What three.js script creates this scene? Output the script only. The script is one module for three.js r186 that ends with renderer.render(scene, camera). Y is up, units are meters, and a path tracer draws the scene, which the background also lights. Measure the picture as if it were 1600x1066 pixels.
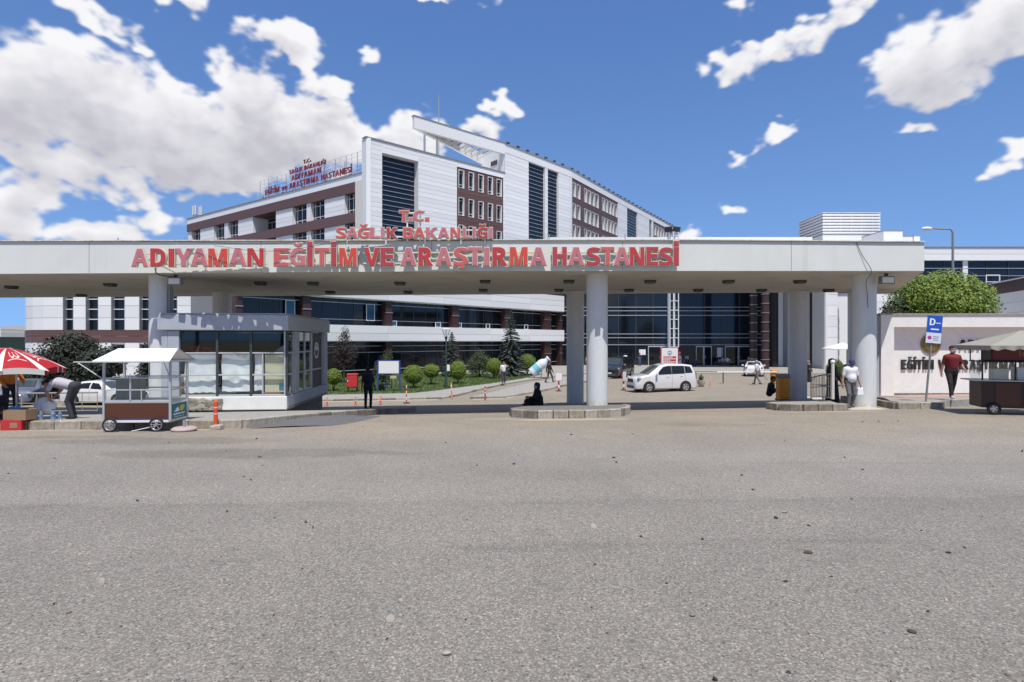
import * as THREE from 'three';
import { ImprovedNoise } from 'three/addons/math/ImprovedNoise.js';
import { RoundedBoxGeometry } from 'three/addons/geometries/RoundedBoxGeometry.js';
import { mergeGeometries, mergeVertices, toCreasedNormals } from 'three/addons/utils/BufferGeometryUtils.js';
import { FontLoader } from 'three/addons/loaders/FontLoader.js';

// ------------------------------------------------------------------ camera, sky, sun, exposure
const scene = new THREE.Scene();
const camera = new THREE.PerspectiveCamera(62.4, 1600 / 1066, 0.05, 6000);
camera.position.set(0, 3.42, 0);          // the hospital plaza is y = 0; the road the photographer stands on lies higher
camera.lookAt(0, 3.42, -10);
scene.add(camera);
const renderer = new THREE.WebGLRenderer({ antialias: true });
renderer.toneMapping = THREE.LinearToneMapping;
renderer.toneMappingExposure = 1.0;
renderer.shadowMap.enabled = true;
renderer.shadowMap.type = THREE.PCFSoftShadowMap;

const PI = Math.PI, R = (a) => a * PI / 180, clamp = (x, a = 0, b = 1) => Math.min(b, Math.max(a, x)), lerp = (a, b, t) => a + (b - a) * t;
const smooth = (a, b, x) => { const t = clamp((x - a) / (b - a)); return t * t * (3 - 2 * t); };
const perlin = new ImprovedNoise(), N3 = (x, y, z) => perlin.noise(x, y, z);
function fbm(x, y, z, o) { let s = 0, a = 0.5; for (let i = 0; i < o; i++) { s += a * N3(x, y, z); x = x * 2.03 + 7.1; y = y * 2.03 + 3.7; z = z * 2.03 + 1.9; a *= 0.5; } return s; }
function rng(seed) { let t = seed >>> 0; return () => { t += 0x6D2B79F5; let r = Math.imul(t ^ (t >>> 15), 1 | t); r ^= r + Math.imul(r ^ (r >>> 7), 61 | r); return ((r ^ (r >>> 14)) >>> 0) / 4294967296; }; }

const sunDir = new THREE.Vector3(0.17, 2.2, 1.0).normalize();
const sun = new THREE.DirectionalLight(new THREE.Color(1.0, 0.955, 0.885), 5.0);
sun.position.copy(sunDir).multiplyScalar(150); sun.target.position.set(0, 0, -40);
sun.position.add(sun.target.position);
sun.castShadow = true; sun.shadow.radius = 1; sun.shadow.mapSize.set(4096, 4096);
Object.assign(sun.shadow.camera, { left: -90, right: 90, top: 90, bottom: -90, near: 1, far: 400 });
scene.add(sun, sun.target);

// fair-weather cumulus: [azimuth, elevation, half width, half height, tilt, strength] in degrees, azimuth 0 = towards the hospital
const clouds = [[-40.1, 19.2, 4.84, 3.2, -25, 1], [-35.6, 18.8, 5.76, 3.71, -20, 1], [-41.2, 18.1, 5.15, 2.94, -5, 1], [-47, 17.5, 6, 3.4, 0, 1], [-30.1, 17.4, 6.3, 3.49, -8, 1], [-25, 21.3, 2.6, 3.3, 0, 1], [-23.4, 19.2, 6.31, 3.4, -5, 1], [-18.5, 19.3, 5.11, 2.7, -15, 1], [-28.1, 15.6, 5.95, 2.18, -5, 1], [-21.1, 17.5, 5.28, 2.2, 10, 0.9], [-40.8, 14.4, 3.03, 1.38, -10, 0.8], [-36.9, 13.7, 3.52, 1.46, -22, 0.8], [-33.6, 12.2, 2.73, 1.08, -30, 0.65], [-41.2, 10.1, 3.01, 2.55, -25, 0.9], [-35.8, 8.5, 2.96, 1.37, 0, 0.9], [-31.3, 9.6, 2.06, 1.11, 0, 0.8], [-36.5, 25.1, 1.65, 0.94, -30, 0.6], [-34.7, 24.9, 1.46, 0.86, -50, 0.55], [-32.1, 26.9, 0.81, 0.55, 0, 0.6], [-29, 27.4, 1.49, 1.14, -10, 0.75], [-22.8, 26.4, 2.77, 1.32, -10, 0.8], [-20.7, 25, 1.65, 0.85, -20, 0.6], [-18.1, 23.5, 2.05, 0.99, -10, 0.65], [-15.5, 26.5, 1.23, 0.69, 0, 0.6], [-10.3, 19.7, 3.3, 2.18, 0, 0.85], [-2.7, 20.6, 1.95, 1.3, -10, 0.8], [-0.9, 22.8, 0.98, 0.78, 0, 0.6], [22, 24.5, 2.21, 1.33, 10, 0.8], [25.2, 25.2, 3.36, 1.3, 25, 0.85], [29.1, 26.3, 3.84, 1.48, 35, 0.85], [31.5, 27.1, 2.57, 1.11, 25, 0.7], [22, 28.8, 1.16, 1.21, 0, 0.6], [26.6, 27.1, 0.99, 0.7, 0, 0.55], [37.3, 22.1, 4.65, 2.69, 12, 1], [40.6, 23, 3.48, 2.17, 22, 1], [36.7, 20.6, 2.59, 1.31, -10, 0.8], [25, 18.7, 2.03, 0.77, 15, 0.75], [22.2, 17.4, 2.09, 0.6, 25, 0.6], [20.4, 17.2, 0.59, 0.73, 50, 0.5], [35.2, 17.2, 1.06, 0.48, 30, 0.5], [41.9, 13.8, 1.01, 0.68, 0, 0.7], [21.6, 12.4, 1.29, 0.36, 0, 0.55], [17.7, 9.9, 1.45, 0.74, 0, 0.65], [-29.6, 6.9, 12.7, 1.13, 0, 0.5]].map(([a, e, w, h, t, s]) => [a, e, w * 1.12, h * 1.12, Math.cos(R(t)), Math.sin(R(t)), s]);
function makeSky() {
  const W = 2048, H = 2048, data = new Float32Array(W * H * 4);
  const body = (az, el) => {                      // how deep inside a cloud a direction lies, before the ragged edge is added
    if (Math.abs(az) < 50 && el < 31) {
      let f = 0;
      for (const c of clouds) {
        let dx = az - c[0], dy = el - c[1]; if (Math.abs(dx) > 11 || Math.abs(dy) > 9) continue;
        const x = (dx * c[4] + dy * c[5]) / c[2], y = (-dx * c[5] + dy * c[4]) / c[3], q = 1 - x * x - y * y;
        if (q > -1) f = Math.max(f, (q + 1) * 0.5 * (0.55 + 0.45 * c[6]) + Math.min(f, 0.5) * 0.12);
      }
      return f;
    }
    return 0.5 + 1.15 * N3(az * 0.055 + 9.3, el * 0.13 + 2.2, 4.4) - 0.3;
  };
  for (let j = 0; j < H; j++) {
    const th = ((j + 0.5) / H - 0.5) * PI, sy = Math.sin(th), cy = Math.cos(th), el = th * 180 / PI;
    const t = clamp(sy), k = Math.pow(1 - t, 3.2);
    const b = [lerp(0.08, 0.285, k), lerp(0.178, 0.55, k), lerp(0.47, 1.02, k)];
    for (let i = 0; i < W; i++) {
      const ph = ((i + 0.5) / W - 0.5) * 2 * PI, o = (j * W + i) * 4, x = Math.cos(ph) * cy, z = Math.sin(ph) * cy;
      let r = b[0], g = b[1], bl = b[2];
      if (sy < -0.01) { r = 0.2; g = 0.19; bl = 0.17; } else {
        let az = ph * 180 / PI + 90; if (az > 180) az -= 360;
        const wx = az + 2.2 * N3(az * 0.2, el * 0.28, 1.3) + 1.1 * N3(az * 0.55, el * 0.75, 2.7) + 0.5 * N3(az * 1.4, el * 1.9, 3.9), wy = el + 1.3 * N3(az * 0.2 + 31, el * 0.28, 5.3) + 0.7 * N3(az * 0.55, el * 0.75 + 17, 6.1) + 0.35 * N3(az * 1.4 + 9, el * 1.9, 8.2);
        const f0 = body(wx, wy);
        if (f0 > 0.1) {
          const n = fbm(x * 11, sy * 14, z * 11, 7), n2 = fbm(x * 34 + 5, sy * 44, z * 34, 6);
          const d = f0 - 0.5 + n * 0.62 + n2 * 0.62;
          const a = smooth(-0.1, 0.24, d) * smooth(2, 6, el + 1);
          if (a > 0) {
            const above = body(wx + 0.2, wy + 1.5) - 0.5 + fbm(x * 11, sy * 14 + 0.3, z * 11, 5) * 0.62, above2 = body(wx, wy + 3.4) - 0.5;
            const thick = clamp(above * 1.5 + 0.05) * 0.62 + clamp(above2 * 1.6) * 0.42, puff = clamp(n * 0.45 + n2 * 0.8, -0.3, 0.3);
            const lit = clamp(1 - thick * 0.95 + puff * 0.5, 0.08, 1.03);
            r = lerp(r, lerp(0.52, 0.93, lit), a); g = lerp(g, lerp(0.515, 0.93, lit), a); bl = lerp(bl, lerp(0.585, 0.955, lit), a);
          }
        }
      }
      data[o] = r; data[o + 1] = g; data[o + 2] = bl; data[o + 3] = 1;
    }
  }
  const tx = new THREE.DataTexture(data, W, H, THREE.RGBAFormat, THREE.FloatType);
  tx.mapping = THREE.EquirectangularReflectionMapping; tx.magFilter = tx.minFilter = THREE.LinearFilter; tx.wrapS = THREE.RepeatWrapping; tx.needsUpdate = true;
  return tx;
}
scene.background = makeSky(); scene.environment = scene.background;

// ------------------------------------------------------------------ helpers
const col = (r, g, b) => new THREE.Color().setRGB(r, g, b);
const used = {};
function numbered(n) { const k = used[n] = (used[n] ?? -1) + 1; return k ? `${n}_${String(k).padStart(3, '0')}` : n; }
function tag(o, label, category, group, kind) { o.userData.label = label; if (category) o.userData.category = category; if (group) o.userData.group = group; if (kind) o.userData.kind = kind; return o; }
function thing(name, label, category, [x, y, z] = [0, 0, 0], turn = 0, group) {
  const o = new THREE.Group(); o.name = numbered(name); o.position.set(x, y, z); o.rotation.y = turn; scene.add(o);
  return tag(o, label, category, group);
}
function structure(name, label) { const o = new THREE.Group(); o.name = numbered(name); scene.add(o); o.userData.kind = 'structure'; o.userData.label = label; return o; }
function sub(name, parent, x = 0, y = 0, z = 0, turn = 0) { const o = new THREE.Group(); o.name = name; o.position.set(x, y, z); o.rotation.y = turn; parent.add(o); return o; }
function mesh(name, geo, mat, parent, x = 0, y = 0, z = 0, turn = 0) {
  const m = new THREE.Mesh(geo, mat); m.name = name; m.position.set(x, y, z); m.rotation.y = turn; m.castShadow = m.receiveShadow = true; (parent ?? scene).add(m); return m;
}
const UNIT = new THREE.BoxGeometry(1, 1, 1);
function box(name, mat, parent, x0, x1, y0, y1, z0, z1) {
  const m = mesh(name, UNIT, mat, parent, (x0 + x1) / 2, (y0 + y1) / 2, (z0 + z1) / 2); m.scale.set(Math.abs(x1 - x0), Math.abs(y1 - y0), Math.abs(z1 - z0)); return m;
}
function metreUV(g, k = 1) {                       // uv in metres, laid flat on the side each face looks to
  if (g.index) g = g.toNonIndexed();
  const p = g.attributes.position, n = g.attributes.normal, uv = new Float32Array(p.count * 2);
  for (let i = 0; i < p.count; i += 3) {
    let nx = 0, ny = 0, nz = 0; for (let j = 0; j < 3; j++) { nx += n.getX(i + j); ny += n.getY(i + j); nz += n.getZ(i + j); }
    nx = Math.abs(nx); ny = Math.abs(ny); nz = Math.abs(nz);
    for (let j = 0; j < 3; j++) {
      const x = p.getX(i + j), y = p.getY(i + j), z = p.getZ(i + j), q = (i + j) * 2;
      if (ny >= nx && ny >= nz) { uv[q] = x * k; uv[q + 1] = z * k; } else if (nx > nz) { uv[q] = z * k; uv[q + 1] = y * k; } else { uv[q] = x * k; uv[q + 1] = y * k; }
    }
  }
  g.setAttribute('uv', new THREE.BufferAttribute(uv, 2)); return g;
}
const rboxCache = {};
function rbox(w, h, d, r = 0.015) { const k = [w, h, d, r].map((v) => v.toFixed(3)).join(); return rboxCache[k] ??= metreUV(new RoundedBoxGeometry(w, h, d, 1, Math.min(r, w / 2.1, h / 2.1, d / 2.1))); }
function rb(name, mat, parent, x0, x1, y0, y1, z0, z1, r = 0.012) {
  return mesh(name, rbox(Math.abs(x1 - x0), Math.abs(y1 - y0), Math.abs(z1 - z0), r), mat, parent, (x0 + x1) / 2, (y0 + y1) / 2, (z0 + z1) / 2);
}
const V3 = (x, y, z) => new THREE.Vector3(x, y, z);
function tubeGeo(pts, r, seg = 8, radial = 6) { return new THREE.TubeGeometry(new THREE.CatmullRomCurve3(pts.map((p) => V3(...p))), seg, r, radial); }
function barGeo(a, b, r, radial = 8) {            // a straight round bar from a to b
  const A = V3(...a), B = V3(...b), g = new THREE.CylinderGeometry(r, r, A.distanceTo(B), radial);
  g.applyQuaternion(new THREE.Quaternion().setFromUnitVectors(V3(0, 1, 0), B.clone().sub(A).normalize())); const m = A.add(B).multiplyScalar(0.5); g.translate(m.x, m.y, m.z); return g;
}
function bar(name, mat, parent, a, b, r, radial) { return mesh(name, barGeo(a, b, r, radial), mat, parent); }
function sheet(rows) {                             // a surface through rows of [x, y, z] points
  const nr = rows.length, nc = rows[0].length, p = [], uv = [], idx = [];
  for (const r of rows) for (const q of r) { p.push(...q); uv.push(q[0], -q[2]); }
  for (let i = 0; i < nr - 1; i++) for (let j = 0; j < nc - 1; j++) { const a = i * nc + j, b = a + 1, c = a + nc, d = c + 1; idx.push(a, b, c, b, d, c); }
  const g = new THREE.BufferGeometry(); g.setAttribute('position', new THREE.Float32BufferAttribute(p, 3)); g.setAttribute('uv', new THREE.Float32BufferAttribute(uv, 2)); g.setIndex(idx); g.computeVertexNormals(); return g;
}
function face(parent, a, b) {                      // a wall line from a to b (x, z), seen from outside with a on its left side
  const dx = b[0] - a[0], dz = b[1] - a[1], len = Math.hypot(dx, dz), ux = dx / len, uz = dz / len, nx = -uz, nz = ux, rot = Math.atan2(-uz, ux);
  const P = parent.position;
  const at = (s, y, o) => [a[0] + ux * s + nx * o - P.x, y - P.y, a[1] + uz * s + nz * o - P.z];
  return {
    len, rot, at,
    box(name, mat, s0, s1, y0, y1, o0, o1, par = parent) {
      const m = mesh(name, UNIT, mat, par, ...at((s0 + s1) / 2, (y0 + y1) / 2, (o0 + o1) / 2), rot); m.scale.set(s1 - s0, y1 - y0, Math.abs(o1 - o0)); return m;
    },
    put(o, s, y, out) { o.position.set(...at(s, y, out)); o.rotation.y = rot; return o; },
  };
}

// ------------------------------------------------------------------ textures and materials
function texture(size, fn, srgb = true, rep = 1) {
  const d = new Uint8Array(size * size * 4), out = [0, 0, 0];
  for (let j = 0; j < size; j++) for (let i = 0; i < size; i++) { fn(i / size, j / size, out, i, j); const o = (j * size + i) * 4; for (let k = 0; k < 3; k++) d[o + k] = clamp(srgb ? (out[k] <= 0.0031308 ? out[k] * 12.92 : 1.055 * Math.pow(out[k], 1 / 2.4) - 0.055) : out[k]) * 255; d[o + 3] = 255; }
  const t = new THREE.DataTexture(d, size, size, THREE.RGBAFormat); t.wrapS = t.wrapT = THREE.RepeatWrapping; t.magFilter = THREE.LinearFilter; t.minFilter = THREE.LinearMipmapLinearFilter; t.generateMipmaps = true;
  if (srgb) t.colorSpace = THREE.SRGBColorSpace; t.repeat.set(rep, rep); t.needsUpdate = true; return t;
}
const tile = (u, v, f, o, s = 0) => {              // noise that closes on itself over one tile
  const a = u * 2 * PI, b = v * 2 * PI, r = f / (2 * PI); return fbm(Math.cos(a) * r + s, Math.sin(a) * r + Math.cos(b) * r * 0.9, Math.sin(b) * r + s * 2.1, o);
};
function std(color, roughness = 0.7, extra = {}) { return new THREE.MeshStandardMaterial({ color, roughness, ...extra }); }
function speckle(base, amp, f, rep, s = 0, rough = 0.85, bump = 0) {
  const t = texture(320, (u, v, o) => { const n = tile(u, v, f, 5, s) + 0.5 * tile(u, v, f * 7, 3, s + 4), k = 1 + amp * n; for (let i = 0; i < 3; i++) o[i] = base[i] * k; }, true, rep);
  const m = new THREE.MeshStandardMaterial({ map: t, roughness: rough }); if (bump) { m.bumpMap = t; m.bumpScale = bump; } return m;
}
// worn asphalt: stone chips of many tones in a dark binder
const asphaltMap = (() => {
  const S = 2048, h = new Float32Array(S * S).fill(0.62), r = rng(11);
  for (let k = 0; k < 330000; k++) {
    const x = r() * S, y = r() * S, q = r(), rad = 0.8 + Math.pow(r(), 3) * 3.1, t = q < 0.1 ? 0.3 + r() * 0.2 : q < 0.2 ? 1.18 + r() * 0.42 : 0.78 + r() * 0.36, R2 = Math.ceil(rad), asp = 0.7 + r() * 0.6;
    for (let j = -R2; j <= R2; j++) for (let i = -R2; i <= R2; i++) if (i * i * asp + j * j / asp <= rad * rad) h[((y + j + S | 0) % S) * S + ((x + i + S | 0) % S)] = t;
  }
  return texture(S, (u, v, o, i, j) => { const k = h[j * S + i]; o[0] = 0.435 * k; o[1] = 0.411 * k; o[2] = 0.366 * k; }, true, 1 / 4.6);
})();
const M = {
  asphalt: new THREE.MeshStandardMaterial({ map: asphaltMap, bumpMap: asphaltMap, bumpScale: 0.004, roughness: 0.93, vertexColors: true }),
  paving: speckle([0.31, 0.3, 0.275], 0.5, 18, 0.35, 2),
  concrete: speckle([0.29, 0.255, 0.205], 0.9, 14, 0.6, 5, 0.9, 0.006),
  concreteDark: speckle([0.2, 0.175, 0.145], 0.9, 14, 0.6, 8, 0.9, 0.006),
  concretePale: speckle([0.37, 0.335, 0.28], 0.7, 14, 0.6, 3, 0.9, 0.006),
  pinkPaving: speckle([0.44, 0.29, 0.24], 0.4, 24, 0.5, 7),
  fascia: speckle([0.56, 0.57, 0.55], 0.14, 9, 0.21, 9, 0.62),
  soffit: speckle([0.5, 0.475, 0.42], 0.24, 8, 0.13, 12, 0.8),
  columnPaint: speckle([0.66, 0.68, 0.685], 0.16, 10, 0.3, 15, 0.6),
  plaster: speckle([0.74, 0.74, 0.72], 0.12, 10, 0.4, 17, 0.7),
  kioskGrey: speckle([0.4, 0.43, 0.48], 0.16, 10, 0.4, 19, 0.6),
  white: [0.77, 0.735, 0.8].map((k) => std(col(k, k * 1.005, k * 1.01), 0.42)),
  whiteTrim: std(col(0.76, 0.765, 0.76), 0.5),
  cream: std(col(0.62, 0.6, 0.54), 0.6),
  joint: std(col(0.2, 0.2, 0.21), 0.9),
  brown: [std(col(0.118, 0.062, 0.056), 0.5), std(col(0.132, 0.07, 0.063), 0.5), std(col(0.108, 0.057, 0.052), 0.5)],
  maroon: std(col(0.05, 0.023, 0.022), 0.5),
  darkBrown: std(col(0.05, 0.036, 0.034), 0.6),
  mullion: std(col(0.42, 0.44, 0.46), 0.4, { metalness: 0.3 }),
  mullionWhite: std(col(0.72, 0.73, 0.74), 0.45),
  darkMullion: std(col(0.05, 0.055, 0.06), 0.5),
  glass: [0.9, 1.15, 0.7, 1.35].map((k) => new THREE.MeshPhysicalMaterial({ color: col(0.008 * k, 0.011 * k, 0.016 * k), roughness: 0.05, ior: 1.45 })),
  navyGlass: [1, 0.85, 1.2].map((k) => new THREE.MeshPhysicalMaterial({ color: col(0.009 * k, 0.015 * k, 0.029 * k), roughness: 0.08, ior: 1.45 })),
  blueGlass: new THREE.MeshPhysicalMaterial({ color: col(0.02, 0.09, 0.16), roughness: 0.06, ior: 1.5 }),
  clear: new THREE.MeshPhysicalMaterial({ color: col(0.97, 0.985, 0.98), transmission: 1, thickness: 0, roughness: 0.02, ior: 1.5 }),
  tinted: new THREE.MeshPhysicalMaterial({ color: col(0.5, 0.56, 0.56), transmission: 1, thickness: 0, roughness: 0.02, ior: 1.5 }),
  steel: std(col(0.5, 0.51, 0.52), 0.35, { metalness: 0.8 }),
  alu: std(col(0.52, 0.54, 0.56), 0.4, { metalness: 0.35 }),
  galv: std(col(0.4, 0.41, 0.42), 0.5, { metalness: 0.5 }),
  black: std(col(0.012, 0.012, 0.013), 0.5), rubber: std(col(0.016, 0.016, 0.017), 0.85), darkGrey: std(col(0.06, 0.062, 0.065), 0.6), grey: std(col(0.22, 0.225, 0.235), 0.6),
  red: std(col(0.5, 0.03, 0.035), 0.45), orange: std(col(0.72, 0.09, 0.02), 0.5), amber: std(col(0.72, 0.27, 0.02), 0.45), paleOrange: std(col(0.7, 0.26, 0.12), 0.5),
  blue: std(col(0.03, 0.07, 0.3), 0.45), signWhite: std(col(0.76, 0.76, 0.75), 0.5), cloth: std(col(0.78, 0.8, 0.8), 0.9),
  letterCase: std(col(0.62, 0.58, 0.48), 0.55),
  letterRed: [[0.49, 0.045, 0.05], [0.6, 0.075, 0.05], [0.52, 0.17, 0.2], [0.42, 0.055, 0.07], [0.55, 0.12, 0.12], [0.5, 0.2, 0.23]].map((c) => std(col(...c), 0.5)),
  bark: std(col(0.06, 0.045, 0.033), 0.95), soil: std(col(0.1, 0.075, 0.055), 0.95),
  leaf: (r, g, b) => new THREE.MeshPhysicalMaterial({ color: col(r, g, b), roughness: 0.75, transmission: 0.25, thickness: 0, vertexColors: true }),
};
const pick = (list, i) => list[((i % list.length) + list.length) % list.length];

// ------------------------------------------------------------------ terrain: a road that falls gently towards the gate, then the level plaza
const fall = [[-40, 1.5], [0, 1.62], [6, 1.72], [12, 1.93], [15, 2.07], [17, 2.22], [20, 2.52], [24, 2.97], [28, 3.2], [32, 3.38], [36, 3.42], [45, 3.48], [60, 3.45], [80, 3.42], [4000, 3.42]];
function table(t, x) { if (x <= t[0][0]) return t[0][1]; for (let i = 1; i < t.length; i++) if (x <= t[i][0]) { const a = t[i - 1], b = t[i]; return lerp(a[1], b[1], (x - a[0]) / (b[0] - a[0])); } return t[t.length - 1][1]; }
function gy(x, z) { const d = -z, s = (table(fall, d - 0.8) + table(fall, d) + table(fall, d + 0.8)) / 3; return 3.42 - s + 0.02 * clamp(x, -16, 18) * clamp((d - 10) / 10) * clamp((60 - d) / 24); }
{
  const dust = col(1.2, 1.1, 0.93);
  const rows = [], cols = [], zs = [], xs = [];
  for (let d = -6; d < 20;) { zs.push(-d); d += d < 1 ? 0.5 : 0.1; } for (let d = 20; d < 130; d += 0.75) zs.push(-d);
  for (let x = -75; x <= 75;) { xs.push(x); x += Math.abs(x) < 16 ? 0.16 : Math.abs(x) < 30 ? 0.6 : 3; }
  for (const z of zs) {
    rows.push(xs.map((x) => [x, gy(x, z), z]));
    for (const x of xs) {
      const d = -z; let k = 0.93 + 0.2 * fbm(x * 0.22, 3, z * 0.3, 4) + 0.14 * fbm(x * 1.3, 8, z * 1.3, 3);
      // long curved wheel tracks and mended seams across the junction
      for (const [d0, bend, w, a] of [[6.0, 0.012, 0.5, 0.05], [7.6, 0.01, 0.45, 0.06], [4.4, 0.014, 0.4, 0.04]]) { const q = (d - d0 + bend * x * x * 0.4 - 0.05 * x + 0.25 * N3(x * 0.3, d0, 1)) / w; k -= a * Math.exp(-q * q); }
      for (const [d0, m, x0, x1] of [[6.05, 0.035, -7, 6], [4.62, 0.05, -0.5, 5.5], [8.4, -0.02, 2, 9]]) if (x > x0 && x < x1) { const q = (d - d0 - m * x - 0.12 * N3(x * 0.8, d0, 2)) / 0.06; k -= 0.17 * Math.exp(-q * q) * clamp(0.5 + 1.4 * N3(x * 1.1, d0, 5)); }
      k *= 1.05 + 0.13 * smooth(-0.04, 0.05, d - 6.05 - 0.035 * x - 0.12 * N3(x * 0.8, 6.05, 2)) * (1 - 0.35 * smooth(10, 15, d));   // the older, paler surface starts at the first seam
      // oil and water stains beside the food cart
      const st = (cx, cd, rx, rd) => { const q = Math.pow((x - cx) / rx, 2) + Math.pow((d - cd) / rd, 2) + 1.1 * fbm(x * 1.1, 5, d * 1.6, 4); return smooth(1.05, 0.75, q); };
      k -= 0.2 * Math.max(st(-6.6, 10.7, 2.3, 0.55), st(-4.3, 9.2, 2.6, 0.5), st(-9, 11.3, 1.6, 0.25), 0.75 * st(4.6, 13.2, 1.4, 0.5), 0.8 * st(0.25, 5.1, 0.14, 0.1), 0.7 * st(0.2, 3.9, 0.1, 0.06));
      const tan = clamp(smooth(8.5, 13.5, d + 1.6 * fbm(x * 0.3, 2, d * 0.4, 3)) * (0.65 + 0.9 * fbm(x * 0.5, 6, d * 0.9, 4)));
      const sand = 0.55 * Math.max(st(1.5, 14.72, 1.5, 0.32), 0.7 * st(-0.6, 15.1, 0.8, 0.25), 0.5 * st(-8.6, 12.75, 2.6, 0.3), 0.4 * st(9.4, 16.4, 1.4, 0.3)); k *= 1 + sand;
      cols.push(k * lerp(0.6, 0.6 * dust.r, tan) * 1.04, k * lerp(0.6, 0.6 * dust.g, tan) * 1.01, k * lerp(0.6, 0.6 * dust.b, tan));
    }
  }
  const g = sheet(rows); g.setAttribute('color', new THREE.Float32BufferAttribute(cols, 3));
  const road = mesh('road', g, M.asphalt); road.userData = { kind: 'structure', label: 'worn grey asphalt road junction with dusty edges and tyre tracks' };
  const far = mesh('ground', (() => { const q = new THREE.RingGeometry(60, 4000, 64, 6); q.rotateX(-PI / 2); return metreUV(q, 0.05); })(), speckle([0.2, 0.17, 0.12], 0.5, 20, 1, 30), null, 0, -0.5, -40);
  far.userData = { kind: 'structure', label: 'dry open ground beyond the hospital grounds' };
  const hr = []; for (let i = 0; i <= 8; i++) { const r = []; for (let j = 0; j <= 60; j++) { const x = -2600 + j * 40, t = i / 8; r.push([x, -4 + 105 * Math.sin(t * PI / 2) * (0.55 + 0.6 * Math.abs(fbm(x * 0.0016, t, 3, 5))) * smooth(-300, -900, x), -1500 - 700 * t]); } hr.push(r); }
  const hill = mesh('hill', sheet(hr), speckle([0.26, 0.25, 0.24], 0.6, 30, 0.004, 33)); hill.userData = { kind: 'structure', label: 'bare grey hillside far behind the curved annex' };
}
function ground2(name, mat, label, tab, hh, step = 0.5, parent) { const hf = typeof hh === 'function' ? hh : () => hh, h = hf(tab[0][0]);   // a pavement or lawn between two edges: tab rows are [distance, x of one edge, x of the other]
  const rows = [], d0 = tab[0][0], d1 = tab[tab.length - 1][0], n = Math.max(2, Math.ceil((d1 - d0) / step)), L = tab.map((r) => [r[0], r[1]]), Rr = tab.map((r) => [r[0], r[2]]);
  for (let i = 0; i <= n; i++) { const d = lerp(d0, d1, i / n), a = table(L, d), b = table(Rr, d), m = Math.max(4, Math.ceil((b - a) / 1.5)); rows.push([a, b, d, m]); }
  const m = Math.max(...rows.map((r) => r[3])), grid = rows.map(([a, b, d]) => Array.from({ length: m + 1 }, (_, j) => { const x = lerp(a, b, j / m); return [x, gy(x, -d) + hf(d), -d]; }));
  const rim = [...grid[0].slice().reverse(), ...grid.slice(1, -1).map((r) => r[0]), ...grid[n], ...grid.slice(1, -1).reverse().map((r) => r[m])];
  rim.push(rim[0]);
  const top = sheet(grid), skirt = sheet([rim, rim.map(([x, y, z]) => [x, y - hf(-z) - 0.15, z])]);
  const sk = metreUV(skirt), tp = top.toNonIndexed(); for (const g of [sk, tp]) for (const k of Object.keys(g.attributes)) if (!['position', 'normal', 'uv'].includes(k)) g.deleteAttribute(k);
  const o = mesh(name, mergeGeometries([tp, sk]), mat, parent); if (!parent) { o.name = numbered(name); o.userData = { kind: 'structure', label }; } return o;
}
function kerb(parent, pts, h, len = 0.5, w = 0.15, seed = 1) {     // kerb stones set one by one along a line
  const r = rng(seed); const mats = [M.concrete, M.concrete, M.concreteDark, M.concretePale];
  for (let i = 0; i < pts.length - 1; i++) {
    const [ax, az] = pts[i], [bx, bz] = pts[i + 1], L = Math.hypot(bx - ax, bz - az), n = Math.max(1, Math.round(L / len)), rot = Math.atan2(-(bz - az), bx - ax);
    for (let k = 0; k < n; k++) {
      const t = (k + 0.5) / n, x = lerp(ax, bx, t), z = lerp(az, bz, t), l = L / n, slope = Math.atan2(gy(lerp(ax, bx, (k + 1) / n), lerp(az, bz, (k + 1) / n)) - gy(lerp(ax, bx, k / n), lerp(az, bz, k / n)), l);
      const m = mesh('kerb_stone', rbox(Math.round(l * 100) / 100 - 0.012, h + 0.12, w, 0.025), mats[Math.floor(r() * 4)], parent, x, gy(x, z) + h / 2 - 0.06 + (r() - 0.5) * 0.012, z, rot + (r() - 0.5) * 0.02); m.rotation.order = 'YXZ'; m.rotation.z = slope;
    }
  }
}
// ------------------------------------------------------------------ pavements, islands, lawn
ground2('pavement', M.paving, 'raised concrete pavement where the vendors stand', [[13.05, -32, -6.2], [13.7, -32, -5.95], [15.2, -32, -5.35], [16.0, -32, -5.1]], 0.2);
ground2('kiosk_pavement', M.paving, 'raised paving round the gate kiosk', [[16.02, -11.9, -5.1], [17, -11.9, -4.85], [22, -11.9, -4.8], [25, -11.9, -4.4], [26.2, -11.9, -4.9]], 0.2);
const pavingKerb = structure('pavement_kerb', 'worn concrete kerb stones along the vendors pavement');
kerb(pavingKerb, [[-24, -12.98], [-6.2, -12.98], [-5.88, -13.7], [-5.28, -15.2], [-4.78, -17], [-4.73, -22], [-4.33, -25]], 0.205, 0.62, 0.16, 3);
{ // a tongue of fresh tarmac poured against the kerb in front of the kiosk
  const rows = []; for (let i = 0; i <= 12; i++) { const t = i / 12, r = []; for (let j = 0; j <= 14; j++) { const s = j / 14, x = lerp(-6.35, -3.3, s), z = lerp(-12.75, -17.6, t * (0.6 + 0.4 * s)) - s * 1.1, k = Math.sin(PI * clamp(s * 1.15)) * Math.sin(PI * (0.12 + 0.76 * t)); r.push([x, gy(x, z) - 0.03 + 0.21 * Math.max(0, k) * (1 - s * 0.6), z]); } rows.push(r); }
  const p = mesh('tarmac_ramp', sheet(rows), speckle([0.12, 0.122, 0.128], 0.7, 30, 0.8, 41, 0.95, 0.01)); p.userData = { kind: 'structure', label: 'low grey tarmac ramp against the kiosk kerb' };
}
const isle = structure('gate_island', 'stone edged traffic island between the gate lanes');
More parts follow.
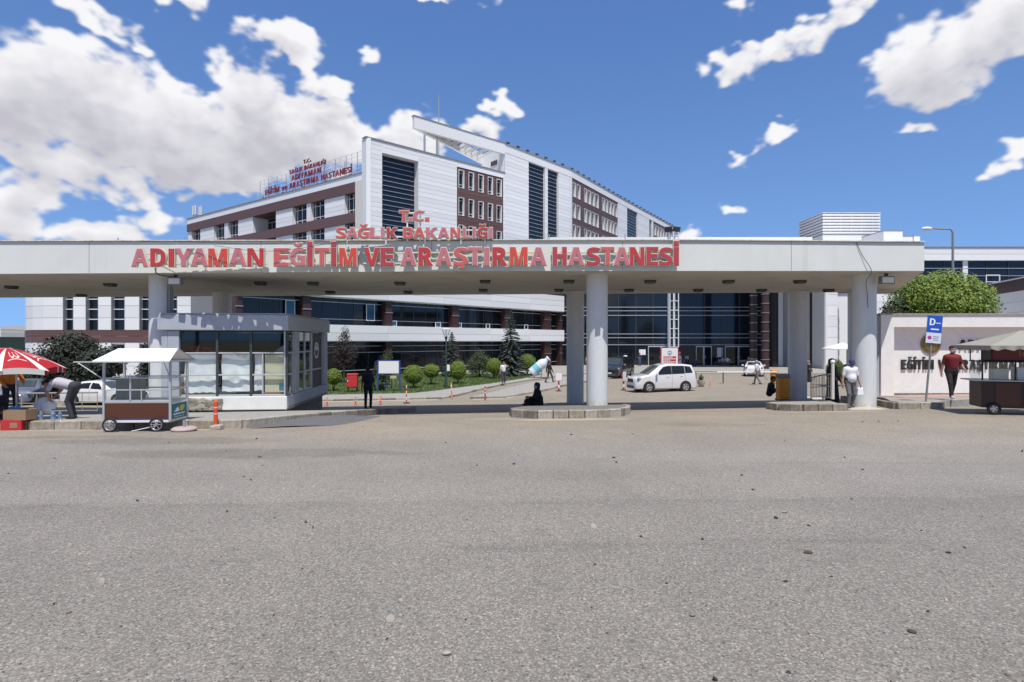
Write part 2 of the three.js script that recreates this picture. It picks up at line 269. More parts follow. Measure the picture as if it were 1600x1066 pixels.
ground2('island_top', speckle([0.17, 0.165, 0.155], 0.6, 20, 0.6, 43), '', [[15.1, 0.7, 1.9], [15.6, 0.15, 2.9], [16.6, -0.1, 3.3], [18.2, 0.25, 3.65], [25.3, 1.2, 4.1], [25.8, 1.8, 3.6]], 0.21, 0.4, isle);
kerb(isle, [[0.12, -16.55], [0.05, -15.75], [0.68, -15.02], [1.92, -15.02], [2.98, -15.55], [3.4, -16.6], [3.75, -18.2], [4.2, -25.3]], 0.22, 0.4, 0.17, 7);
const isle2 = structure('footway_island', 'stone edged island carrying the railing and barrier cabinet');
ground2('island_top', M.paving, '', [[16.85, 8.7, 9.9], [17.3, 8.3, 9.98], [18.6, 8.5, 10.6], [22, 10.3, 12.0], [25.6, 12, 13.6]], 0.2, 0.4, isle2);
kerb(isle2, [[8.42, -18.5], [8.22, -17.3], [8.66, -16.78], [9.95, -16.78], [10.1, -17.35]], 0.205, 0.42, 0.16, 9);
ground2('footway', speckle([0.5, 0.47, 0.42], 0.4, 18, 0.4, 44), 'pale flush footway through the pedestrian gate', [[16.9, 10.2, 11.3], [22, 11.4, 12.6], [30, 15.2, 16.4]], 0.012);
ground2('gate_pavement', M.paving, 'kerbed pavement at the foot of the white sign wall', [[17.15, 11.85, 13.1], [18, 12.1, 13.6], [20, 13.2, 34], [24, 14, 34]], (d) => 0.2 + 0.02 * Math.max(0, d - 17.2));
ground2('pink_pavement', M.pinkPaving, 'pink paving strip along the white sign wall', [[19.4, 13.5, 33], [22.6, 14.3, 33]], (d) => 0.214 + 0.02 * Math.max(0, d - 17.2));
const gk = structure('gate_kerb', 'kerb stones below the parking sign');
kerb(gk, [[11.72, -17.15], [13.05, -17.1], [13.6, -17.9], [20, -19.4], [33, -19.9]], 0.2, 0.7, 0.15, 12); kerb(gk, [[11.72, -17.2], [12.9, -20]], 0.2, 0.7, 0.15, 13);
// beyond the gate: footpath, forked lane, lawn
ground2('garden_footpath', M.paving, 'grey footpath along the hospital lawn', [[33.9, -34, -4.2], [35.2, -34, -3.75], [39.2, -34, -2.6], [44, -34, -1.0], [50, -34, 2.2], [58, -34, 6.5], [76, -26, 7.5]], 0.11, 1);
ground2('plaza_footpath', M.paving, 'grey footpath crossing to the hospital entrance', [[33.6, -2.5, -0.6], [35, -1.9, 0.3], [38, -0.9, 2.0], [44.6, 1.2, 4.7], [50, 4.0, 8.4], [58, 8.2, 12.5]], 0.12, 1);
ground2('entrance_plaza', M.paving, 'pale paved forecourt before the glass entrance hall', [[58.5, 6.9, 46], [66, 7.2, 46], [77.9, 7.6, 46]], 0.1, 2);
const gkerb = structure('garden_kerb', 'weathered kerb stones along the inner lane');
kerb(gkerb, [[-20, -33.8], [-4.2, -33.8], [-3.6, -35.2], [-2.5, -39.2], [-0.9, -44]], 0.12, 0.95, 0.16, 15);
kerb(gkerb, [[-2.45, -33.5], [-0.6, -33.5], [0.4, -35], [2.1, -38], [4.8, -44.6], [8.5, -50], [12.6, -58]], 0.13, 0.95, 0.16, 16);
const lawnTab = [[37.2, -22, -6.6], [38.5, -22, -5.4], [40, -22, -4.6], [45.8, -20, -1.2], [50, -18, 0.8], [56, -15.5, 3.0], [57, -10, 2.4]];
ground2('lawn', speckle([0.085, 0.12, 0.04], 0.6, 26, 0.3, 50, 1), 'watered green lawn in front of the hospital', lawnTab, 0.125, 1);
{
  const g = new THREE.BufferGeometry(), p = [], r = rng(5); for (let k = 0; k < 7; k++) { const a = r() * 2 * PI, l = 0.05 + r() * 0.05, w = 0.008; p.push(Math.cos(a) * 0.03 - w, 0, Math.sin(a) * 0.03, Math.cos(a) * 0.03 + w, 0, Math.sin(a) * 0.03, Math.cos(a) * (0.03 + l * 0.5), l, Math.sin(a) * (0.03 + l * 0.5)); }
  g.setAttribute('position', new THREE.Float32BufferAttribute(p, 3)); g.computeVertexNormals();
  const n = 16000, im = new THREE.InstancedMesh(g, std(col(0.1, 0.15, 0.045), 0.9, { side: THREE.DoubleSide }), n), q = new THREE.Object3D(), c = new THREE.Color(); let k = 0;
  while (k < n) { const d = 37.2 + r() * 19.6, a = table(lawnTab.map((t) => [t[0], t[1]]), d), b = table(lawnTab.map((t) => [t[0], t[2]]), d), x = -22 + r() * 26; if (x < a || x > b) continue; q.position.set(x, gy(x, -d) + 0.12, -d); q.rotation.y = r() * 6; q.scale.setScalar(0.8 + r() * 0.9); q.updateMatrix(); im.setMatrixAt(k, q.matrix); im.setColorAt(k, c.setRGB(0.75 + r() * 0.5, 0.8 + r() * 0.4, 0.7 + r() * 0.4)); k++; }
  im.name = 'grass'; im.castShadow = im.receiveShadow = true; scene.add(im); tag(im, 'short green grass growing on the lawn', 'grass', null, 'stuff');
}
// painted lane lines of the inner road, thin sheets on the asphalt
{ const lines = structure('lane_markings', 'worn pale edge lines painted along the inner lane');
  const strip = (pts, w) => { const a = [], b = []; for (const [x, z] of pts) { a.push([x, gy(x, z) + 0.006, z + w / 2]); b.push([x, gy(x, z) + 0.006, z - w / 2]); } mesh('edge_line', sheet([a, b]), std(col(0.5, 0.47, 0.4), 0.9), lines); };
  const seg = (x0, z0, x1, z1, w) => strip(Array.from({ length: 12 }, (_, i) => [lerp(x0, x1, i / 11), lerp(z0, z1, i / 11)]), w);
  seg(-18, -33.45, -4.4, -33.45, 0.3); seg(-2.3, -33.15, -0.5, -33.15, 0.3); seg(-0.3, -33.6, 3.4, -41.5, 0.35); }

// ------------------------------------------------------------------ hospital
function prism(points, y0, y1) { const s = new THREE.Shape(points.map(([x, z]) => new THREE.Vector2(x, -z))), g = new THREE.ExtrudeGeometry(s, { depth: y1 - y0, bevelEnabled: false }); g.rotateX(-PI / 2); g.translate(0, y0, 0); return g; }
function cladding(parent, F, s0, s1, y0, y1, o = 0, pitch = 0.62, mats = M.white, name = 'panel', back = 1.2) {   // rows of metal cladding with open joints
  F.box('backing_wall', mats === M.brown ? M.darkBrown : M.whiteTrim, s0 + 0.002, s1 - 0.002, y0 + 0.002, y1 - 0.002, o - back, o - 0.09, parent);
  F.box('joint_backing', M.joint, s0 + 0.012, s1 - 0.012, y0 + 0.012, y1 - 0.012, o - 0.088, o - 0.05, parent);
  const n = Math.max(1, Math.round((y1 - y0) / pitch)), h = (y1 - y0) / n;
  for (let i = 0; i < n; i++) F.box(name, pick(mats, i * 7 + Math.floor(s0)), s0, s1, y0 + i * h + 0.014, y0 + (i + 1) * h - 0.014, o - 0.048, o, parent);
}
function louvre(parent, F, s0, s1, y0, y1, o, glass, barMat, pitch = 0.65) {   // banded glazing: a pane and a pale bar for every course
  const n = Math.round((y1 - y0) / pitch), h = (y1 - y0) / n, w = sub('glazed_block', parent); let k = Math.floor(s0 * 3);
  for (let i = 0; i < n; i++) { F.box('pane', pick(glass, (k = (k * 5 + 3) % 11)), s0, s1, y0 + i * h + 0.03, y0 + (i + 1) * h - 0.03, o - 0.06, o, w); F.box('bar', barMat, s0, s1, y0 + (i + 1) * h - 0.03, y0 + (i + 1) * h + 0.03, o - 0.05, o + 0.09, w); }
  return w;
}
let winSeed = 1;
function punched(parent, F, s0, s1, y0, y1, o, depth = 0.34) {   // a slot window with deep white reveals
  const w = sub('window', parent), t = 0.07; winSeed++;
  F.box('pane', pick(M.glass, winSeed * 3), s0 + t, s1 - t, y0 + t, y1 - t, o - depth - 0.03, o - depth, w);
  F.box('reveal', M.mullionWhite, s0, s0 + t, y0, y1, o - depth, o + 0.04, w); F.box('reveal', M.mullionWhite, s1 - t * 1.6, s1, y0, y1, o - depth, o + 0.04, w);
  F.box('reveal', M.mullionWhite, s0 + t, s1 - t * 1.6, y1 - t, y1, o - depth, o + 0.04, w); F.box('sill', M.mullionWhite, s0 + t, s1 - t * 1.6, y0, y0 + t, o - depth, o + 0.06, w);
  F.box('transom', M.mullionWhite, s0 + t, s1 - t * 1.6, y0 + 0.52, y0 + 0.58, o - depth, o - depth + 0.05, w); F.box('transom', M.mullionWhite, s0 + t, s1 - t * 1.6, y1 - 0.45, y1 - 0.4, o - depth, o - depth + 0.05, w);
}
function brownField(parent, F, s0, s1, top, bottom, wins, tops, wh, o = 0.03) {   // brown cladding round rows of slot windows
  F.box('frame', M.darkBrown, s0, s1, top - 0.08, top, o - 0.2, o + 0.05, parent);
  let y = top - 0.08;
  F.box('backing_wall', M.darkBrown, s0, s1, bottom, top, o - 1.2, o - 0.62, parent);
  for (const t of tops) {
    const a = Math.max(t - wh, bottom), sp = y - t, nb = Math.max(1, Math.round(sp / 0.65));
    for (let i = 0; i < nb; i++) F.box('brown_panel', pick(M.brown, winSeed + i), s0, s1, t + i * sp / nb + 0.012, t + (i + 1) * sp / nb - 0.012, o - 0.6, o, parent);
    let s = s0; const edges = [...wins, [s1, s1]];
    for (const [w0, w1] of edges) { const n = 4; for (let i = 0; i < n; i++) F.box('brown_panel', pick(M.brown, i + Math.floor(w0 * 2)), s, w0, a + i * (t - a) / n + 0.01, a + (i + 1) * (t - a) / n - 0.01, o - 0.6, o, parent); s = w1; }
    for (const [w0, w1] of wins) punched(parent, F, w0, w1, a, t, o);
    y = a;
  }
  if (y > bottom) F.box('brown_panel', M.brown[0], s0, s1, bottom, y, o - 0.6, o, parent);
}
{
  const A = [-18.66, -72], B = [-1.1, -87.4], C = [10.5, -100.5], D = [23, -120], E = [44, -152];
  const T = thing('hospital_tower', 'tall white hospital tower with curved roofline, brown window fields and navy glazing', 'building', [A[0], 0, A[1]]);
  const local = (pts) => pts.map(([x, z]) => [x - A[0], z - A[1]]);
  mesh('core', prism(local([[-19.5, -73.2], [-1.98, -88.5], [9.4, -101.4], [21.9, -120.7], [42.9, -152.7], [30, -161], [8, -128], [-6, -111], [-22.6, -92]]), 0, 29.5), M.whiteTrim, T);
  mesh('upper_core', prism(local([[-1.9, -88.3], [9.4, -101.4], [21.9, -120.7], [43, -152.5], [33, -159], [12, -126.6], [0.5, -109], [-5.0, -92.2]]), 29.5, 33.9), M.whiteTrim, T);
  const ab = face(T, A, B), bc = face(T, B, C), cd = face(T, C, D), de = face(T, D, E);
  // first face: navy glazing, white cladding, brown field
  cladding(T, ab, 0, 2.27, 6, 29.45); cladding(T, ab, 2.27, 7.75, 28, 29.45); cladding(T, ab, 7.75, 14.24, 6, 29.45); cladding(T, ab, 14.24, 22.98, 28.62, 29.45); cladding(T, ab, 22.98, 23.36, 6, 29.45);
  louvre(T, ab, 2.27, 7.75, 6, 28, -1.05, M.navyGlass, M.mullion);
  brownField(T, ab, 14.24, 22.98, 28.62, 8, [[14.5, 15.5], [16.31, 17.3], [18.14, 19.12], [19.93, 20.92], [21.65, 22.66]], [28.3, 24.3, 20.3, 16.3], 2.65);
  ab.box('coping', M.grey, -0.1, 23.4, 29.45, 29.62, -0.9, 0.1);
  const en = face(T, [-20.0, -77.9], A); en.box('end_wall', M.whiteTrim, 0, en.len - 0.01, 6, 29.44, -0.6, -0.02);
  // higher curved faces
  const H2 = 34.1;
  for (const [F, e0, e1] of [[bc, 0, 0.2], [cd, 0, 0.3], [de, 0, 0]]) { F.box('parapet', M.white[0], 0, F.len + e1, 32.7, H2 - 0.16, -1, 0.03); F.box('coping', M.grey, 0, F.len + e1, H2 - 0.16, H2, -1.1, 0.12); }
  cladding(T, bc, 0, 5.75, 6, 32.68); cladding(T, bc, 10.06, 10.83, 6, 32.68); cladding(T, bc, 13.81, 17.5, 6, 32.68);
  louvre(T, bc, 5.75, 10.06, 6, 32.66, -0.4, M.navyGlass, M.mullion); louvre(T, bc, 10.83, 13.81, 6, 32.66, -0.4, M.navyGlass, M.mullion);
  cladding(T, cd, 0, 0.52, 6, 32.68); cladding(T, cd, 21.85, 23.16, 6, 32.68);
  brownField(T, cd, 0.52, 21.85, 32.66, 12, [[0.7, 1.92], [2.41, 3.77], [5.46, 6.61], [7.03, 8.38], [8.81, 10.17], [10.59, 11.98], [13.75, 14.95], [15.44, 16.57], [17.07, 18.33], [18.64, 19.9], [20.38, 21.68]], [32.0, 28.2, 24.4, 20.6], 2.6);
  cladding(T, de, 0, 4.09, 8, 32.68); cladding(T, de, 10.28, 18.21, 8, 32.68); cladding(T, de, 19.92, 21.07, 8, 32.68); cladding(T, de, 36, 38.28, 8, 32.68);
  louvre(T, de, 4.09, 10.28, 8, 32.66, -0.3, M.glass, M.mullion); louvre(T, de, 18.21, 19.92, 8, 32.66, -0.3, M.navyGlass, M.mullion);
  brownField(T, de, 21.07, 36, 32.66, 12, [0, 1, 2, 3, 4, 5, 6].map((i) => [21.5 + i * 2.05, 22.9 + i * 2.05]), [32.0, 28.2, 24.4, 20.6], 2.6);
  // roof rail and its brackets
  for (const F of [bc, cd, de]) { const rail = F.box('roof_rail', M.galv, 0, F.len, H2 + 0.52, H2 + 0.58, -0.5, -0.44); for (let s = 1; s < F.len; s += 2.4) { F.box('rail_bracket', M.darkGrey, s, s + 0.1, H2, H2 + 0.52, -0.52, -0.42); F.box('rail_lamp', M.darkGrey, s - 0.25, s + 0.3, H2 + 0.3, H2 + 0.5, -0.4, -0.1); } }
  // the prow: an open triangular roof blade reaching forward over the first face
  const prow = sub('roof_prow', T); const tip = ab.at(7.1, 0, 0.2);
  ab.box('prow_fascia', M.whiteTrim, 7.1, 23.36, 32.45, 34.1, -0.45, 0.02, prow); ab.box('prow_coping', M.grey, 7.0, 23.36, 34.1, 34.2, -0.55, 0.1, prow);
  const rear = face(T, ab.at(7.1, 0, -0.4).map((v, i) => v + (i === 0 ? A[0] : i === 2 ? A[1] : 0)).filter((_, i) => i !== 1), [-5.0, -92.6]);
  rear.box('prow_fascia', M.whiteTrim, 0.3, rear.len, 32.5, 34.05, -0.1, 0.35, prow);
  for (let i = 1; i <= 9; i++) { const t = i / 10, p = ab.at(7.1 + t * 16, 33.4, -0.3), q = rear.at(0.3 + t * (rear.len - 0.4), 33.4, 0.1); mesh('cross_beam', barGeo(p, q, 0.13, 6), M.cream, prow); mesh('lattice_bar', barGeo([p[0], 32.7, p[2]], [q[0], 32.7, q[2]], 0.07, 6), M.cream, prow); if (i > 1) { const o = rear.at(0.3 + (t - 0.1) * (rear.len - 0.4), 32.7, 0.1); mesh('lattice_bar', barGeo([p[0], 33.4, p[2]], o, 0.06, 6), M.cream, prow); mesh('lattice_bar', barGeo([q[0], 33.4, q[2]], o, 0.06, 6), M.cream, prow); } }
  { const s = [ab.at(7.4, 34.0, -0.3), ab.at(16.5, 34.0, -0.3), rear.at(rear.len * 0.62, 34.0, 0.1), rear.at(0.4, 34.0, 0.1)]; mesh('prow_deck', sheet([[s[0], s[1]], [s[3], s[2]]]), M.cream, prow); }
  for (const [s, o] of [[9.7, -1.5], [12.2, -2.1]]) { const p = ab.at(s, 29.3, o); mesh('prow_post', barGeo(p, [p[0], 32.8, p[2]], 0.16), M.whiteTrim, prow); }
  { const e = face(T, [-4.4, -91.2], B); e.box('vent_grille', M.darkGrey, 1.6, 3.2, 31.3, 32.0, 0.02, 0.08); }
  const mast = sub('antenna_mast', T); bar('mast_pole', M.galv, mast, [-11.7 - A[0], 29.5, -90 - A[1]], [-11.7 - A[0], 42.3, -90 - A[1]], 0.07); bar('mast_tip', M.galv, mast, [-11.7 - A[0], 42.3, -90 - A[1]], [-11.7 - A[0], 43, -90 - A[1]], 0.03);
}
{ // lower wing running off the tower's shaded flank, with banded brown fascias
  const L1 = [-58.1, -101], L0 = [-19.9, -73.5];
  const W = thing('hospital_wing', 'white and brown banded hospital wing below the rooftop sign', 'building', [L1[0], 0, L1[1]]);
  const lf = face(W, L1, L0);
  lf.box('core', M.whiteTrim, 0.02, 48.1, 0, 24.9, -15, -2.6); lf.box('roof_slab', M.grey, -0.1, 48.2, 24.95, 25.02, -14, -0.05);
  lf.box('parapet', M.white[0], -0.1, 48.25, 24.3, 25.22, -0.5, 0.15); lf.box('coping', M.grey, -0.15, 48.3, 25.22, 25.34, -0.6, 0.25);
  lf.box('corner_pier', M.cream, 46.55, 48.24, 0, 24.28, -2.5, 0.3);
  const bays = [['w', 1.2, 4.47], ['p', 4.47, 9.28], ['w', 9.28, 12.67], ['q', 12.67, 13.82], ['w', 13.82, 17], ['p', 17, 21.13], ['b', 21.13, 27.8], ['p', 27.8, 32.13], ['w', 32.13, 35.51], ['q', 35.51, 36.49], ['w', 36.49, 39.66], ['p', 39.66, 44.03], ['w', 44.03, 46.55]];
  lf.box('end_wall', M.whiteTrim, 0, 1.18, 0, 24.28, -2.55, -0.02);
  for (let k = 0; k < 4; k++) {
    const t = 22.95 - k * 3.95, b = t - 2.6;
    lf.box('brown_fascia', M.brown[k % 3], -0.12, 46.54, t, t + 1.34, -2.55, 0.18);
    for (const [kind, s0, s1] of bays) {
      if (kind === 'p') cladding(W, lf, s0, s1, b, t, 0, 0.68, M.white, 'panel', 0.7);
      else if (kind === 'q') lf.box('pillar', M.white[1], s0, s1, b, t, -0.7, 0);
      else if (kind === 'b') { lf.box('recess_wall', M.white[2], s0, s0 + 0.2, b, t, -2.5, -0.02); const w = sub('window', W); for (let i = 0; i < 5; i++) { lf.box('pane', pick(M.glass, i + k), s0 + 0.5 + i * 1.2, s0 + 1.62 + i * 1.2, b + 0.1, t - 0.1, -2.5, -2.45, w); lf.box('frame', M.mullionWhite, s0 + 1.63 + i * 1.2, s0 + 1.69 + i * 1.2, b + 0.1, t - 0.6, -2.5, -2.4, w); } lf.box('frame', M.mullionWhite, s0 + 0.4, s1, t - 0.66, t - 0.6, -2.5, -2.38, w); }
      else {
        const w = sub('window', W), n = 3, cw = (s1 - s0) / n; lf.box('surround', M.darkMullion, s0, s1, b, t, -0.75, -0.62, w);
        for (let i = 0; i < n; i++) { lf.box('pane', pick(M.glass, i * 3 + k + Math.floor(s0)), s0 + i * cw + 0.05, s0 + (i + 1) * cw - 0.05, b + 0.08, t - 0.08, -0.6, -0.57, w); lf.box('mullion', M.mullionWhite, s0 + (i + 0.45) * cw - 0.04, s0 + (i + 0.45) * cw + 0.04, b + 0.05, t - 0.05, -0.56, -0.48, w); }
        lf.box('transom', M.mullionWhite, s0, s1, b + 0.5, b + 0.57, -0.56, -0.47, w); lf.box('transom', M.mullionWhite, s0, s1, t - 0.56, t - 0.5, -0.56, -0.47, w); lf.box('sill', M.mullionWhite, s0, s1, b, b + 0.07, -0.6, -0.4, w);
      }
    }
  }
  // phone masts at the far corner of the roof
  const ph = thing('phone_mast', 'cluster of upright phone antennas on the wing roof corner', 'antenna', [-56.2, 25.02, -100.6]);
  for (const [x, z] of [[-0.7, 0], [0, 0.5], [0.75, 0], [0.1, -0.6]]) { bar('pole', M.galv, ph, [x, 0, z], [x, 2.6, z], 0.06); rb('antenna_panel', M.cream, ph, x - 0.13, x + 0.13, 0.9, 2.5, z + 0.07, z + 0.2); }
  bar('brace', M.galv, ph, [-0.75, 0.9, 0], [0.75, 0.9, 0], 0.05); bar('brace', M.galv, ph, [0, 0.5, 0.5], [0.1, 0.5, -0.6], 0.05);
}
{ // small building at the foot of the hill
  const hs = thing('distant_house', 'small green walled house with white eaves below the far hillside', 'house', [-76, -0.4, -80]); box('wall', std(col(0.06, 0.12, 0.1), 0.7), hs, -6, 3.2, 0, 4.4, -6, 0); box('eaves', M.whiteTrim, hs, -6.5, 3.8, 4.4, 5.1, -6.5, 0.5); for (let i = 0; i < 4; i++) box('window', M.glass[i], hs, -4.6 + i * 2, -3.6 + i * 2, 1.4, 3.2, 0.004, 0.05); mesh('roof', prism([[-6.4, 0.3], [3.6, 0.3], [3.6, -6.3], [-6.4, -6.3]], 5.1, 5.5), M.cream, hs);
}
const fonts = await new FontLoader().loadAsync('fonts/droid/droid_sans_bold.typeface.json');
const glyphShape = {};
function glyph(ch, w, h, capH = 1) {   // one capital as flat shapes fitted to width w and cap height h; Turkish marks are added to the plain letter
  const base = { 'Ğ': 'G', 'İ': 'I', 'Ş': 'S' }[ch] ?? ch; let shapes;
  if (base === 'I') shapes = [new THREE.Shape([[0, 0], [w, 0], [w, h], [0, h]].map(([x, y]) => new THREE.Vector2(x, y)))];
  else if (base === '.') shapes = [new THREE.Shape([[0, 0], [w, 0], [w, w * 1.05], [0, w * 1.05]].map(([x, y]) => new THREE.Vector2(x, y)))];
  else {
    const raw = fonts.generateShapes(base, 1), bb = new THREE.Box2(); for (const s of raw) for (const p of s.getPoints(6)) bb.expandByPoint(p);
    const k = w / (bb.max.x - bb.min.x), q = h / (bb.max.y - bb.min.y), f = (p) => new THREE.Vector2((p.x - bb.min.x) * k, (p.y - bb.min.y) * q);
    shapes = raw.map((s) => { const o = new THREE.Shape(s.getPoints(6).map(f)); o.holes = s.holes.map((hh) => new THREE.Path(hh.getPoints(6).map(f))); return o; });
  }
  if (ch === 'İ') shapes.push(new THREE.Shape([[0, 1.1], [w, 1.1], [w, 1.1 + w / h * 0.95], [0, 1.1 + w / h * 0.95]].map(([x, y]) => new THREE.Vector2(x, y * h))));
  if (ch === 'Ğ') { const pts = [], cx = w / 2, r1 = w * 0.3, r2 = w * 0.14, cy = h * 1.3; for (let i = 0; i <= 10; i++) { const a = PI + PI * i / 10; pts.push(new THREE.Vector2(cx + Math.cos(a) * r1, cy + Math.sin(a) * r1 * 0.85)); } for (let i = 10; i >= 0; i--) { const a = PI + PI * i / 10; pts.push(new THREE.Vector2(cx + Math.cos(a) * r2, cy + Math.sin(a) * r2 * 0.6)); } shapes.push(new THREE.Shape(pts)); }
  if (ch === 'Ş') shapes.push(new THREE.Shape([[0.44, 0.01], [0.6, 0.01], [0.7, -0.07], [0.62, -0.17], [0.36, -0.17], [0.36, -0.1], [0.52, -0.09]].map(([x, y]) => new THREE.Vector2(x * w, y * h))));
  return shapes;
}
function letterPair(parent, ch, x, y, z, w, h, depth, faceMat, caseMat, rim = 0.012, rot = 0) {
  const L = sub('letter', parent, x, y, z, rot), sh = glyph(ch, w, h);
  const c = new THREE.ExtrudeGeometry(sh, { depth: depth - rim, bevelEnabled: true, bevelSize: rim * 2.1, bevelThickness: rim * 0.6, bevelSegments: 1, curveSegments: 4 });
  mesh('letter_case', c, caseMat, L); mesh('letter_face', new THREE.ExtrudeGeometry(sh, { depth: 0.006, bevelEnabled: true, bevelSize: rim * 0.9, bevelThickness: 0.004, bevelSegments: 1, curveSegments: 4 }), faceMat, L, 0, 0, depth - rim * 0.2); return L;
}
function flatText(parent, F, text, s0, s1, y, h, o, mats, depth = 0.12) {   // a line of letters spread evenly between s0 and s1
  const wide = { I: 0.32, 'İ': 0.32, M: 1.15, ' ': 0.45, '.': 0.3, A: 0.95, N: 0.95, E: 0.75, L: 0.75, T: 0.8, S: 0.8, 'Ş': 0.8, V: 0.9 }, ws = [...text].map((c) => wide[c] ?? 0.88), tot = ws.reduce((a, b) => a + b, 0), k = (s1 - s0) / tot; let s = s0, i = 0;
  for (const c of text) { const w = ws[i] * k; if (c !== ' ') { const small = c !== c.toUpperCase(), m = mesh('letter', new THREE.ExtrudeGeometry(glyph(c, w * 0.82, small ? h * 0.72 : h), { depth, bevelEnabled: false, curveSegments: 3 }), pick(mats, i * 5 + text.length), parent); F.put(m, s + w * 0.08, y, o); } s += w; i++; }
}
{ // rooftop lettering on its lattice
  const a = [-58.1, -101.5], b = [-19.5, -73.9], G = thing('rooftop_sign', 'red hospital lettering on a pale lattice above the brown banded wing', 'sign', [-40, 25.34, -88]);
  const F = face(G, a, b), reds = [[0.24, 0.025, 0.035], [0.18, 0.03, 0.04], [0.28, 0.06, 0.07]].map((c) => std(col(...c), 0.6));
  for (let s = 21.8, i = 0; s < 47.9; s += 1.18, i++) F.box('post', i % 2 ? M.mullionWhite : M.galv, s, s + 0.06, 25.3, 28.75, -0.7, -0.64);
  for (let s = 22.4; s < 47.9; s += 4.7) F.box('rear_post', M.galv, s, s + 0.07, 25.3, 28.6, -1.9, -1.83);
  for (let k = 0; k < 7; k++) F.box('lattice_rail', M.mullionWhite, 21.8, 47.8, 25.45 + k * 0.54, 25.5 + k * 0.54, -0.62, -0.58);
  for (let s = 24; s < 47; s += 5.2) F.box('sign_floodlight', M.black, s, s + 0.5, 25.3, 25.65, 0.0, 0.3);
  flatText(G, F, 'EĞİTİM ve ARAŞTIRMA HASTANESİ', 23.6, 44.6, 26.2, 0.82, -0.5, reds);
  flatText(G, F, 'ADIYAMAN', 30.6, 37.9, 27.3, 0.78, -0.5, reds); flatText(G, F, 'SAĞLIK BAKANLIĞI', 30.1, 38.9, 28.35, 0.62, -0.5, reds); flatText(G, F, 'T.C.', 33.6, 35.5, 29.3, 0.55, -0.5, reds);
  F.box('post', M.galv, 34.5, 34.56, 28.75, 29.5, -0.7, -0.64);
}
{ // podium with strip glazing
  const a = [-21.9, -44.6], b = [6.8, -76.5], P = thing('hospital_podium', 'low white banded hospital podium with dark strip glazing behind the lawn', 'building', [a[0], 0, a[1]]), F = face(P, a, b), L = F.len;
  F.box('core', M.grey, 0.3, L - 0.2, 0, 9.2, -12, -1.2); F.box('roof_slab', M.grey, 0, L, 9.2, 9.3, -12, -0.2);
  for (const [y0, y1, n] of [[3.42, 4.9, 2], [7.4, 9.5, 3]]) { F.box('band_core', M.joint, 0, L, y0 + 0.05, y1 - 0.05, -0.5, 0.3); const h = (y1 - y0) / n; for (let i = 0; i < n; i++) for (let s = 0; s < L - 0.1; s += 7.15) F.box('panel', pick(M.white, i + Math.floor(s)), s + 0.012, Math.min(L, s + 7.15) - 0.012, y0 + i * h + 0.012, y0 + (i + 1) * h - 0.012, -0.4, 0.38); F.box('soffit', M.whiteTrim, 0, L, y0 - 0.06, y0 - 0.002, -1.1, 0.3); }
  const pil = [[0, 0.5], [5.6, 6.36], [14.19, 14.95], [22.9, 23.85], [31.37, 32.5], [39, 40.36], [42.3, 42.85]];
  for (const [s0, s1] of pil) for (const [y0, y1] of [[0, 3.36], [4.9, 7.34]]) { F.box('pilaster', M.maroon, s0, s1, y0, y1, -0.9, 0.1); F.box('pilaster_ring', M.steel, s0 - 0.04, s1 + 0.04, y0 + (y1 - y0) * 0.52, y0 + (y1 - y0) * 0.52 + 0.07, 0.02, 0.16); }
  for (let i = 0; i < pil.length - 1; i++) {
    const s0 = pil[i][1], s1 = pil[i + 1][0], n = Math.max(1, Math.round((s1 - s0) / 1.55)), w = (s1 - s0) / n;
    for (const [y0, y1, hs] of [[0, 3.36, [0.62, 2.3, 2.9]], [4.9, 7.34, [0.5, 2.05]]]) {
      const g = sub('window', P);
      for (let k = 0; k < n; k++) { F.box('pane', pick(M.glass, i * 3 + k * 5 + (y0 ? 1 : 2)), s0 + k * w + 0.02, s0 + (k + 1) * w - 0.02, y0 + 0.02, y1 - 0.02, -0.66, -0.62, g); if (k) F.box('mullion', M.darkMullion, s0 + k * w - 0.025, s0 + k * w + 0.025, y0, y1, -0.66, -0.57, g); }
      for (const q of hs) F.box('transom', M.mullion, s0, s1, y0 + q, y0 + q + 0.06, -0.6, -0.52, g);
    }
  }
  for (const [s, y, w, h, m] of [[4.3, 5.42, 0.75, 1.45, M.blueGlass], [12.3, 5.42, 0.85, 1.5, M.blueGlass], [15.2, 4.95, 0.55, 0.45, M.blueGlass], [20.9, 4.95, 0.65, 0.45, M.blueGlass], [24.1, 4.95, 0.5, 0.45, M.clear], [28.6, 4.95, 0.55, 0.45, M.clear], [35.5, 4.95, 0.6, 0.5, M.clear]]) { const g = sub('open_casement', P); F.box('pane', m, s, s + w, y, y + h, -0.35, -0.33, g); for (const [p, q, r, t] of [[s - 0.05, s, y - 0.05, y + h + 0.05], [s + w, s + w + 0.05, y - 0.05, y + h + 0.05]]) F.box('frame', M.mullionWhite, p, q, r, t, -0.37, -0.31, g); F.box('frame', M.mullionWhite, s, s + w, y + h, y + h + 0.05, -0.37, -0.31, g); F.box('frame', M.mullionWhite, s, s + w, y - 0.05, y, -0.37, -0.31, g); }
}
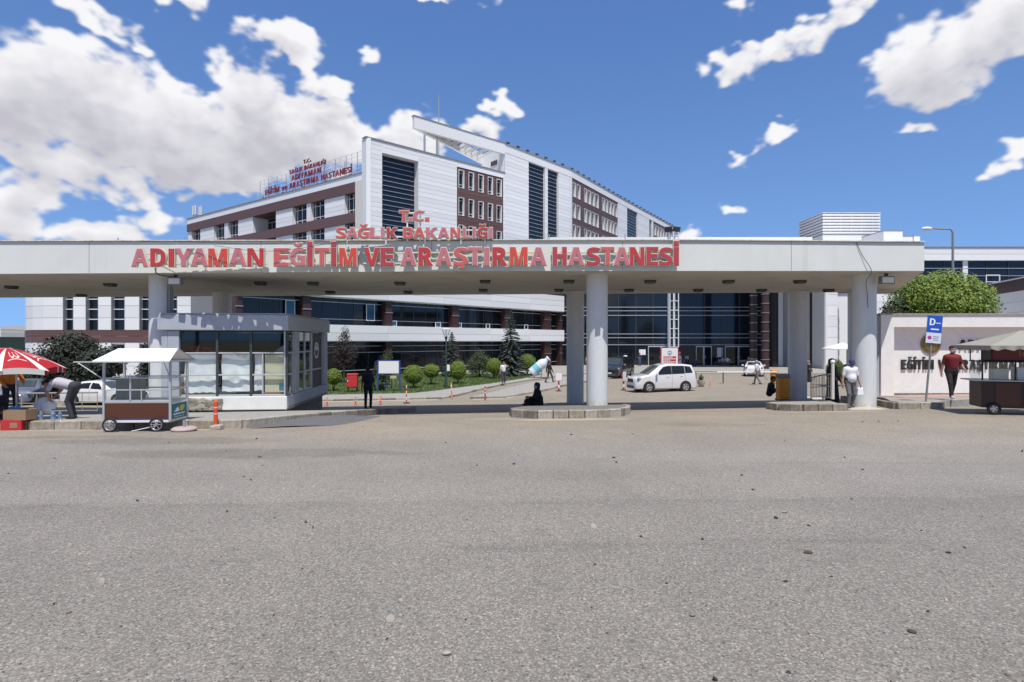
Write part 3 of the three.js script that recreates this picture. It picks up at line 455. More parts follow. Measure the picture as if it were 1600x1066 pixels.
{ // glass entrance hall
  const a = [5.2, -78], b = [41, -78], E = thing('entrance_hall', 'dark glass hospital entrance hall with steel doors', 'building', [a[0], 0, a[1]]), F = face(E, a, b), L = F.len;
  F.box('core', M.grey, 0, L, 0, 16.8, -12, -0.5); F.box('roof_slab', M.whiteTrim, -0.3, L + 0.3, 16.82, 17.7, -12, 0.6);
  const ys = [0, 2.9, 3.87, 4.4, 6.96, 7.6, 8.1, 12.4, 16.8], n = 15, w = L / n;
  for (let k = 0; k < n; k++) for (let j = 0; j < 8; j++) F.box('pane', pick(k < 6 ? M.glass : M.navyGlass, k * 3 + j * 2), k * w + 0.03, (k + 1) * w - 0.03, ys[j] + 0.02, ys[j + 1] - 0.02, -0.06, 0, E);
  for (let j = 1; j < 8; j++) F.box('transom', M.mullion, 0, L, ys[j] - 0.045, ys[j] + 0.045, 0, 0.12); for (let k = 1; k < n; k++) F.box('mullion', M.darkMullion, k * w - 0.04, k * w + 0.04, 0, 16.8, -0.02, 0.08);
  for (const [x0, x1] of [[6.2, 8.0], [13.6, 17.2], [20.2, 22.4], [24.2, 28.0]]) { const g = sub('door', E); for (let i = 0; i < 2; i++) { const p = lerp(x0, x1, i / 2), q = lerp(x0, x1, (i + 1) / 2); F.box('pane', M.glass[i], p + 0.1, q - 0.1, 0.15, 2.6, 0.14, 0.16, g); F.box('frame', M.alu, p, p + 0.1, 0.1, 2.75, 0.12, 0.22, g); F.box('frame', M.alu, q - 0.1, q, 0.1, 2.75, 0.12, 0.22, g); F.box('frame', M.alu, p + 0.1, q - 0.1, 2.6, 2.75, 0.12, 0.22, g); F.box('handle', M.steel, i ? p + 0.18 : q - 0.2, i ? p + 0.22 : q - 0.16, 1.0, 1.4, 0.22, 0.28, g); } }
  for (const [x, y, w2, h] of [[12.4, 1.5, 0.9, 0.75], [23.2, 1.2, 0.8, 1.3], [17.6, 1.5, 0.55, 0.4]]) F.box('notice', M.signWhite, x, x + w2, y, y + h, 0.02, 0.04);
  const Pc = thing('entrance_canopy', 'deep entrance canopy roof on ringed maroon columns', 'canopy', [32, 0, -70]);
  box('roof_slab', M.whiteTrim, Pc, -10, 10, 13.2, 14.4, -7.6, 4); 
  for (const [x, z, r] of [[-2.0, 0, 0.42], [-1.55, 2.3, 0.44]]) { mesh('column', new THREE.CylinderGeometry(r, r, 13.2, 20), M.maroon, Pc, x, 6.6, z); for (let y = 1.2; y < 12.5; y += 1.12) mesh('column_ring', new THREE.CylinderGeometry(r + 0.07, r + 0.07, 0.07, 20), M.steel, Pc, x, y, z); }
  mesh('column', new THREE.CylinderGeometry(0.5, 0.5, 13.2, 16), M.black, Pc, 1.6, 6.6, -2.2);
}
{ // right-hand block beside the entrance
  const X = thing('hospital_side_block', 'white side block with maroon ringed column beside the entrance canopy', 'building', [37.2, 0, -67]);
  const lf = face(X, [40.9, -77], [37.2, -67]), ff = face(X, [37.2, -67], [38.75, -67]);
  box('core', M.whiteTrim, X, 0.3, 6, 0, 12.6, -12, -1.0);
  cladding(X, lf, 0, lf.len, 0, 12.8, 0, 1.28, M.white, 'panel', 0.3); cladding(X, ff, 0.002, ff.len, 0, 12.8, 0, 1.28, M.white, 'panel', 0.5);
  mesh('column', new THREE.CylinderGeometry(0.36, 0.36, 12.6, 18), std(col(0.16, 0.07, 0.075), 0.5), X, 2.35, 6.3, 1.6); for (let y = 0.9; y < 12; y += 0.95) mesh('column_ring', new THREE.CylinderGeometry(0.44, 0.44, 0.06, 18), M.steel, X, 2.35, y, 1.6);
  mesh('column', new THREE.CylinderGeometry(0.34, 0.34, 12.6, 18), M.maroon, X, 0.5, 6.3, -3.6);
  box('fin_wall', M.white[1], X, -3.6, -2.1, 0, 12.6, -6.4, -6); box('fin_wall', M.white[0], X, 0.0, 0.3, 0, 12.6, -5.4, -5);
  const Wg = thing('hospital_right_wing', 'long white wing with navy strip window above the sign wall', 'building', [39.4, 0, -68]), F = face(Wg, [39.4, -68], [76, -68]);
  F.box('core', M.whiteTrim, 0.1, F.len, 0, 14.3, -20, -0.6); F.box('coping', M.grey, -0.1, F.len, 14.7, 14.82, -0.8, 0.1);
  cladding(Wg, F, 0, F.len, 13.15, 14.7, 0, 0.78, M.white, 'panel', 0.5); F.box('brown_fascia', M.brown[0], 0, F.len, 9.2, 10.2, -0.5, 0.05); cladding(Wg, F, 0, F.len, 0, 9.18, 0, 1.0, M.white, 'panel', 0.5);
  const g = sub('strip_window', Wg); for (let s = 0, i = 0; s < F.len - 0.5; s += 2.6, i++) { F.box('pane', pick(M.navyGlass, i), s + 0.03, Math.min(F.len, s + 2.6) - 0.03, 10.22, 13.13, -0.42, -0.38, g); F.box('mullion', i === 6 ? M.white[0] : M.darkMullion, s - (i === 6 ? 0.3 : 0.03), s + (i === 6 ? 0.3 : 0.03), 10.2, 13.13, -0.42, -0.3, g); } for (const y of [11.3, 12.2]) F.box('transom', M.mullion, 0, F.len, y, y + 0.07, -0.38, -0.28, g);
  for (const [p, q, r, t] of [[17.6, 17.7, 9.9, 11.4], [19.2, 19.3, 9.9, 11.4], [17.7, 19.2, 11.3, 11.4], [17.7, 19.2, 10.5, 10.58]]) F.box('roof_frame', M.mullionWhite, p, q, r, t, 0.2, 0.3);
  const Nb = thing('stepped_block', 'nearer white block with a brown band rising beside the round tree', 'building', [51, 0, -60]), lb = face(Nb, [51, -60], [46, -45]);
  cladding(Nb, lb, 0, lb.len, 0, 8.3, 0, 1.0, M.white, 'panel', 0.8); lb.box('brown_fascia', M.maroon, -0.1, lb.len, 8.32, 9.42, -0.8, 0.06); lb.box('coping', M.whiteTrim, -0.15, lb.len, 9.44, 9.56, -0.9, 0.12); lb.box('core', M.whiteTrim, 0.05, lb.len, 0, 9.3, -14, -0.85);
  // plant rooms on the roof
  const Lb = thing('louvred_plant_room', 'white louvred plant room on the hospital roof', 'plant room', [46.9, 14.3, -85]);
  box('core', M.grey, Lb, 0.15, 8.55, 5.2, 8.3, -7, -0.2); box('plinth', M.white[0], Lb, -0.05, 9.4, 0, 5.15, -8, 0.1); box('plinth_cap', M.grey, Lb, -0.1, 9.45, 5.15, 5.25, -8.05, 0.15);
  for (let i = 0; i < 7; i++) { box('louvre_blade', M.white[2], Lb, 0, 8.7, 5.32 + i * 0.45, 5.62 + i * 0.45, -0.16, 0.02); box('louvre_blade', M.white[0], Lb, -0.02, 0.13, 5.32 + i * 0.45, 5.62 + i * 0.45, -7.1, -0.18); } box('roof_cap', M.white[2], Lb, -0.05, 8.75, 8.42, 8.5, -7.1, 0.08);
  for (let i = 0; i < 5; i++) box('louvre_post', M.white[0], Lb, 1.2 + i * 1.6, 1.28 + i * 1.6, 5.3, 8.4, -0.19, -0.165);
  const S1 = thing('stair_head', 'small white stepped stair head beside the louvred plant room', 'roof block', [52.8, 14.3, -80]);
  box('wall', M.white[0], S1, 0, 2.7, 0, 4.75, -6, 0); box('cap', M.grey, S1, -0.05, 2.75, 4.75, 4.85, -6.05, 0.05); box('low_wall', M.white[1], S1, 2.75, 4.2, 0, 4.0, -5, -0.05); box('cap', M.grey, S1, 2.78, 4.2, 4.0, 4.08, -5, 0); box('low_wall', M.white[2], S1, 4.25, 5.1, 0, 4.05, -5, 0.1); box('cap', M.grey, S1, 4.2, 5.15, 4.05, 4.12, -5, 0.15);
}
{ // white annex with rounded end
  const X = thing('hospital_annex', 'white panelled annex with tall slot windows and a rounded end', 'building', [-42, 0, -52]), F = face(X, [-42, -52], [-25.5, -52]), L = F.len;
  const segs = []; for (let i = 0; i < 7; i++) { const p = (k) => { const t = PI * (1 - k / 7 * 0.5); return [-42 + 6.5 * Math.cos(t), -58.5 + 6.5 * Math.sin(t)]; }; segs.push(face(X, p(i), p(i + 1))); }
  F.box('core', M.whiteTrim, 0, L, 0, 12, -14, -0.75); mesh('core', new THREE.CylinderGeometry(5.7, 5.7, 12, 24), M.whiteTrim, X, 0, 6, -6.5);
  const wins = [[0.5, 1.5], [2.6, 3.8], [4.95, 6.25], [7.55, 8.8], [9.9, 11.1], [12.5, 13.9]];
  for (const [y0, y1, wy0, wy1] of [[0, 3.3, 0.4, 3.1], [4.44, 12.3, 4.5, 12.0]]) {
    let s = 0; const pit = 1.05;
    for (const [a, b] of [...wins, [L, L]]) { cladding(X, F, s, a, y0, y1, 0, pit, M.white, 'panel', 0.7); s = b; }
    for (const [a, b] of wins) { const w = sub('window', X), n = Math.round((wy1 - wy0) / 0.95), h = (wy1 - wy0) / n; for (let i = 0; i < n; i++) { F.box('pane', pick(M.glass, i + Math.floor(a)), a, b, wy0 + i * h + 0.04, wy0 + (i + 1) * h - 0.04, -0.5, -0.46, w); F.box('transom', M.mullionWhite, a, b, wy0 + (i + 1) * h - 0.04, wy0 + (i + 1) * h + 0.04, -0.5, -0.38, w); } F.box('reveal', M.mullion, b - 0.05, b, y0, y1, -0.5, 0, w); F.box('reveal', M.mullion, a, a + 0.05, y0, y1, -0.5, 0, w); if (wy0 - y0 > 0.1) F.box('sill_panel', M.white[1], a + 0.06, b - 0.06, y0, wy0 - 0.04, -0.5, -0.02, w); if (y1 - wy1 > 0.05) F.box('head_panel', M.white[1], a + 0.06, b - 0.06, wy1 + 0.05, y1, -0.5, -0.02, w); }
    for (const S of segs) cladding(X, S, 0.004, S.len - 0.004, y0, y1, 0, pit, M.white, 'panel', 0.5);
  }
  for (const G of [F, ...segs]) { G.box('brown_fascia', M.brown[1], 0, G.len, 3.32, 3.86, -0.5, 0.04); G.box('brown_fascia', M.brown[0], 0, G.len, 3.88, 4.42, -0.5, 0.04); G.box('coping', M.grey, 0, G.len, 12.3, 12.45, -0.6, 0.1); }
}
// ------------------------------------------------------------------ gate canopy with its lettering
{
  const G = thing('entrance_gate', 'wide white concrete gate canopy on round columns with red lettering', 'gate', [0, 0, -17.35]);
  const zf = (x) => (x >= 0 ? 0 : 0.046 * x);                      // the front edge draws back slightly along its length
  const front = []; for (let x = -30; x <= 12.7; x += 1.22) front.push([x, zf(x)]); front.push([12.72, -0.03]);
  const plan = [...front, [17, -7.7], [12.8, -7.7], [-25.4, -10.7], [-30, -11.1]];
  const slab = prism(plan, 5.58, 6.51), p = slab.attributes.position; for (let i = 0; i < p.count; i++) if (p.getY(i) > 6) p.setY(i, p.getY(i) + 0.1 * clamp(-p.getX(i) / 16, 0, 1.6) - 0.05 * clamp((p.getX(i) - 6) / 6));
  const under = slab.clone(), top = slab;
  const split = (g, keep) => { const q = g.attributes.position, n = g.attributes.normal, P = [], Q = []; for (let i = 0; i < q.count; i += 3) if (keep(n.getY(i))) for (let j = 0; j < 3; j++) { P.push(q.getX(i + j), q.getY(i + j), q.getZ(i + j)); Q.push(n.getX(i + j), n.getY(i + j), n.getZ(i + j)); } const o = new THREE.BufferGeometry(); o.setAttribute('position', new THREE.Float32BufferAttribute(P, 3)); o.setAttribute('normal', new THREE.Float32BufferAttribute(Q, 3)); return metreUV(o); };
  // weathered paint: rain streaks run down from the coping
  const streaks = texture(640, (u, v, o) => { const s = Math.pow(clamp(0.5 + 1.5 * tile(u, 0.3, 60, 4, 3)), 3) * clamp(0.25 + 1.3 * tile(u, v * 0.15, 22, 4, 8)), n = 1 + 0.1 * tile(u, v, 12, 4, 2) - 0.16 * s * clamp(0.6 + tile(u, v, 8, 3, 5)); o[0] = 0.68 * n; o[1] = 0.69 * n; o[2] = 0.66 * n * (1 - 0.05 * s); }, true, 0.11);
  mesh('fascia', split(top, (ny) => ny > -0.5), new THREE.MeshStandardMaterial({ map: streaks, roughness: 0.6 }), G);
  const stain = texture(640, (u, v, o) => { const n = tile(u, v, 7, 5, 1), b = smooth(0.1, 0.2, tile(u, v, 11, 4, 6)), c = smooth(0.012, 0.0, Math.abs(tile(u, v, 6, 5, 9))), k = 1 + 0.18 * n - 0.1 * b - 0.14 * c; o[0] = 0.5 * k; o[1] = 0.47 * k; o[2] = 0.405 * k; }, true, 0.09);
  mesh('soffit', split(under, (ny) => ny < -0.5), new THREE.MeshStandardMaterial({ map: stain, roughness: 0.8 }), G);
  { const cop = front.map(([x, z]) => [x, 6.512 + 0.1 * clamp(-x / 16, 0, 1.6) - 0.05 * clamp((x - 6) / 6), z]); mesh('coping', sheet([cop.map(([x, y, z]) => [x, y, z + 0.05]), cop.map(([x, y, z]) => [x, y + 0.035, z + 0.05]), cop.map(([x, y, z]) => [x, y + 0.035, z - 0.4]), cop.map(([x, y, z]) => [x, y, z - 0.4])]), M.concretePale, G); }
  for (const x of [-13.5, -7.9, -2.5, 3.4, 8.6]) box('fascia_joint', M.grey, G, x, x + 0.012, 5.6, 6.5 + 0.1 * clamp(-x / 16), zf(x) - 0.02, zf(x) + 0.006);
  const colTex = texture(320, (u, v, o) => { const y = v * 6, s = smooth(0.55, 0.1, y + 0.9 * tile(u, v, 26, 4, 4)) * clamp(0.45 + 1.6 * tile(u, v, 12, 4, 2)), n = 1 + 0.08 * tile(u, v, 14, 4, 9) - 0.05 * tile(u, v, 40, 3, 12); o[0] = 0.66 * n * (1 - 0.12 * s); o[1] = 0.675 * n * (1 - 0.27 * s); o[2] = 0.68 * n * (1 - 0.62 * s); }, true, 1);
  const cm = new THREE.MeshStandardMaterial({ map: colTex, roughness: 0.55 }); colTex.wrapT = THREE.RepeatWrapping;
  const column = (x, z, r, y0) => { const h = 5.6 - y0, g = new THREE.CylinderGeometry(r, r, h, 40, 1, true), uv = g.attributes.uv; for (let i = 0; i < uv.count; i++) uv.setY(i, uv.getY(i) * h / 6 + 0.004); mesh('column', g, cm, G, x, y0 + h / 2, z + 17.35); };
  column(-11.76, -18.88, 0.36, 0.9); column(2.79, -18.47, 0.345, 1.1); column(11.62, -18.58, 0.35, 1.0);
  column(-12.87, -25, 0.38, 0.0); column(2.76, -24.6, 0.37, 0.4); column(12.47, -24.6, 0.38, 0.3); column(15.1, -24.6, 0.38, 0.3);
  for (const [x, z] of [[-19.64, -22.1], [-15.07, -21.12], [-9.2, -20.6], [-7.3, -20.66], [-4.11, -20.66], [-0.95, -20.01], [2.02, -20.01], [4.91, -20.01], [7.69, -20.01], [10.23, -20.01], [-19.91, -26.04], [-7.86, -24.37], [-4.49, -24.37], [-1.2, -23.47], [1.95, -23.47], [4.88, -23.47], [7.76, -23.47], [10.4, -23.47], [13.2, -23.47]]) {
    const l = sub('ceiling_lamp', G, x, 5.58, z + 17.35); rb('housing', M.darkGrey, l, -0.19, 0.19, -0.07, -0.001, -0.13, 0.13); rb('lens', M.cream, l, -0.12, 0.12, -0.1, -0.071, -0.08, 0.08, 0.008);
    for (let i = 0; i < 4; i++) box('guard_bar', M.black, l, -0.15 + i * 0.095, -0.135 + i * 0.095, -0.112, -0.072, -0.12, 0.12); for (const s of [-0.13, 0.115]) box('guard_bar', M.black, l, -0.17, 0.17, -0.114, -0.1, s, s + 0.015);
  }
  for (const [x, z] of [[-10.95, -18.3], [11.95, -17.95]]) { const l = sub('floodlight', G, x, 5.36, z + 17.35); rb('housing', M.grey, l, -0.22, 0.22, -0.13, 0.13, -0.1, 0.06, 0.02); box('lens', M.signWhite, l, -0.18, 0.18, -0.09, 0.09, 0.062, 0.07); rb('bracket', M.darkGrey, l, -0.05, 0.05, 0.13, 0.22, -0.06, 0.0); }
  // lettering: box letters on rails, sun-bleached to different reds
  const main = [['A', -11.786, 0.492], ['D', -11.187, 0.453], ['I', -10.614, 0.155], ['Y', -10.414, 0.519], ['A', -9.92, 0.517], ['M', -9.368, 0.566], ['A', -8.723, 0.525], ['N', -8.145, 0.479], ['E', -7.324, 0.44], ['Ğ', -6.812, 0.434], ['İ', -6.285, 0.147], ['T', -6.051, 0.419], ['İ', -5.545, 0.14], ['M', -5.293, 0.513], ['V', -4.526, 0.451], ['E', -4.02, 0.386], ['A', -3.402, 0.463], ['R', -2.852, 0.417], ['A', -2.323, 0.469], ['Ş', -1.773, 0.417], ['T', -1.331, 0.399], ['I', -0.837, 0.136], ['R', -0.585, 0.43], ['M', -0.05, 0.513], ['A', 0.57, 0.473], ['H', 1.254, 0.403], ['A', 1.724, 0.465], ['S', 2.286, 0.393], ['T', 2.732, 0.372], ['A', 3.112, 0.475], ['N', 3.604, 0.415], ['E', 4.107, 0.335], ['S', 4.495, 0.388], ['İ', 4.937, 0.136]];
  const tone = [2, 0, 0, 2, 2, 1, 2, 0, 4, 2, 3, 4, 3, 1, 0, 3, 2, 0, 2, 4, 2, 2, 0, 1, 2, 3, 2, 3, 4, 2, 0, 3, 3, 3];
  main.forEach(([c, x, w], i) => letterPair(G, c, x, 5.735 + 0.006 * Math.sin(i * 2.3), 0.1 + zf(x) * 0.55, w, 0.54, 0.1, M.letterRed[tone[i]], M.letterCase));
  const top1 = [['S', -5.374, 0.289], ['A', -5.046, 0.327], ['Ğ', -4.7, 0.318], ['L', -4.334, 0.289], ['I', -3.997, 0.079], ['K', -3.825, 0.304], ['B', -3.321, 0.297], ['A', -3.007, 0.343], ['K', -2.621, 0.318], ['A', -2.256, 0.329], ['N', -1.874, 0.281], ['L', -1.499, 0.227], ['I', -1.194, 0.077], ['Ğ', -1.052, 0.299], ['I', -0.693, 0.091]];
  top1.forEach(([c, x, w], i) => letterPair(G, c, x, 6.565, 0.06, w, 0.325, 0.08, M.letterRed[[4, 2, 4, 2, 5, 3, 4, 4, 2, 2, 4, 2, 2, 3, 5][i]], M.letterCase, 0.009));
  [['T', -3.448, 0.289], ['.', -3.147, 0.104], ['C', -3.007, 0.31], ['.', -2.648, 0.106]].forEach(([c, x, w], i) => letterPair(G, c, x, 7.085, 0.06, w, 0.325, 0.08, M.letterRed[[4, 2, 2, 4][i]], M.letterCase, 0.009));
  for (const y of [6.14, 5.815]) for (const [a, b] of [[-11.5, -7.6], [-7.2, -4.9], [-4.6, 0.9], [1.2, 4.95]]) { const r = mesh('sign_rail', rbox(b - a, 0.045, 0.05, 0.008), M.cream, G, (a + b) / 2, y, 0.065 + zf((a + b) / 2) * 0.55); r.rotation.y = a < 0 ? -0.025 : 0; }
  for (let x = -11.3; x < 5; x += 1.62) rb('rail_stay', M.galv, G, x, x + 0.04, 5.95, 5.99, zf(x) - 0.02, 0.04 + zf(x) * 0.55, 0.006);
  for (const [y, a, b] of [[6.83, -5.2, -0.75], [6.62, -5.2, -0.75], [7.36, -3.4, -2.45], [7.14, -3.4, -2.45]]) rb('sign_rail', M.whiteTrim, G, a, b, y - 0.02, y + 0.02, 0.02, 0.05, 0.006);
  for (const x of [-5.1, -3.9, -2.7, -1.6, -0.85]) { rb('sign_stay', M.whiteTrim, G, x, x + 0.04, 6.4, 6.82, -0.03, 0.018, 0.006); } for (const x of [-3.25, -2.85]) rb('sign_stay', M.whiteTrim, G, x, x + 0.045, 6.5, 7.4, -0.03, 0.018, 0.006);
  for (const x of [-10.4, -7.2, -6.4, 1.15, 3.5, -12.6]) bar('stub_post', M.galv, G, [x, 6.48, zf(x) - 0.08], [x, 6.72, zf(x) - 0.08], 0.016);
  // loose cables and the conduit down the kiosk column
  const cable = (pts, r = 0.014) => mesh('cable', tubeGeo(pts, r, 40, 6), M.black, G);
  cable([[-11.25, 5.72, -0.38], [-11.2, 5.55, -0.42], [-11.0, 5.49, -0.7], [-11.0, 5.5, -0.85], [-11.3, 5.25, -1.2]]); cable([[-11.4, 5.3, -1.3], [-11.42, 4.2, -1.34], [-11.42, 2.4, -1.34]], 0.012); bar('conduit', M.grey, G, [-11.37, 5.5, -1.45], [-11.37, 1.5, -1.45], 0.035);
  cable([[-11.6, 6.56, -0.3], [-9.8, 6.46, 0.08], [-7.6, 6.36, 0.3], [-5.4, 6.56, 0.0]], 0.007); cable([[-9.0, 6.3, 0.34], [-7.4, 6.13, 0.36], [-5.2, 6.4, 0.36]], 0.006);
  cable([[10.6, 6.46, 0.02], [10.75, 6.1, 0.03], [11.05, 5.6, 0.03], [11.35, 5.3, -0.7], [11.5, 4.9, -0.87], [11.52, 4.5, -0.87]], 0.008);
}
// ------------------------------------------------------------------ kiosk
{
  const K = thing('gate_kiosk', 'grey glazed gate kiosk with white sheets behind its windows', 'kiosk', [-7.43, 0, -18.57], 0.085), g = M.kioskGrey, w = M.plaster, X0 = -3.95, Z1 = -5.6;
  const metre = (name, mat, x0, x1, y0, y1, z0, z1, r = 0.02, par = K) => rb(name, mat, par, x0, x1, y0, y1, z0, z1, r);
  metre('plinth', M.concreteDark, X0 + 0.1, -0.18, 0.1, 1.14, Z1 + 0.15, -0.2); metre('floor', M.concrete, X0, 0, 1.145, 1.22, Z1, -0.02);
  metre('base_wall', w, X0, 0, 1.16, 1.6, -0.2, 0); metre('base_wall', g, -0.2, -0.002, 1.225, 1.6, Z1, -0.205); metre('back_wall', g, X0 + 0.2, -0.2, 1.225, 3.76, Z1, Z1 + 0.18); metre('side_wall', g, X0, X0 + 0.2, 1.6, 3.76, Z1, -0.002); metre('window_pier', g, X0 + 0.2, -3.4, 1.61, 3.76, -0.2, -0.002);
  metre('roof_fascia', M.kioskGrey, X0 - 0.08, 0.08, 3.77, 4.28, Z1 - 0.05, 0.1, 0.025); metre('roof_cap', g, X0 - 0.05, 0.05, 4.282, 4.33, Z1, 0.07);
  metre('corner_pier', g, -0.22, 0.0, 1.61, 3.76, -1.45, -0.95); metre('rear_pier', g, -0.22, 0, 1.61, 3.76, Z1, -4.9);
  const winF = sub('front_window', K), fr = (x0, x1, y0, y1) => rb('frame', M.alu, winF, x0, x1, y0, y1, -0.12, -0.05, 0.008);
  const xs = [-3.4, -2.23, -1.16, -0.02], ys = [1.61, 2.3, 3.0, 3.76];
  for (let i = 0; i < 3; i++) for (let j = 0; j < 3; j++) box('pane', j === 2 ? M.tinted : M.clear, winF, xs[i] + 0.04, xs[i + 1] - 0.04, ys[j] + 0.03, ys[j + 1] - 0.03, -0.094, -0.088);
  for (const x of xs) rb('mullion', M.darkMullion, winF, x - 0.04, x + 0.04, 1.61, 3.75, -0.12, -0.05, 0.008); for (const y of [1.61, 2.28, 3.0]) for (let i = 0; i < 3; i++) fr(xs[i] + 0.042, xs[i + 1] - 0.042, y, y + 0.05);
  fr(-0.81, -0.77, 1.67, 2.98);
  const winS = sub('side_window', K), fs = (z0, z1, y0, y1) => rb('frame', M.alu, winS, -0.11, -0.04, y0, y1, z0, z1, 0.008), panes = [[-0.93, -0.06], [-3.2, -1.48]];
  for (const [a, b] of panes) { for (let j = 0; j < 3; j++) box('pane', j === 2 ? M.tinted : M.clear, winS, -0.082, -0.076, ys[j] + 0.03, ys[j + 1] - 0.03, a + 0.02, b - 0.02); for (const y of [1.61, 2.28, 3.0]) fs(a, b, y, y + 0.05); fs(b - 0.04, b, 1.67, 3.75); fs(a, a + 0.04, 1.67, 3.75); } fs(-2.36, -2.31, 1.67, 3.75);
  const dr = sub('door', K); box('leaf', M.darkGrey, dr, -0.14, -0.08, 1.25, 3.7, -4.85, -3.28); rb('door_frame', M.alu, dr, -0.15, -0.03, 1.25, 3.75, -3.27, -3.2, 0.008); rb('door_frame', M.alu, dr, -0.15, -0.03, 1.25, 3.75, -4.9, -4.84, 0.008); mesh('round_emblem', new THREE.RingGeometry(0.24, 0.33, 36), M.signWhite, dr, -0.072, 3.05, -4.05, PI / 2); { const e = mesh('emblem_disc', new THREE.CircleGeometry(0.2, 30, 0, PI), M.signWhite, dr, -0.071, 3.05, -4.05, PI / 2); } box('pull_bar', M.alu, dr, -0.075, -0.04, 2.28, 2.33, -4.8, -3.32);
  // sheets hung inside
  const r = rng(77);
  const hang = (x0, x1, y0, y1, mat, name) => { const rows = []; for (let i = 0; i <= 26; i++) { const row = []; for (let j = 0; j <= 26; j++) { const u = j / 26, v = i / 26, x = lerp(x0, x1, u), sag = 0.1 * Math.sin(PI * u) * (1 - v) * r.call ? 0 : 0; row.push([x + 0.015 * Math.sin(v * 7 + x * 3), lerp(y0, y1, v) + (v < 0.04 ? 0.05 * N3(x * 5, 1, 2) : 0), -0.22 + 0.06 * fbm(x * 1.5 + v * 1.1, v * 1.7 - x, 3, 2) + 0.022 * Math.sin(9 * Math.abs(u - 0.5) + v * 7 + x * 2) * clamp(1.2 - v) * Math.abs(N3(x * 1.4, v * 1.6, 7)) * 2.4]); } rows.push(row); } mesh(name, sheet(rows), mat, K); };
  const sheetCloth = std(col(0.84, 0.86, 0.86), 0.95, { side: THREE.DoubleSide });
  hang(-3.32, -2.3, 1.72, 2.98, sheetCloth, 'sheet'); hang(-2.14, -1.22, 1.75, 2.98, sheetCloth, 'sheet'); hang(-1.1, -0.83, 1.78, 2.98, sheetCloth, 'sheet');
  box('board', std(col(0.6, 0.58, 0.42), 0.8), K, -0.76, -0.14, 1.72, 2.97, -0.24, -0.2); box('poster', std(col(0.03, 0.2, 0.24), 0.6), K, -0.3, -0.1, 1.8, 2.0, -0.19, -0.18); box('ledge', std(col(0.35, 0.12, 0.05), 0.7), K, -0.8, -0.25, 1.66, 1.71, -0.3, -0.15);
  box('counter', M.grey, K, X0 + 0.25, -0.3, 1.95, 2.0, -1.0, -0.4);
  // broken base course beside the cart
  const st = rng(9); for (let k = 0; k < 22; k++) { const x = -3.9 + st() * 1.75, y = 1.2 + st() * 0.34; mesh('rubble_stone', rbox(0.18 + Math.round(st() * 3) * 0.06, 0.1 + Math.round(st() * 2) * 0.03, 0.08, 0.03), pick([M.concrete, M.concretePale, M.concreteDark], k), K, x, y, 0.02 + st() * 0.02).rotation.z = (st() - 0.5) * 0.5; }
}
// ------------------------------------------------------------------ white sign wall
{
  const W = thing('sign_wall', 'white recessed entrance wall with dark hospital lettering and round plaque', 'wall', [14.75, 0, -22.5]), y0 = 0.9, L = 20;
  const mk = (n, m, x0, x1, a, b, z0, z1) => mesh(n, metreUV(new THREE.BoxGeometry(x1 - x0, b - a, z1 - z0)), m, W, (x0 + x1) / 2, (a + b) / 2, (z0 + z1) / 2);
  mk('back_panel', M.plaster, 0.02, L, y0, 4.4, -0.95, -0.43); mk('top_beam', M.plaster, 0.0, L, 3.98, 4.47, -0.95, 0); mk('end_pier', M.plaster, 0.0, 0.52, y0, 3.978, -0.428, 0.0); mk('shade_toned_return', M.kioskGrey, -0.3, -0.004, y0, 4.42, -0.9, -0.1); mk('footing', M.concreteDark, 0.54, L, y0, 1.3, -0.428, -0.4);  // left end return is coloured grey to stand for shade on that side
  mk('coping', M.concretePale, -0.04, L, 4.474, 4.52, -1.0, 0.05);
  const gold = std(col(0.3, 0.21, 0.07), 0.35, { metalness: 0.7 }), dark = std(col(0.03, 0.025, 0.02), 0.45);
  const plaque = (x, y, r) => { const p = sub('plaque', W, x, y, -0.4); const d = new THREE.CylinderGeometry(r, r, 0.05, 40); d.rotateX(PI / 2); mesh('disc', d, gold, p); const t = new THREE.TorusGeometry(r * 0.78, 0.012, 6, 40); mesh('ring', t, dark, p, 0, 0, 0.028); for (let i = 0; i < 3; i++) rb('bar_mark', dark, p, -r * 0.4 + i * 0.06, r * 0.4 - i * 0.04, -0.05 + i * 0.05, -0.03 + i * 0.05, 0.026, 0.034, 0.004); };
  plaque(2.28, 3.3, 0.4); plaque(6.75, 3.55, 0.4);
  const F = { put: (m, s, y, o) => { m.position.set(s, y, o); } };
  flatText(W, F, 'ADIYAMAN', 3.4, 6.3, 3.07, 0.4, -0.425, [dark], 0.06); flatText(W, F, 'EĞİTİM VE ARAŞTIRMA HASTANESİ', 1.06, 8.2, 2.26, 0.4, -0.425, [dark], 0.06);
}
// ------------------------------------------------------------------ street furniture
function delineator(x, z, h, label, group, mat = M.orange, base = true, bent = 0) {
  const d = thing('delineator_post', label, 'bollard', [x, gy(x, z) + 0.01, z], 0, group); d.rotation.z = bent;
  mesh('post', new THREE.LatheGeometry([[0.001, h], [0.035, h], [0.042, h - 0.03], [0.042, 0.06], [0.06, 0.03], [0.09, 0], [0.001, 0]].map(([a, b]) => new THREE.Vector2(a, b)), 14), mat, d);
  for (const k of [0.55, 0.8]) mesh('reflective_band', new THREE.CylinderGeometry(0.0445, 0.0445, h * 0.1, 14), M.signWhite, d, 0, h * k, 0); return d;
}
const row = 'orange posts along the inner lane';
for (const [x, z] of [[-10.05, -30.6], [-8.5, -30.6], [-7.15, -30.6]]) delineator(x, z, 0.45, 'short orange lane post with white bands on the inner lane', row);
delineator(-3.64, -34.06, 0.95, 'bent pale orange post by the garden kerb', null, M.paleOrange, true, 0.04);
delineator(-1.55, -32.56, 0.78, 'slim red post at the tip of the forked footpath', null, M.red);
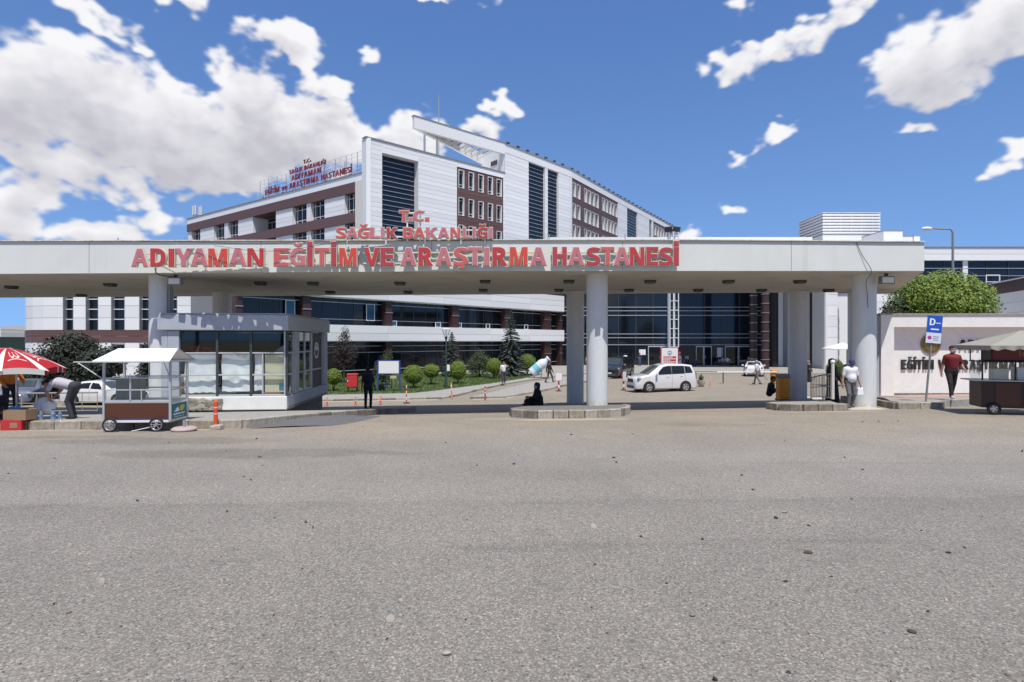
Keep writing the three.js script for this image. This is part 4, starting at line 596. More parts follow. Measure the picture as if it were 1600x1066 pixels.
delineator(14.25, -40.46, 0.6, 'pale orange post beside the white van', null, M.paleOrange);
{ // tall post on a concrete block next to the cart
  const x = -6.73, z = -12.85, d = thing('delineator_post', 'tall orange post standing in a concrete block by the kerb', 'bollard', [x, gy(x, z), z]);
  mesh('post', new THREE.LatheGeometry([[0.001, 0.6], [0.04, 0.6], [0.045, 0.57], [0.045, 0], [0.001, 0]].map(([a, b]) => new THREE.Vector2(a, b)), 16), M.orange, d, -0.03, 0.05, 0); for (const y of [0.3, 0.44]) mesh('reflective_band', new THREE.CylinderGeometry(0.0465, 0.0465, 0.025, 16), M.cream, d, -0.03, y + 0.05, 0);
  const b = mesh('concrete_block', rbox(0.26, 0.13, 0.2, 0.04), M.concretePale, d, 0.05, 0.05, 0.12); b.rotation.z = 0.1;
}
function signPost(x, z, label, w, h, y) {
  const s = thing('sign_post', label, 'sign', [x, gy(x, z), z]); for (let i = 0; i < 4; i++) mesh('post_band', new THREE.CylinderGeometry(0.06, 0.065, 0.22, 12), i % 2 ? M.signWhite : M.red, s, 0, 0.11 + i * 0.22, 0); mesh('base', new THREE.CylinderGeometry(0.16, 0.18, 0.05, 16), M.rubber, s, 0, 0.025, 0); rb('board', M.signWhite, s, -w / 2, w / 2, y, y + h, 0.06, 0.09, 0.01); rb('board_edge', M.red, s, -w / 2 - 0.02, w / 2 + 0.02, y - 0.02, y + h + 0.02, 0.04, 0.058, 0.01); return s;
}
signPost(3.14, -37.84, 'white square notice on a red post by the footpath kerb', 0.46, 0.5, 0.72); { const s = signPost(7.45, -37.6, 'narrow white notice on a red post ahead of the van', 0.42, 0.62, 0.62); s.rotation.y = 0.9; }
{ // striped stand with a black foot
  const x = -5.85, z = -31.2, d = thing('barrier_stand', 'red and white striped stand on a black round foot', 'barrier', [x, gy(x, z), z]); mesh('foot', new THREE.CylinderGeometry(0.17, 0.19, 0.05, 24), M.black, d, 0, 0.025, 0); for (let i = 0; i < 6; i++) mesh('pole_band', new THREE.CylinderGeometry(0.03, 0.03, 0.16, 12), i % 2 ? M.signWhite : M.red, d, 0, 0.13 + i * 0.16, 0);
}
{ const x = -10.93, z = -38.6, b = thing('red_bin', 'red metal box on black legs standing on the lawn', 'bin', [x, gy(x, z) + 0.12, z], 0.1); mesh('body', rbox(0.7, 0.86, 0.5, 0.06), M.red, b, 0, 0.78, 0); rb('lid', M.red, b, -0.37, 0.37, 1.18, 1.28, -0.27, 0.27, 0.04); for (const s of [-0.3, 0.3]) for (const t of [-0.2, 0.2]) bar('leg', M.black, b, [s, 0, t], [s, 0.4, t], 0.025); rb('latch', M.signWhite, b, -0.32, -0.26, 0.75, 0.83, 0.25, 0.27, 0.008); }
{ const x = -8.45, z = -38.6, b = thing('notice_board', 'blank white board on blue legs on the lawn', 'board', [x, gy(x, z) + 0.12, z], 0.0); for (const s of [-0.75, 0.75]) rb('leg', M.blue, b, s - 0.05, s + 0.05, 0, 2.14, -0.05, 0.05, 0.015); rb('board', M.signWhite, b, -0.69, 0.69, 1.25, 2.1, -0.02, 0.02, 0.01); rb('frame', M.blue, b, -0.7, 0.7, 2.1, 2.15, -0.03, 0.03, 0.01); rb('frame', M.blue, b, -0.7, 0.7, 1.2, 1.245, -0.03, 0.03, 0.01); rb('paper', std(col(0.5, 0.42, 0.28), 0.8), b, 0.1, 0.52, 0.9, 1.08, -0.03, -0.005, 0.004); bar('paper_stay', M.galv, b, [0.3, 0.5, -0.02], [0.3, 1.24, -0.02], 0.012);
  const k = thing('bicycle_rack', 'low blue steel frame behind the blank board', 'rack', [x - 0.1, gy(x, z) + 0.12, z - 0.35]); for (const s of [-0.22, 0.22]) bar('upright', M.blue, k, [s, 0, 0], [s, 0.82, 0], 0.025); for (const y of [0.45, 0.82]) bar('crossbar', M.blue, k, [-0.22, y, 0], [0.22, y, 0], 0.022); for (let i = 0; i < 3; i++) bar('rung', M.galv, k, [-0.11 + i * 0.11, 0.1, 0], [-0.11 + i * 0.11, 0.8, 0], 0.012); }
{ // garden lamp with a glass lantern
  const x = -4.74, z = -40.5, l = thing('garden_lamp', 'dark garden lamp post with an open lantern on the lawn edge', 'lamp', [x, gy(x, z) + 0.12, z]);
  mesh('post', new THREE.LatheGeometry([[0.001, 3.55], [0.05, 3.55], [0.06, 3.2], [0.055, 3.1], [0.055, 1.1], [0.085, 1.0], [0.09, 0.1], [0.14, 0], [0.001, 0]].map(([a, b]) => new THREE.Vector2(a, b)), 16), std(col(0.03, 0.06, 0.055), 0.5), l); mesh('collar', new THREE.CylinderGeometry(0.11, 0.07, 0.22, 14), M.black, l, 0, 3.62, 0);
  const la = sub('lantern', l, 0, 3.73, 0); mesh('lantern_glass', new THREE.CylinderGeometry(0.27, 0.12, 0.5, 8, 1, true), M.clear, la, 0, 0.26, 0); for (let i = 0; i < 4; i++) { const a = i * PI / 2; bar('lantern_bar', M.darkGrey, la, [Math.cos(a) * 0.12, 0, Math.sin(a) * 0.12], [Math.cos(a) * 0.28, 0.52, Math.sin(a) * 0.28], 0.012); } mesh('lantern_cap', new THREE.CylinderGeometry(0.2, 0.33, 0.07, 16), M.cream, la, 0, 0.56, 0); rb('service_box', M.signWhite, l, 0.06, 0.26, 1.25, 1.7, -0.05, 0.05); }
{ // tall street lamp beyond the wall
  const l = thing('street_lamp', 'tall grey street lamp with a single arm behind the round tree', 'lamp', [27.4, 0, -35]); mesh('post', new THREE.CylinderGeometry(0.06, 0.1, 10.2, 14), M.grey, l, 0, 5.1, 0); mesh('arm', tubeGeo([[0, 10.1, 0], [-0.1, 10.33, 0], [-0.7, 10.38, 0], [-1.35, 10.42, 0]], 0.045, 14, 8), M.grey, l); const h = new THREE.SphereGeometry(1, 20, 12); h.scale(0.34, 0.12, 0.17); mesh('lamp_head', h, M.signWhite, l, -1.62, 10.4, 0); }
{ // lattice mast with floodlights
  const x = 15.6, z = -55, m = thing('floodlight_mast', 'white lattice mast with floodlights rising behind the red striped totem', 'mast', [x, gy(x, z), z]); const wp = M.whiteTrim; bar('main_tube', M.alu, m, [-0.25, 0, 0], [-0.25, 14.1, 0], 0.16, 12);
  for (const [a, b] of [[0.12, 0.2], [0.6, 0.2], [0.36, -0.25]]) bar('chord', wp, m, [a, 2.8, b], [a, 14, b], 0.05); for (let y = 2.8; y < 14; y += 0.9) { for (const [p, q] of [[[0.12, 0.2], [0.6, 0.2]], [[0.6, 0.2], [0.36, -0.25]], [[0.36, -0.25], [0.12, 0.2]]]) bar('brace', wp, m, [p[0], y, p[1]], [q[0], y, q[1]], 0.035, 6); bar('stay', wp, m, [-0.25, y, 0], [0.12, y, 0.2], 0.03, 6); }
  for (const s of [-0.35, 0.45]) { const f = sub('floodlight', m, s, 14.3, 0.1, s < 0 ? -0.5 : 0.5); mesh('housing', rbox(0.75, 0.5, 0.3, 0.05), M.darkGrey, f).rotation.x = 0.35; rb('arm', M.galv, f, -0.05, 0.05, -0.5, -0.2, -0.05, 0.05); } }
{ // information totem
  const x = 11.6, z = -41.5, t = thing('information_totem', 'white information totem with red direction strips behind the van', 'sign', [x, gy(x, z), z]); mesh('slab', rbox(1.22, 2.75, 0.2, 0.05), M.signWhite, t, 0, 1.38, 0); rb('edge', M.red, t, -0.66, -0.615, 0, 2.76, -0.1, 0.1, 0.01); rb('edge', M.red, t, 0.615, 0.66, 0, 2.76, -0.1, 0.1, 0.01); rb('edge', M.red, t, -0.61, 0.61, 2.76, 2.79, -0.1, 0.1, 0.01);
  for (let i = 0; i < 4; i++) { rb('direction_strip', M.red, t, -0.46, 0.46, 1.36 + i * 0.22, 1.5 + i * 0.22, 0.1, 0.115, 0.004); for (let k = 0; k < 3 + i % 2; k++) rb('word_mark', M.signWhite, t, -0.4 + k * 0.16, -0.28 + k * 0.16, 1.4 + i * 0.22, 1.46 + i * 0.22, 0.115, 0.12, 0.002); }
  const em = std(col(0.2, 0.22, 0.4), 0.6); mesh('emblem', new THREE.TorusGeometry(0.14, 0.018, 6, 30), em, t, 0, 2.42, 0.105); rb('emblem_bar', em, t, -0.1, 0.1, 2.31, 2.35, 0.1, 0.112, 0.004); rb('emblem_bar', em, t, -0.015, 0.015, 2.36, 2.54, 0.1, 0.112, 0.004); }
// barrier machines
function barrierCabinet(x, z, h, w, label, turn = 0, dy = 0) { const b = thing('barrier_cabinet', label, 'barrier', [x, gy(x, z) + dy, z], turn); mesh('cabinet', rbox(w, h * 0.82, w * 0.85, 0.03), M.amber, b, 0, h * 0.44, 0); mesh('hood', rbox(w * 1.06, h * 0.15, w * 0.92, 0.03), M.grey, b, 0, h * 0.925, 0); mesh('foot', rbox(w * 1.1, 0.06, w, 0.01), M.darkGrey, b, 0, 0.03, 0); rb('door_line', M.darkGrey, b, -w * 0.36, w * 0.36, h * 0.12, h * 0.135, w * 0.425, w * 0.432, 0.002); rb('lock', M.steel, b, w * 0.28, w * 0.34, h * 0.5, h * 0.55, w * 0.425, w * 0.445, 0.004); return b; }
barrierCabinet(11.4, -23.7, 1.12, 0.44, 'amber barrier cabinet with grey hood beside the gate column', 0, 0.2);
{ const b = barrierCabinet(19.75, -42.4, 1.02, 0.46, 'amber barrier cabinet carrying the lowered white boom', 0); b.children[1].material = M.amber; rb('boom', M.signWhite, b, -4.4, 0.1, 0.84, 0.94, 0.24, 0.29, 0.01); rb('boom_brace', M.grey, b, -0.85, -0.78, 0.2, 0.84, 0.2, 0.23, 0.01).rotation.z = 0.7; }
{ const x = 15.9, z = -42.4, r = thing('boom_rest', 'thin dark boom lying on a forked rest post', 'barrier', [x, gy(x, z), z]); bar('rest_post', M.darkGrey, r, [0, 0, 0], [0, 0.86, 0], 0.045); rb('rest_fork', M.darkGrey, r, -0.09, 0.09, 0.84, 0.9, -0.05, 0.05); rb('boom', M.grey, r, -2.6, 0.6, 0.9, 0.96, -0.03, 0.03, 0.01); rb('foot', M.paving, r, -0.2, 0.2, 0, 0.04, -0.2, 0.2); }
{ // flower tub
  const x = 13.3, z = -39.6, t = thing('flower_tub', 'pale concrete flower tub with a small plant behind the van', 'planter', [x, gy(x, z), z]); mesh('tub', new THREE.LatheGeometry([[0.001, 0], [0.2, 0], [0.16, 0.12], [0.24, 0.2], [0.27, 0.48], [0.24, 0.48], [0.22, 0.42], [0.001, 0.42]].map(([a, b]) => new THREE.Vector2(a, b)), 20), M.concretePale, t); t.userData.plantAt = [x, gy(x, z) + 0.42, z]; }
// railings
function railing(x0, z0, x1, z1, h, label, dy, step = 0.13, bow = 0) {
  const r = thing('railing', label, 'railing', [x0, gy(x0, z0) + dy, z0]), n = Math.max(2, Math.round(Math.hypot(x1 - x0, z1 - z0) / step)), P = (t, y) => { const x = lerp(x0, x1, t), z = lerp(z0, z1, t); return [x - x0, gy(x, z) - gy(x0, z0) + y + bow * Math.sin(t * PI / 2), z - z0]; };
  const m = std(col(0.36, 0.34, 0.32), 0.5, { metalness: 0.4 });
  mesh('top_rail', tubeGeo([P(0, h), P(0.5, h), P(1, h)], 0.024, 10, 8), m, r); mesh('bottom_rail', tubeGeo([P(0, 0.12), P(0.5, 0.12), P(1, 0.12)], 0.014, 10, 6), m, r); mesh('middle_rail', tubeGeo([P(0, h * 0.55), P(0.5, h * 0.55), P(1, h * 0.55)], 0.012, 10, 6), m, r);
  for (let i = 0; i <= n; i++) bar('baluster', m, r, P(i / n, i % 8 ? 0.1 : 0), P(i / n, h), i % 8 ? 0.009 : 0.018, 6); return { r, P, m };
}
{ const { r } = railing(12.0, -22.6, 10.35, -18.2, 0.9, 'steel railing with pale end post on the footway island', 0.2, 0.36); bar('end_post', M.cream, r, [-1.66, 0.5, 4.45], [-1.66, 1.65, 4.45], 0.05, 12); mesh('post_knob', new THREE.SphereGeometry(0.07, 16, 10), M.signWhite, r, -1.66, 1.7, 4.45); }
{ const { r } = railing(12.2, -19.6, 13.9, -22.4, 0.95, 'steel railing running up to the shade toned end of the sign wall', 0.15, 0.2); mesh('post_knob', new THREE.SphereGeometry(0.06, 16, 10), M.signWhite, r, 0, 1.0, 0); }
railing(-20.5, -15.75, -11.6, -15.75, 0.62, 'low dark railing at the back of the vendors pavement', 0.2, 0.42);
{ // parking sign, leaning
  const x = 12.75, z = -17.35, s = thing('parking_sign', 'blue and white parking sign on a leaning grey pole', 'sign', [x, gy(x, z) + 0.18, z]); s.rotation.z = -0.085; s.rotation.y = -0.1; bar('pole', M.grey, s, [0, 0, 0], [0, 2.65, 0], 0.03, 10);
  const cv = document.createElement('canvas'); cv.width = 128; cv.height = 256; const c = cv.getContext('2d'); c.fillStyle = '#1f55b8'; c.fillRect(0, 0, 128, 160); c.fillStyle = '#d9dde6'; c.fillRect(0, 160, 128, 96); c.fillStyle = '#e8ecf2'; c.font = 'bold 88px sans-serif'; c.fillText('D', 12, 92); c.fillRect(76, 66, 40, 7); c.fillRect(34, 122, 70, 12); c.fillStyle = '#b03a9a'; c.beginPath(); c.arc(30, 208, 18, 0, 7); c.fill(); c.fillStyle = '#8a8fa8'; c.fillRect(58, 192, 54, 8); c.fillRect(58, 208, 46, 8); c.fillRect(58, 224, 50, 8);
  const t = new THREE.CanvasTexture(cv); t.colorSpace = THREE.SRGBColorSpace; mesh('plate_back', rbox(0.44, 0.86, 0.02, 0.006), M.galv, s, 0.02, 2.26, 0.045); mesh('plate', new THREE.PlaneGeometry(0.43, 0.85), new THREE.MeshStandardMaterial({ map: t, roughness: 0.45 }), s, 0.02, 2.26, 0.0565); }
{ const u = thing('white_parasol', 'white square parasol beside the clipped bushes', 'parasol', [22.9, -0.15, -39]); bar('pole', M.galv, u, [0.3, 0, 0], [0.3, 3.4, 0], 0.04); const g = new THREE.ConeGeometry(1.35, 0.42, 4, 1, true); g.rotateY(PI / 4); mesh('canopy', g, std(col(0.78, 0.77, 0.73), 0.9, { side: THREE.DoubleSide }), u, 0, 3.25, 0); mesh('valance', (() => { const q = new THREE.CylinderGeometry(1.35, 1.35, 0.06, 4, 1, true); q.rotateY(PI / 4); return q; })(), std(col(0.76, 0.75, 0.7), 0.9, { side: THREE.DoubleSide }), u, 0, 3.02, 0); }
{ // bottle shaped recycling container, tilted on its stand
  const x = 2.3, z = -51, b = thing('bottle_container', 'tilted bottle shaped recycling container in pale blue on the lawn edge', 'container', [x, gy(x, z) + 0.12, z]); const g = new THREE.LatheGeometry([[0.001, 0], [0.4, 0], [0.46, 0.05], [0.44, 0.2], [0.46, 0.35], [0.46, 0.4], [0.46, 0.42], [0.46, 0.9], [0.46, 0.92], [0.46, 0.95], [0.44, 1.1], [0.46, 1.25], [0.4, 1.5], [0.22, 1.75], [0.2, 1.95], [0.26, 1.96], [0.26, 2.1], [0.001, 2.1]].map(([a, c]) => new THREE.Vector2(a, c)), 28); const tint = [col(0.55, 0.66, 0.7), col(0.2, 0.5, 0.6), col(0.6, 0.68, 0.72)], cc = []; for (let i = 0; i < g.attributes.position.count; i++) { const y = g.attributes.position.getY(i), k = y > 0.41 && y < 0.91 ? tint[1] : y > 1.9 ? tint[0] : tint[2]; cc.push(k.r, k.g, k.b); } g.setAttribute('color', new THREE.Float32BufferAttribute(cc, 3)); const m = mesh('bottle', g, new THREE.MeshPhysicalMaterial({ vertexColors: true, roughness: 0.25, clearcoat: 0.4 }), b, 0.95, 1.45, 0); m.rotation.z = PI / 2 + 0.62; m.position.set(-0.55, 0.42, 0); m.rotation.z = -0.86; for (const [p, q] of [[-0.3, -0.25], [0.35, -0.25], [-0.3, 0.25], [0.35, 0.25]]) bar('leg', M.grey, b, [p, 0, q], [p + 0.05, 0.75 + p, q * 0.6], 0.03); }
// ------------------------------------------------------------------ food carts and the vendors' corner
function spokeWheel(parent, x, y, z, r, turn = 0) {
  const w = sub('wheel', parent, x, y, z, turn); mesh('tyre', new THREE.TorusGeometry(r - 0.02, 0.022, 8, 28), M.rubber, w); mesh('rim', new THREE.TorusGeometry(r - 0.045, 0.012, 6, 28), M.steel, w); const h = new THREE.CylinderGeometry(0.03, 0.03, 0.06, 12); h.rotateX(PI / 2); mesh('hub', h, M.steel, w); for (let i = 0; i < 6; i++) { const a = i * PI / 3; bar('spoke', M.steel, w, [0, 0, 0], [Math.cos(a) * (r - 0.05), Math.sin(a) * (r - 0.05), 0], 0.009, 6); } return w;
}
const wood = (c, s) => texture(256, (u, v, o) => { const g = 1 + 0.3 * tile(u * 0.25, v, 60, 3, s) + 0.15 * tile(u, v, 20, 3, s + 3); for (let i = 0; i < 3; i++) o[i] = c[i] * g; }, true, 1.2);
{ // glass simit cart
  const x = -8.22, z = -12.35, C = thing('glass_food_cart', 'silver glazed food cart with brown panels and a white tin roof', 'cart', [x, gy(x, z), z], 0.06), a = M.alu;
  const X = 0.7, D = 0.72, y0 = 0.22, y1 = 0.62, yt = 1.55, brownP = new THREE.MeshStandardMaterial({ map: wood([0.1, 0.034, 0.016], 2), roughness: 0.5 });
  for (const sx of [-X, X]) for (const sz of [0, -D]) rb('corner_post', a, C, sx - 0.022, sx + 0.022, sz || sx > 0 ? y0 : 0.02, yt, sz - 0.022, sz + 0.022, 0.004);
  rb('tray', a, C, -X, X, y1, y1 + 0.06, -D, 0, 0.01); rb('bottom_rail', M.whiteTrim, C, -X + 0.03, X - 0.03, y0 - 0.02, y0 + 0.03, -0.018, 0.018, 0.005); rb('blue_strip', M.blue, C, -X + 0.03, X - 0.03, y0 + 0.032, y0 + 0.06, -0.012, 0.016, 0.004);
  rb('front_panel', brownP, C, -X + 0.025, X - 0.025, y0 + 0.062, y1 - 0.002, -0.012, 0.01, 0.004); rb('back_panel', brownP, C, -X + 0.025, X - 0.025, y0, y1, -D - 0.01, -D + 0.01, 0.004); rb('end_panel', brownP, C, -X - 0.01, -X + 0.01, y0, y1, -D + 0.03, -0.03, 0.004); rb('floor', M.galv, C, -X, X, y0 - 0.03, y0, -D, -0.02, 0.004);
  const cv = document.createElement('canvas'); cv.width = 128; cv.height = 96; const c = cv.getContext('2d'); c.fillStyle = '#0f6a72'; c.fillRect(0, 0, 128, 96); c.fillStyle = '#e8a93a'; c.beginPath(); c.arc(84, 34, 18, 0, 7); c.fill(); c.fillStyle = '#7cc04a'; c.beginPath(); c.arc(98, 26, 12, 0, 7); c.fill(); c.fillStyle = '#e2edf0'; c.beginPath(); c.moveTo(20, 52); c.lineTo(52, 20); c.lineTo(66, 50); c.fill(); c.strokeStyle = '#e2edf0'; c.lineWidth = 6; c.beginPath(); for (let i = 0; i < 9; i++) c.lineTo(14 + i * 12, 62 + (i % 2) * 9); c.stroke(); c.lineWidth = 3; c.beginPath(); c.moveTo(20, 84); c.lineTo(104, 84); c.stroke();
  const tx = new THREE.CanvasTexture(cv); tx.colorSpace = THREE.SRGBColorSpace; rb('side_panel', M.whiteTrim, C, X - 0.012, X + 0.006, y0, y1, -D + 0.025, -0.025, 0.003); mesh('side_picture', new THREE.PlaneGeometry(D - 0.08, y1 - y0 - 0.06), new THREE.MeshStandardMaterial({ map: tx, roughness: 0.4 }), C, X + 0.0095, (y0 + y1) / 2, -D / 2, PI / 2);
  for (const y of [0.9, 1.16]) { rb('rail', a, C, -X + 0.023, X - 0.023, y, y + 0.028, -0.012, 0.012, 0.004); rb('rail', a, C, -X + 0.023, X - 0.023, y, y + 0.028, -D - 0.012, -D + 0.012, 0.004); rb('rail', a, C, X - 0.012, X + 0.012, y, y + 0.024, -D + 0.023, -0.023, 0.004); }
  rb('mullion', a, C, -0.16, -0.13, 0.68, 1.16, -0.012, 0.012, 0.004); rb('mullion', a, C, 0.08, 0.1, 0.68, 0.9, -0.012, 0.012, 0.004); rb('mullion', a, C, -0.16, -0.135, 1.19, yt, -D - 0.01, -D + 0.01, 0.004);
  const pane = (x0, x1, ya, yb, z0, z1) => box('pane', M.clear, C, x0, x1, ya, yb, z0, z1);
  pane(-X + 0.03, -0.165, 0.69, 0.895, -0.002, 0.002); pane(-0.125, 0.075, 0.69, 0.895, -0.002, 0.002); pane(0.105, X - 0.03, 0.69, 0.895, -0.002, 0.002); pane(-X + 0.03, -0.165, 0.93, 1.155, -0.002, 0.002); pane(-0.125, X - 0.03, 0.93, 1.155, -0.002, 0.002); pane(X - 0.002, X + 0.002, 0.69, 0.895, -D + 0.03, -0.03); pane(X - 0.002, X + 0.002, 0.93, 1.155, -D + 0.03, -0.03); pane(X - 0.002, X + 0.002, 1.19, 1.53, -D + 0.03, -0.03); pane(-X + 0.03, X - 0.03, 0.69, 0.895, -D - 0.002, -D + 0.002);
  box('inner_case', new THREE.MeshPhysicalMaterial({ color: col(0.2, 0.24, 0.23), roughness: 0.3, transmission: 0.4, thickness: 0 }), C, -X + 0.06, -0.2, 0.68, 1.14, -D + 0.05, -0.3);
  // gabled tin roof with an open flap
  const rh = 0.27, over = 0.1; const roofS = (x0, x1, z0, ya, z1, yb, n) => { const m = mesh(n, sheet([[[x0, ya, z0], [x1, ya, z0]], [[x0 + (n === 'roof_sheet' ? 0.2 : 0), yb, z1], [x1 - (n === 'roof_sheet' ? 0.12 : 0), yb, z1]]]), std(col(0.8, 0.8, 0.82), 0.45, { side: THREE.DoubleSide }), C); return m; };
  roofS(-X - 0.12, X + over, 0.22, yt, -D / 2, yt + rh, 'roof_sheet'); roofS(-X - 0.12, X + over, -D - 0.22, yt, -D / 2, yt + rh, 'roof_sheet'); rb('eave', a, C, -X - 0.5, X + over, yt - 0.03, yt, 0.19, 0.22, 0.004); rb('eave', a, C, -X - 0.12, X + over, yt - 0.03, yt, -D - 0.22, -D - 0.19, 0.004); for (const s of [-X - 0.1, X + 0.08]) rb('eave', a, C, s - 0.012, s + 0.012, yt - 0.028, yt - 0.002, -D - 0.185, 0.185, 0.003);
  bar('flap_stay', a, C, [-X - 0.5, yt - 0.02, 0.1], [-X, 1.15, 0.02], 0.012); bar('stay', a, C, [X - 0.06, yt, 0.16], [X, 1.2, 0.02], 0.012); bar('gable_bar', M.galv, C, [X + 0.05, yt, 0.2], [X, yt + rh - 0.01, -D / 2], 0.01); bar('gable_bar', M.galv, C, [X + 0.05, yt, -D - 0.2], [X, yt + rh - 0.01, -D / 2], 0.01);
  for (const wx of [-0.53, 0.45]) { spokeWheel(C, wx, 0.16, 0.08, 0.16); spokeWheel(C, wx, 0.16, -D - 0.05, 0.16); bar('axle', M.galv, C, [wx, 0.16, 0.05], [wx, 0.16, -D - 0.05], 0.012); } bar('drawbar', M.galv, C, [0.4, 0.12, 0.02], [0.05, 0.05, 0.3], 0.014);
  const b = thing('parasol_foot', 'flat pinkish round parasol foot lying beside the glass cart', 'parasol foot', [x + 1.0, gy(x + 1, z) + 0.005, z - 0.05]); mesh('foot', new THREE.LatheGeometry([[0.001, 0.09], [0.05, 0.09], [0.2, 0.085], [0.25, 0.06], [0.26, 0.03], [0.24, 0], [0.001, 0]].map(([p, q]) => new THREE.Vector2(p, q)), 26), std(col(0.42, 0.33, 0.32), 0.7), b); bar('socket', M.galv, b, [0, 0.08, 0], [0, 0.24, 0], 0.03);
}
{ // brown cart with a grey awning
  const x = 13.0, z = -14.75, C = thing('brown_food_cart', 'dark brown food cart under a scalloped grey awning', 'cart', [x, gy(x, z), z], -0.33), X0 = -0.72, X1 = 1.5, D = 0.95;
  const br = new THREE.MeshStandardMaterial({ map: wood([0.035, 0.013, 0.009], 6), roughness: 0.4 }), rb2 = new THREE.MeshStandardMaterial({ map: wood([0.075, 0.022, 0.012], 9), roughness: 0.4 });
  rb('body', br, C, X0, X1, 0.22, 1.1, -D, 0, 0.03); rb('front_panel', rb2, C, -0.35, 0.32, 0.3, 1.05, 0.002, 0.02, 0.008); rb('front_panel', rb2, C, 0.42, 1.4, 0.3, 1.05, 0.002, 0.02, 0.008); rb('counter', M.steel, C, X0 - 0.25, X1 + 0.05, 1.1, 1.14, -D, 0.1, 0.008);
  for (const px of [X0 + 0.03, 0.2, X1 - 0.03]) rb('case_post', M.black, C, px - 0.022, px + 0.022, 1.142, 1.72, -0.04, 0.0, 0.004); rb('case_rail', M.black, C, X0, X1, 1.72, 1.76, -D, 0, 0.006); box('pane', M.clear, C, X0 + 0.06, 0.17, 1.15, 1.71, -0.022, -0.018); box('pane', M.clear, C, 0.23, X1 - 0.06, 1.15, 1.71, -0.022, -0.018); box('pane', M.clear, C, X0 + 0.002, X0 + 0.006, 1.15, 1.71, -D + 0.04, -0.05);
  rb('upper_box', br, C, -0.42, X1, 1.765, 2.32, -D + 0.1, -0.12, 0.015); rb('upper_sign', new THREE.MeshStandardMaterial({ color: col(0.16, 0.02, 0.018), roughness: 0.4 }), C, -0.38, 0.95, 1.8, 2.25, -0.118, -0.1, 0.006); for (let i = 0; i < 4; i++) rb('sign_mark', std(col(0.3, 0.12, 0.1), 0.6), C, 0.32 + i * 0.09, 0.38 + i * 0.09, 1.92, 2.14 - (i % 2) * 0.08, -0.098, -0.092, 0.003); mesh('sign_mark', new THREE.CircleGeometry(0.06, 20), M.cream, C, 0.62, 2.05, -0.0985);
  for (const px of [X0 + 0.03, X1 - 0.03]) for (const pz of [-D + 0.03, -0.03]) bar('awning_post', M.black, C, [px, 1.76, pz], [px, 2.3, pz], 0.02); rb('tray', M.cream, C, -0.3, 0.1, 1.145, 1.5, -0.6, -0.2); rb('tray', M.signWhite, C, 0.35, 0.9, 1.145, 1.55, -0.7, -0.25);
  const aw = std(col(0.3, 0.29, 0.25), 0.95, { side: THREE.DoubleSide }), cx = (X0 + X1) / 2 + 0.15, cz = -D / 2, hx = 1.36, hz = 1.35, y = 2.28, apex = [cx, 2.78, cz], cs = [[cx - hx, y, cz + hz], [cx + hx, y, cz + hz], [cx + hx, y, cz - hz], [cx - hx, y, cz - hz]];
  for (let i = 0; i < 4; i++) { const p = cs[i], q = cs[(i + 1) % 4], rows = []; for (let k = 0; k <= 6; k++) { const t = k / 6, row = []; for (let j = 0; j <= 16; j++) { const u = j / 16, bx = lerp(p[0], q[0], u), bz = lerp(p[2], q[2], u); row.push([lerp(apex[0], bx, t), lerp(apex[1], y, t) - 0.05 * Math.sin(PI * t) * Math.sin(PI * u), lerp(apex[2], bz, t)]); } rows.push(row); } mesh('awning_panel', sheet(rows), aw, C);
    const v = [[], [], []]; for (let j = 0; j <= 48; j++) { const u = j / 48, bx = lerp(p[0], q[0], u), bz = lerp(p[2], q[2], u), s = 0.1 + 0.06 * Math.abs(Math.sin(u * PI * 7)), wv = 0.012 * Math.sin(u * 40); v[0].push([bx, y, bz]); v[1].push([bx + wv, y - s * 0.5, bz + wv]); v[2].push([bx + wv * 2, y - s, bz + wv * 2]); } mesh('valance', sheet(v), aw, C); }
  const whl = (wx, wz, r) => { const w = sub('wheel', C, wx, r, wz); mesh('tyre', new THREE.TorusGeometry(r - 0.05, 0.05, 10, 28), M.rubber, w); const d = new THREE.CylinderGeometry(r - 0.08, r - 0.08, 0.05, 24); d.rotateX(PI / 2); mesh('rim', d, M.steel, w); for (let i = 0; i < 5; i++) { const h = new THREE.CylinderGeometry(0.025, 0.025, 0.06, 8); h.rotateX(PI / 2); mesh('bolt', h, M.black, w, Math.cos(i * 1.257) * 0.08, Math.sin(i * 1.257) * 0.08, 0); } }; whl(1.28, 0.1, 0.26); whl(-0.4, 0.04, 0.2); whl(1.28, -D - 0.06, 0.26);
  rb('under_rail', M.steel, C, 0.3, 1.2, 0.16, 0.2, -0.02, 0.02); C.scale.setScalar(0.8);
}
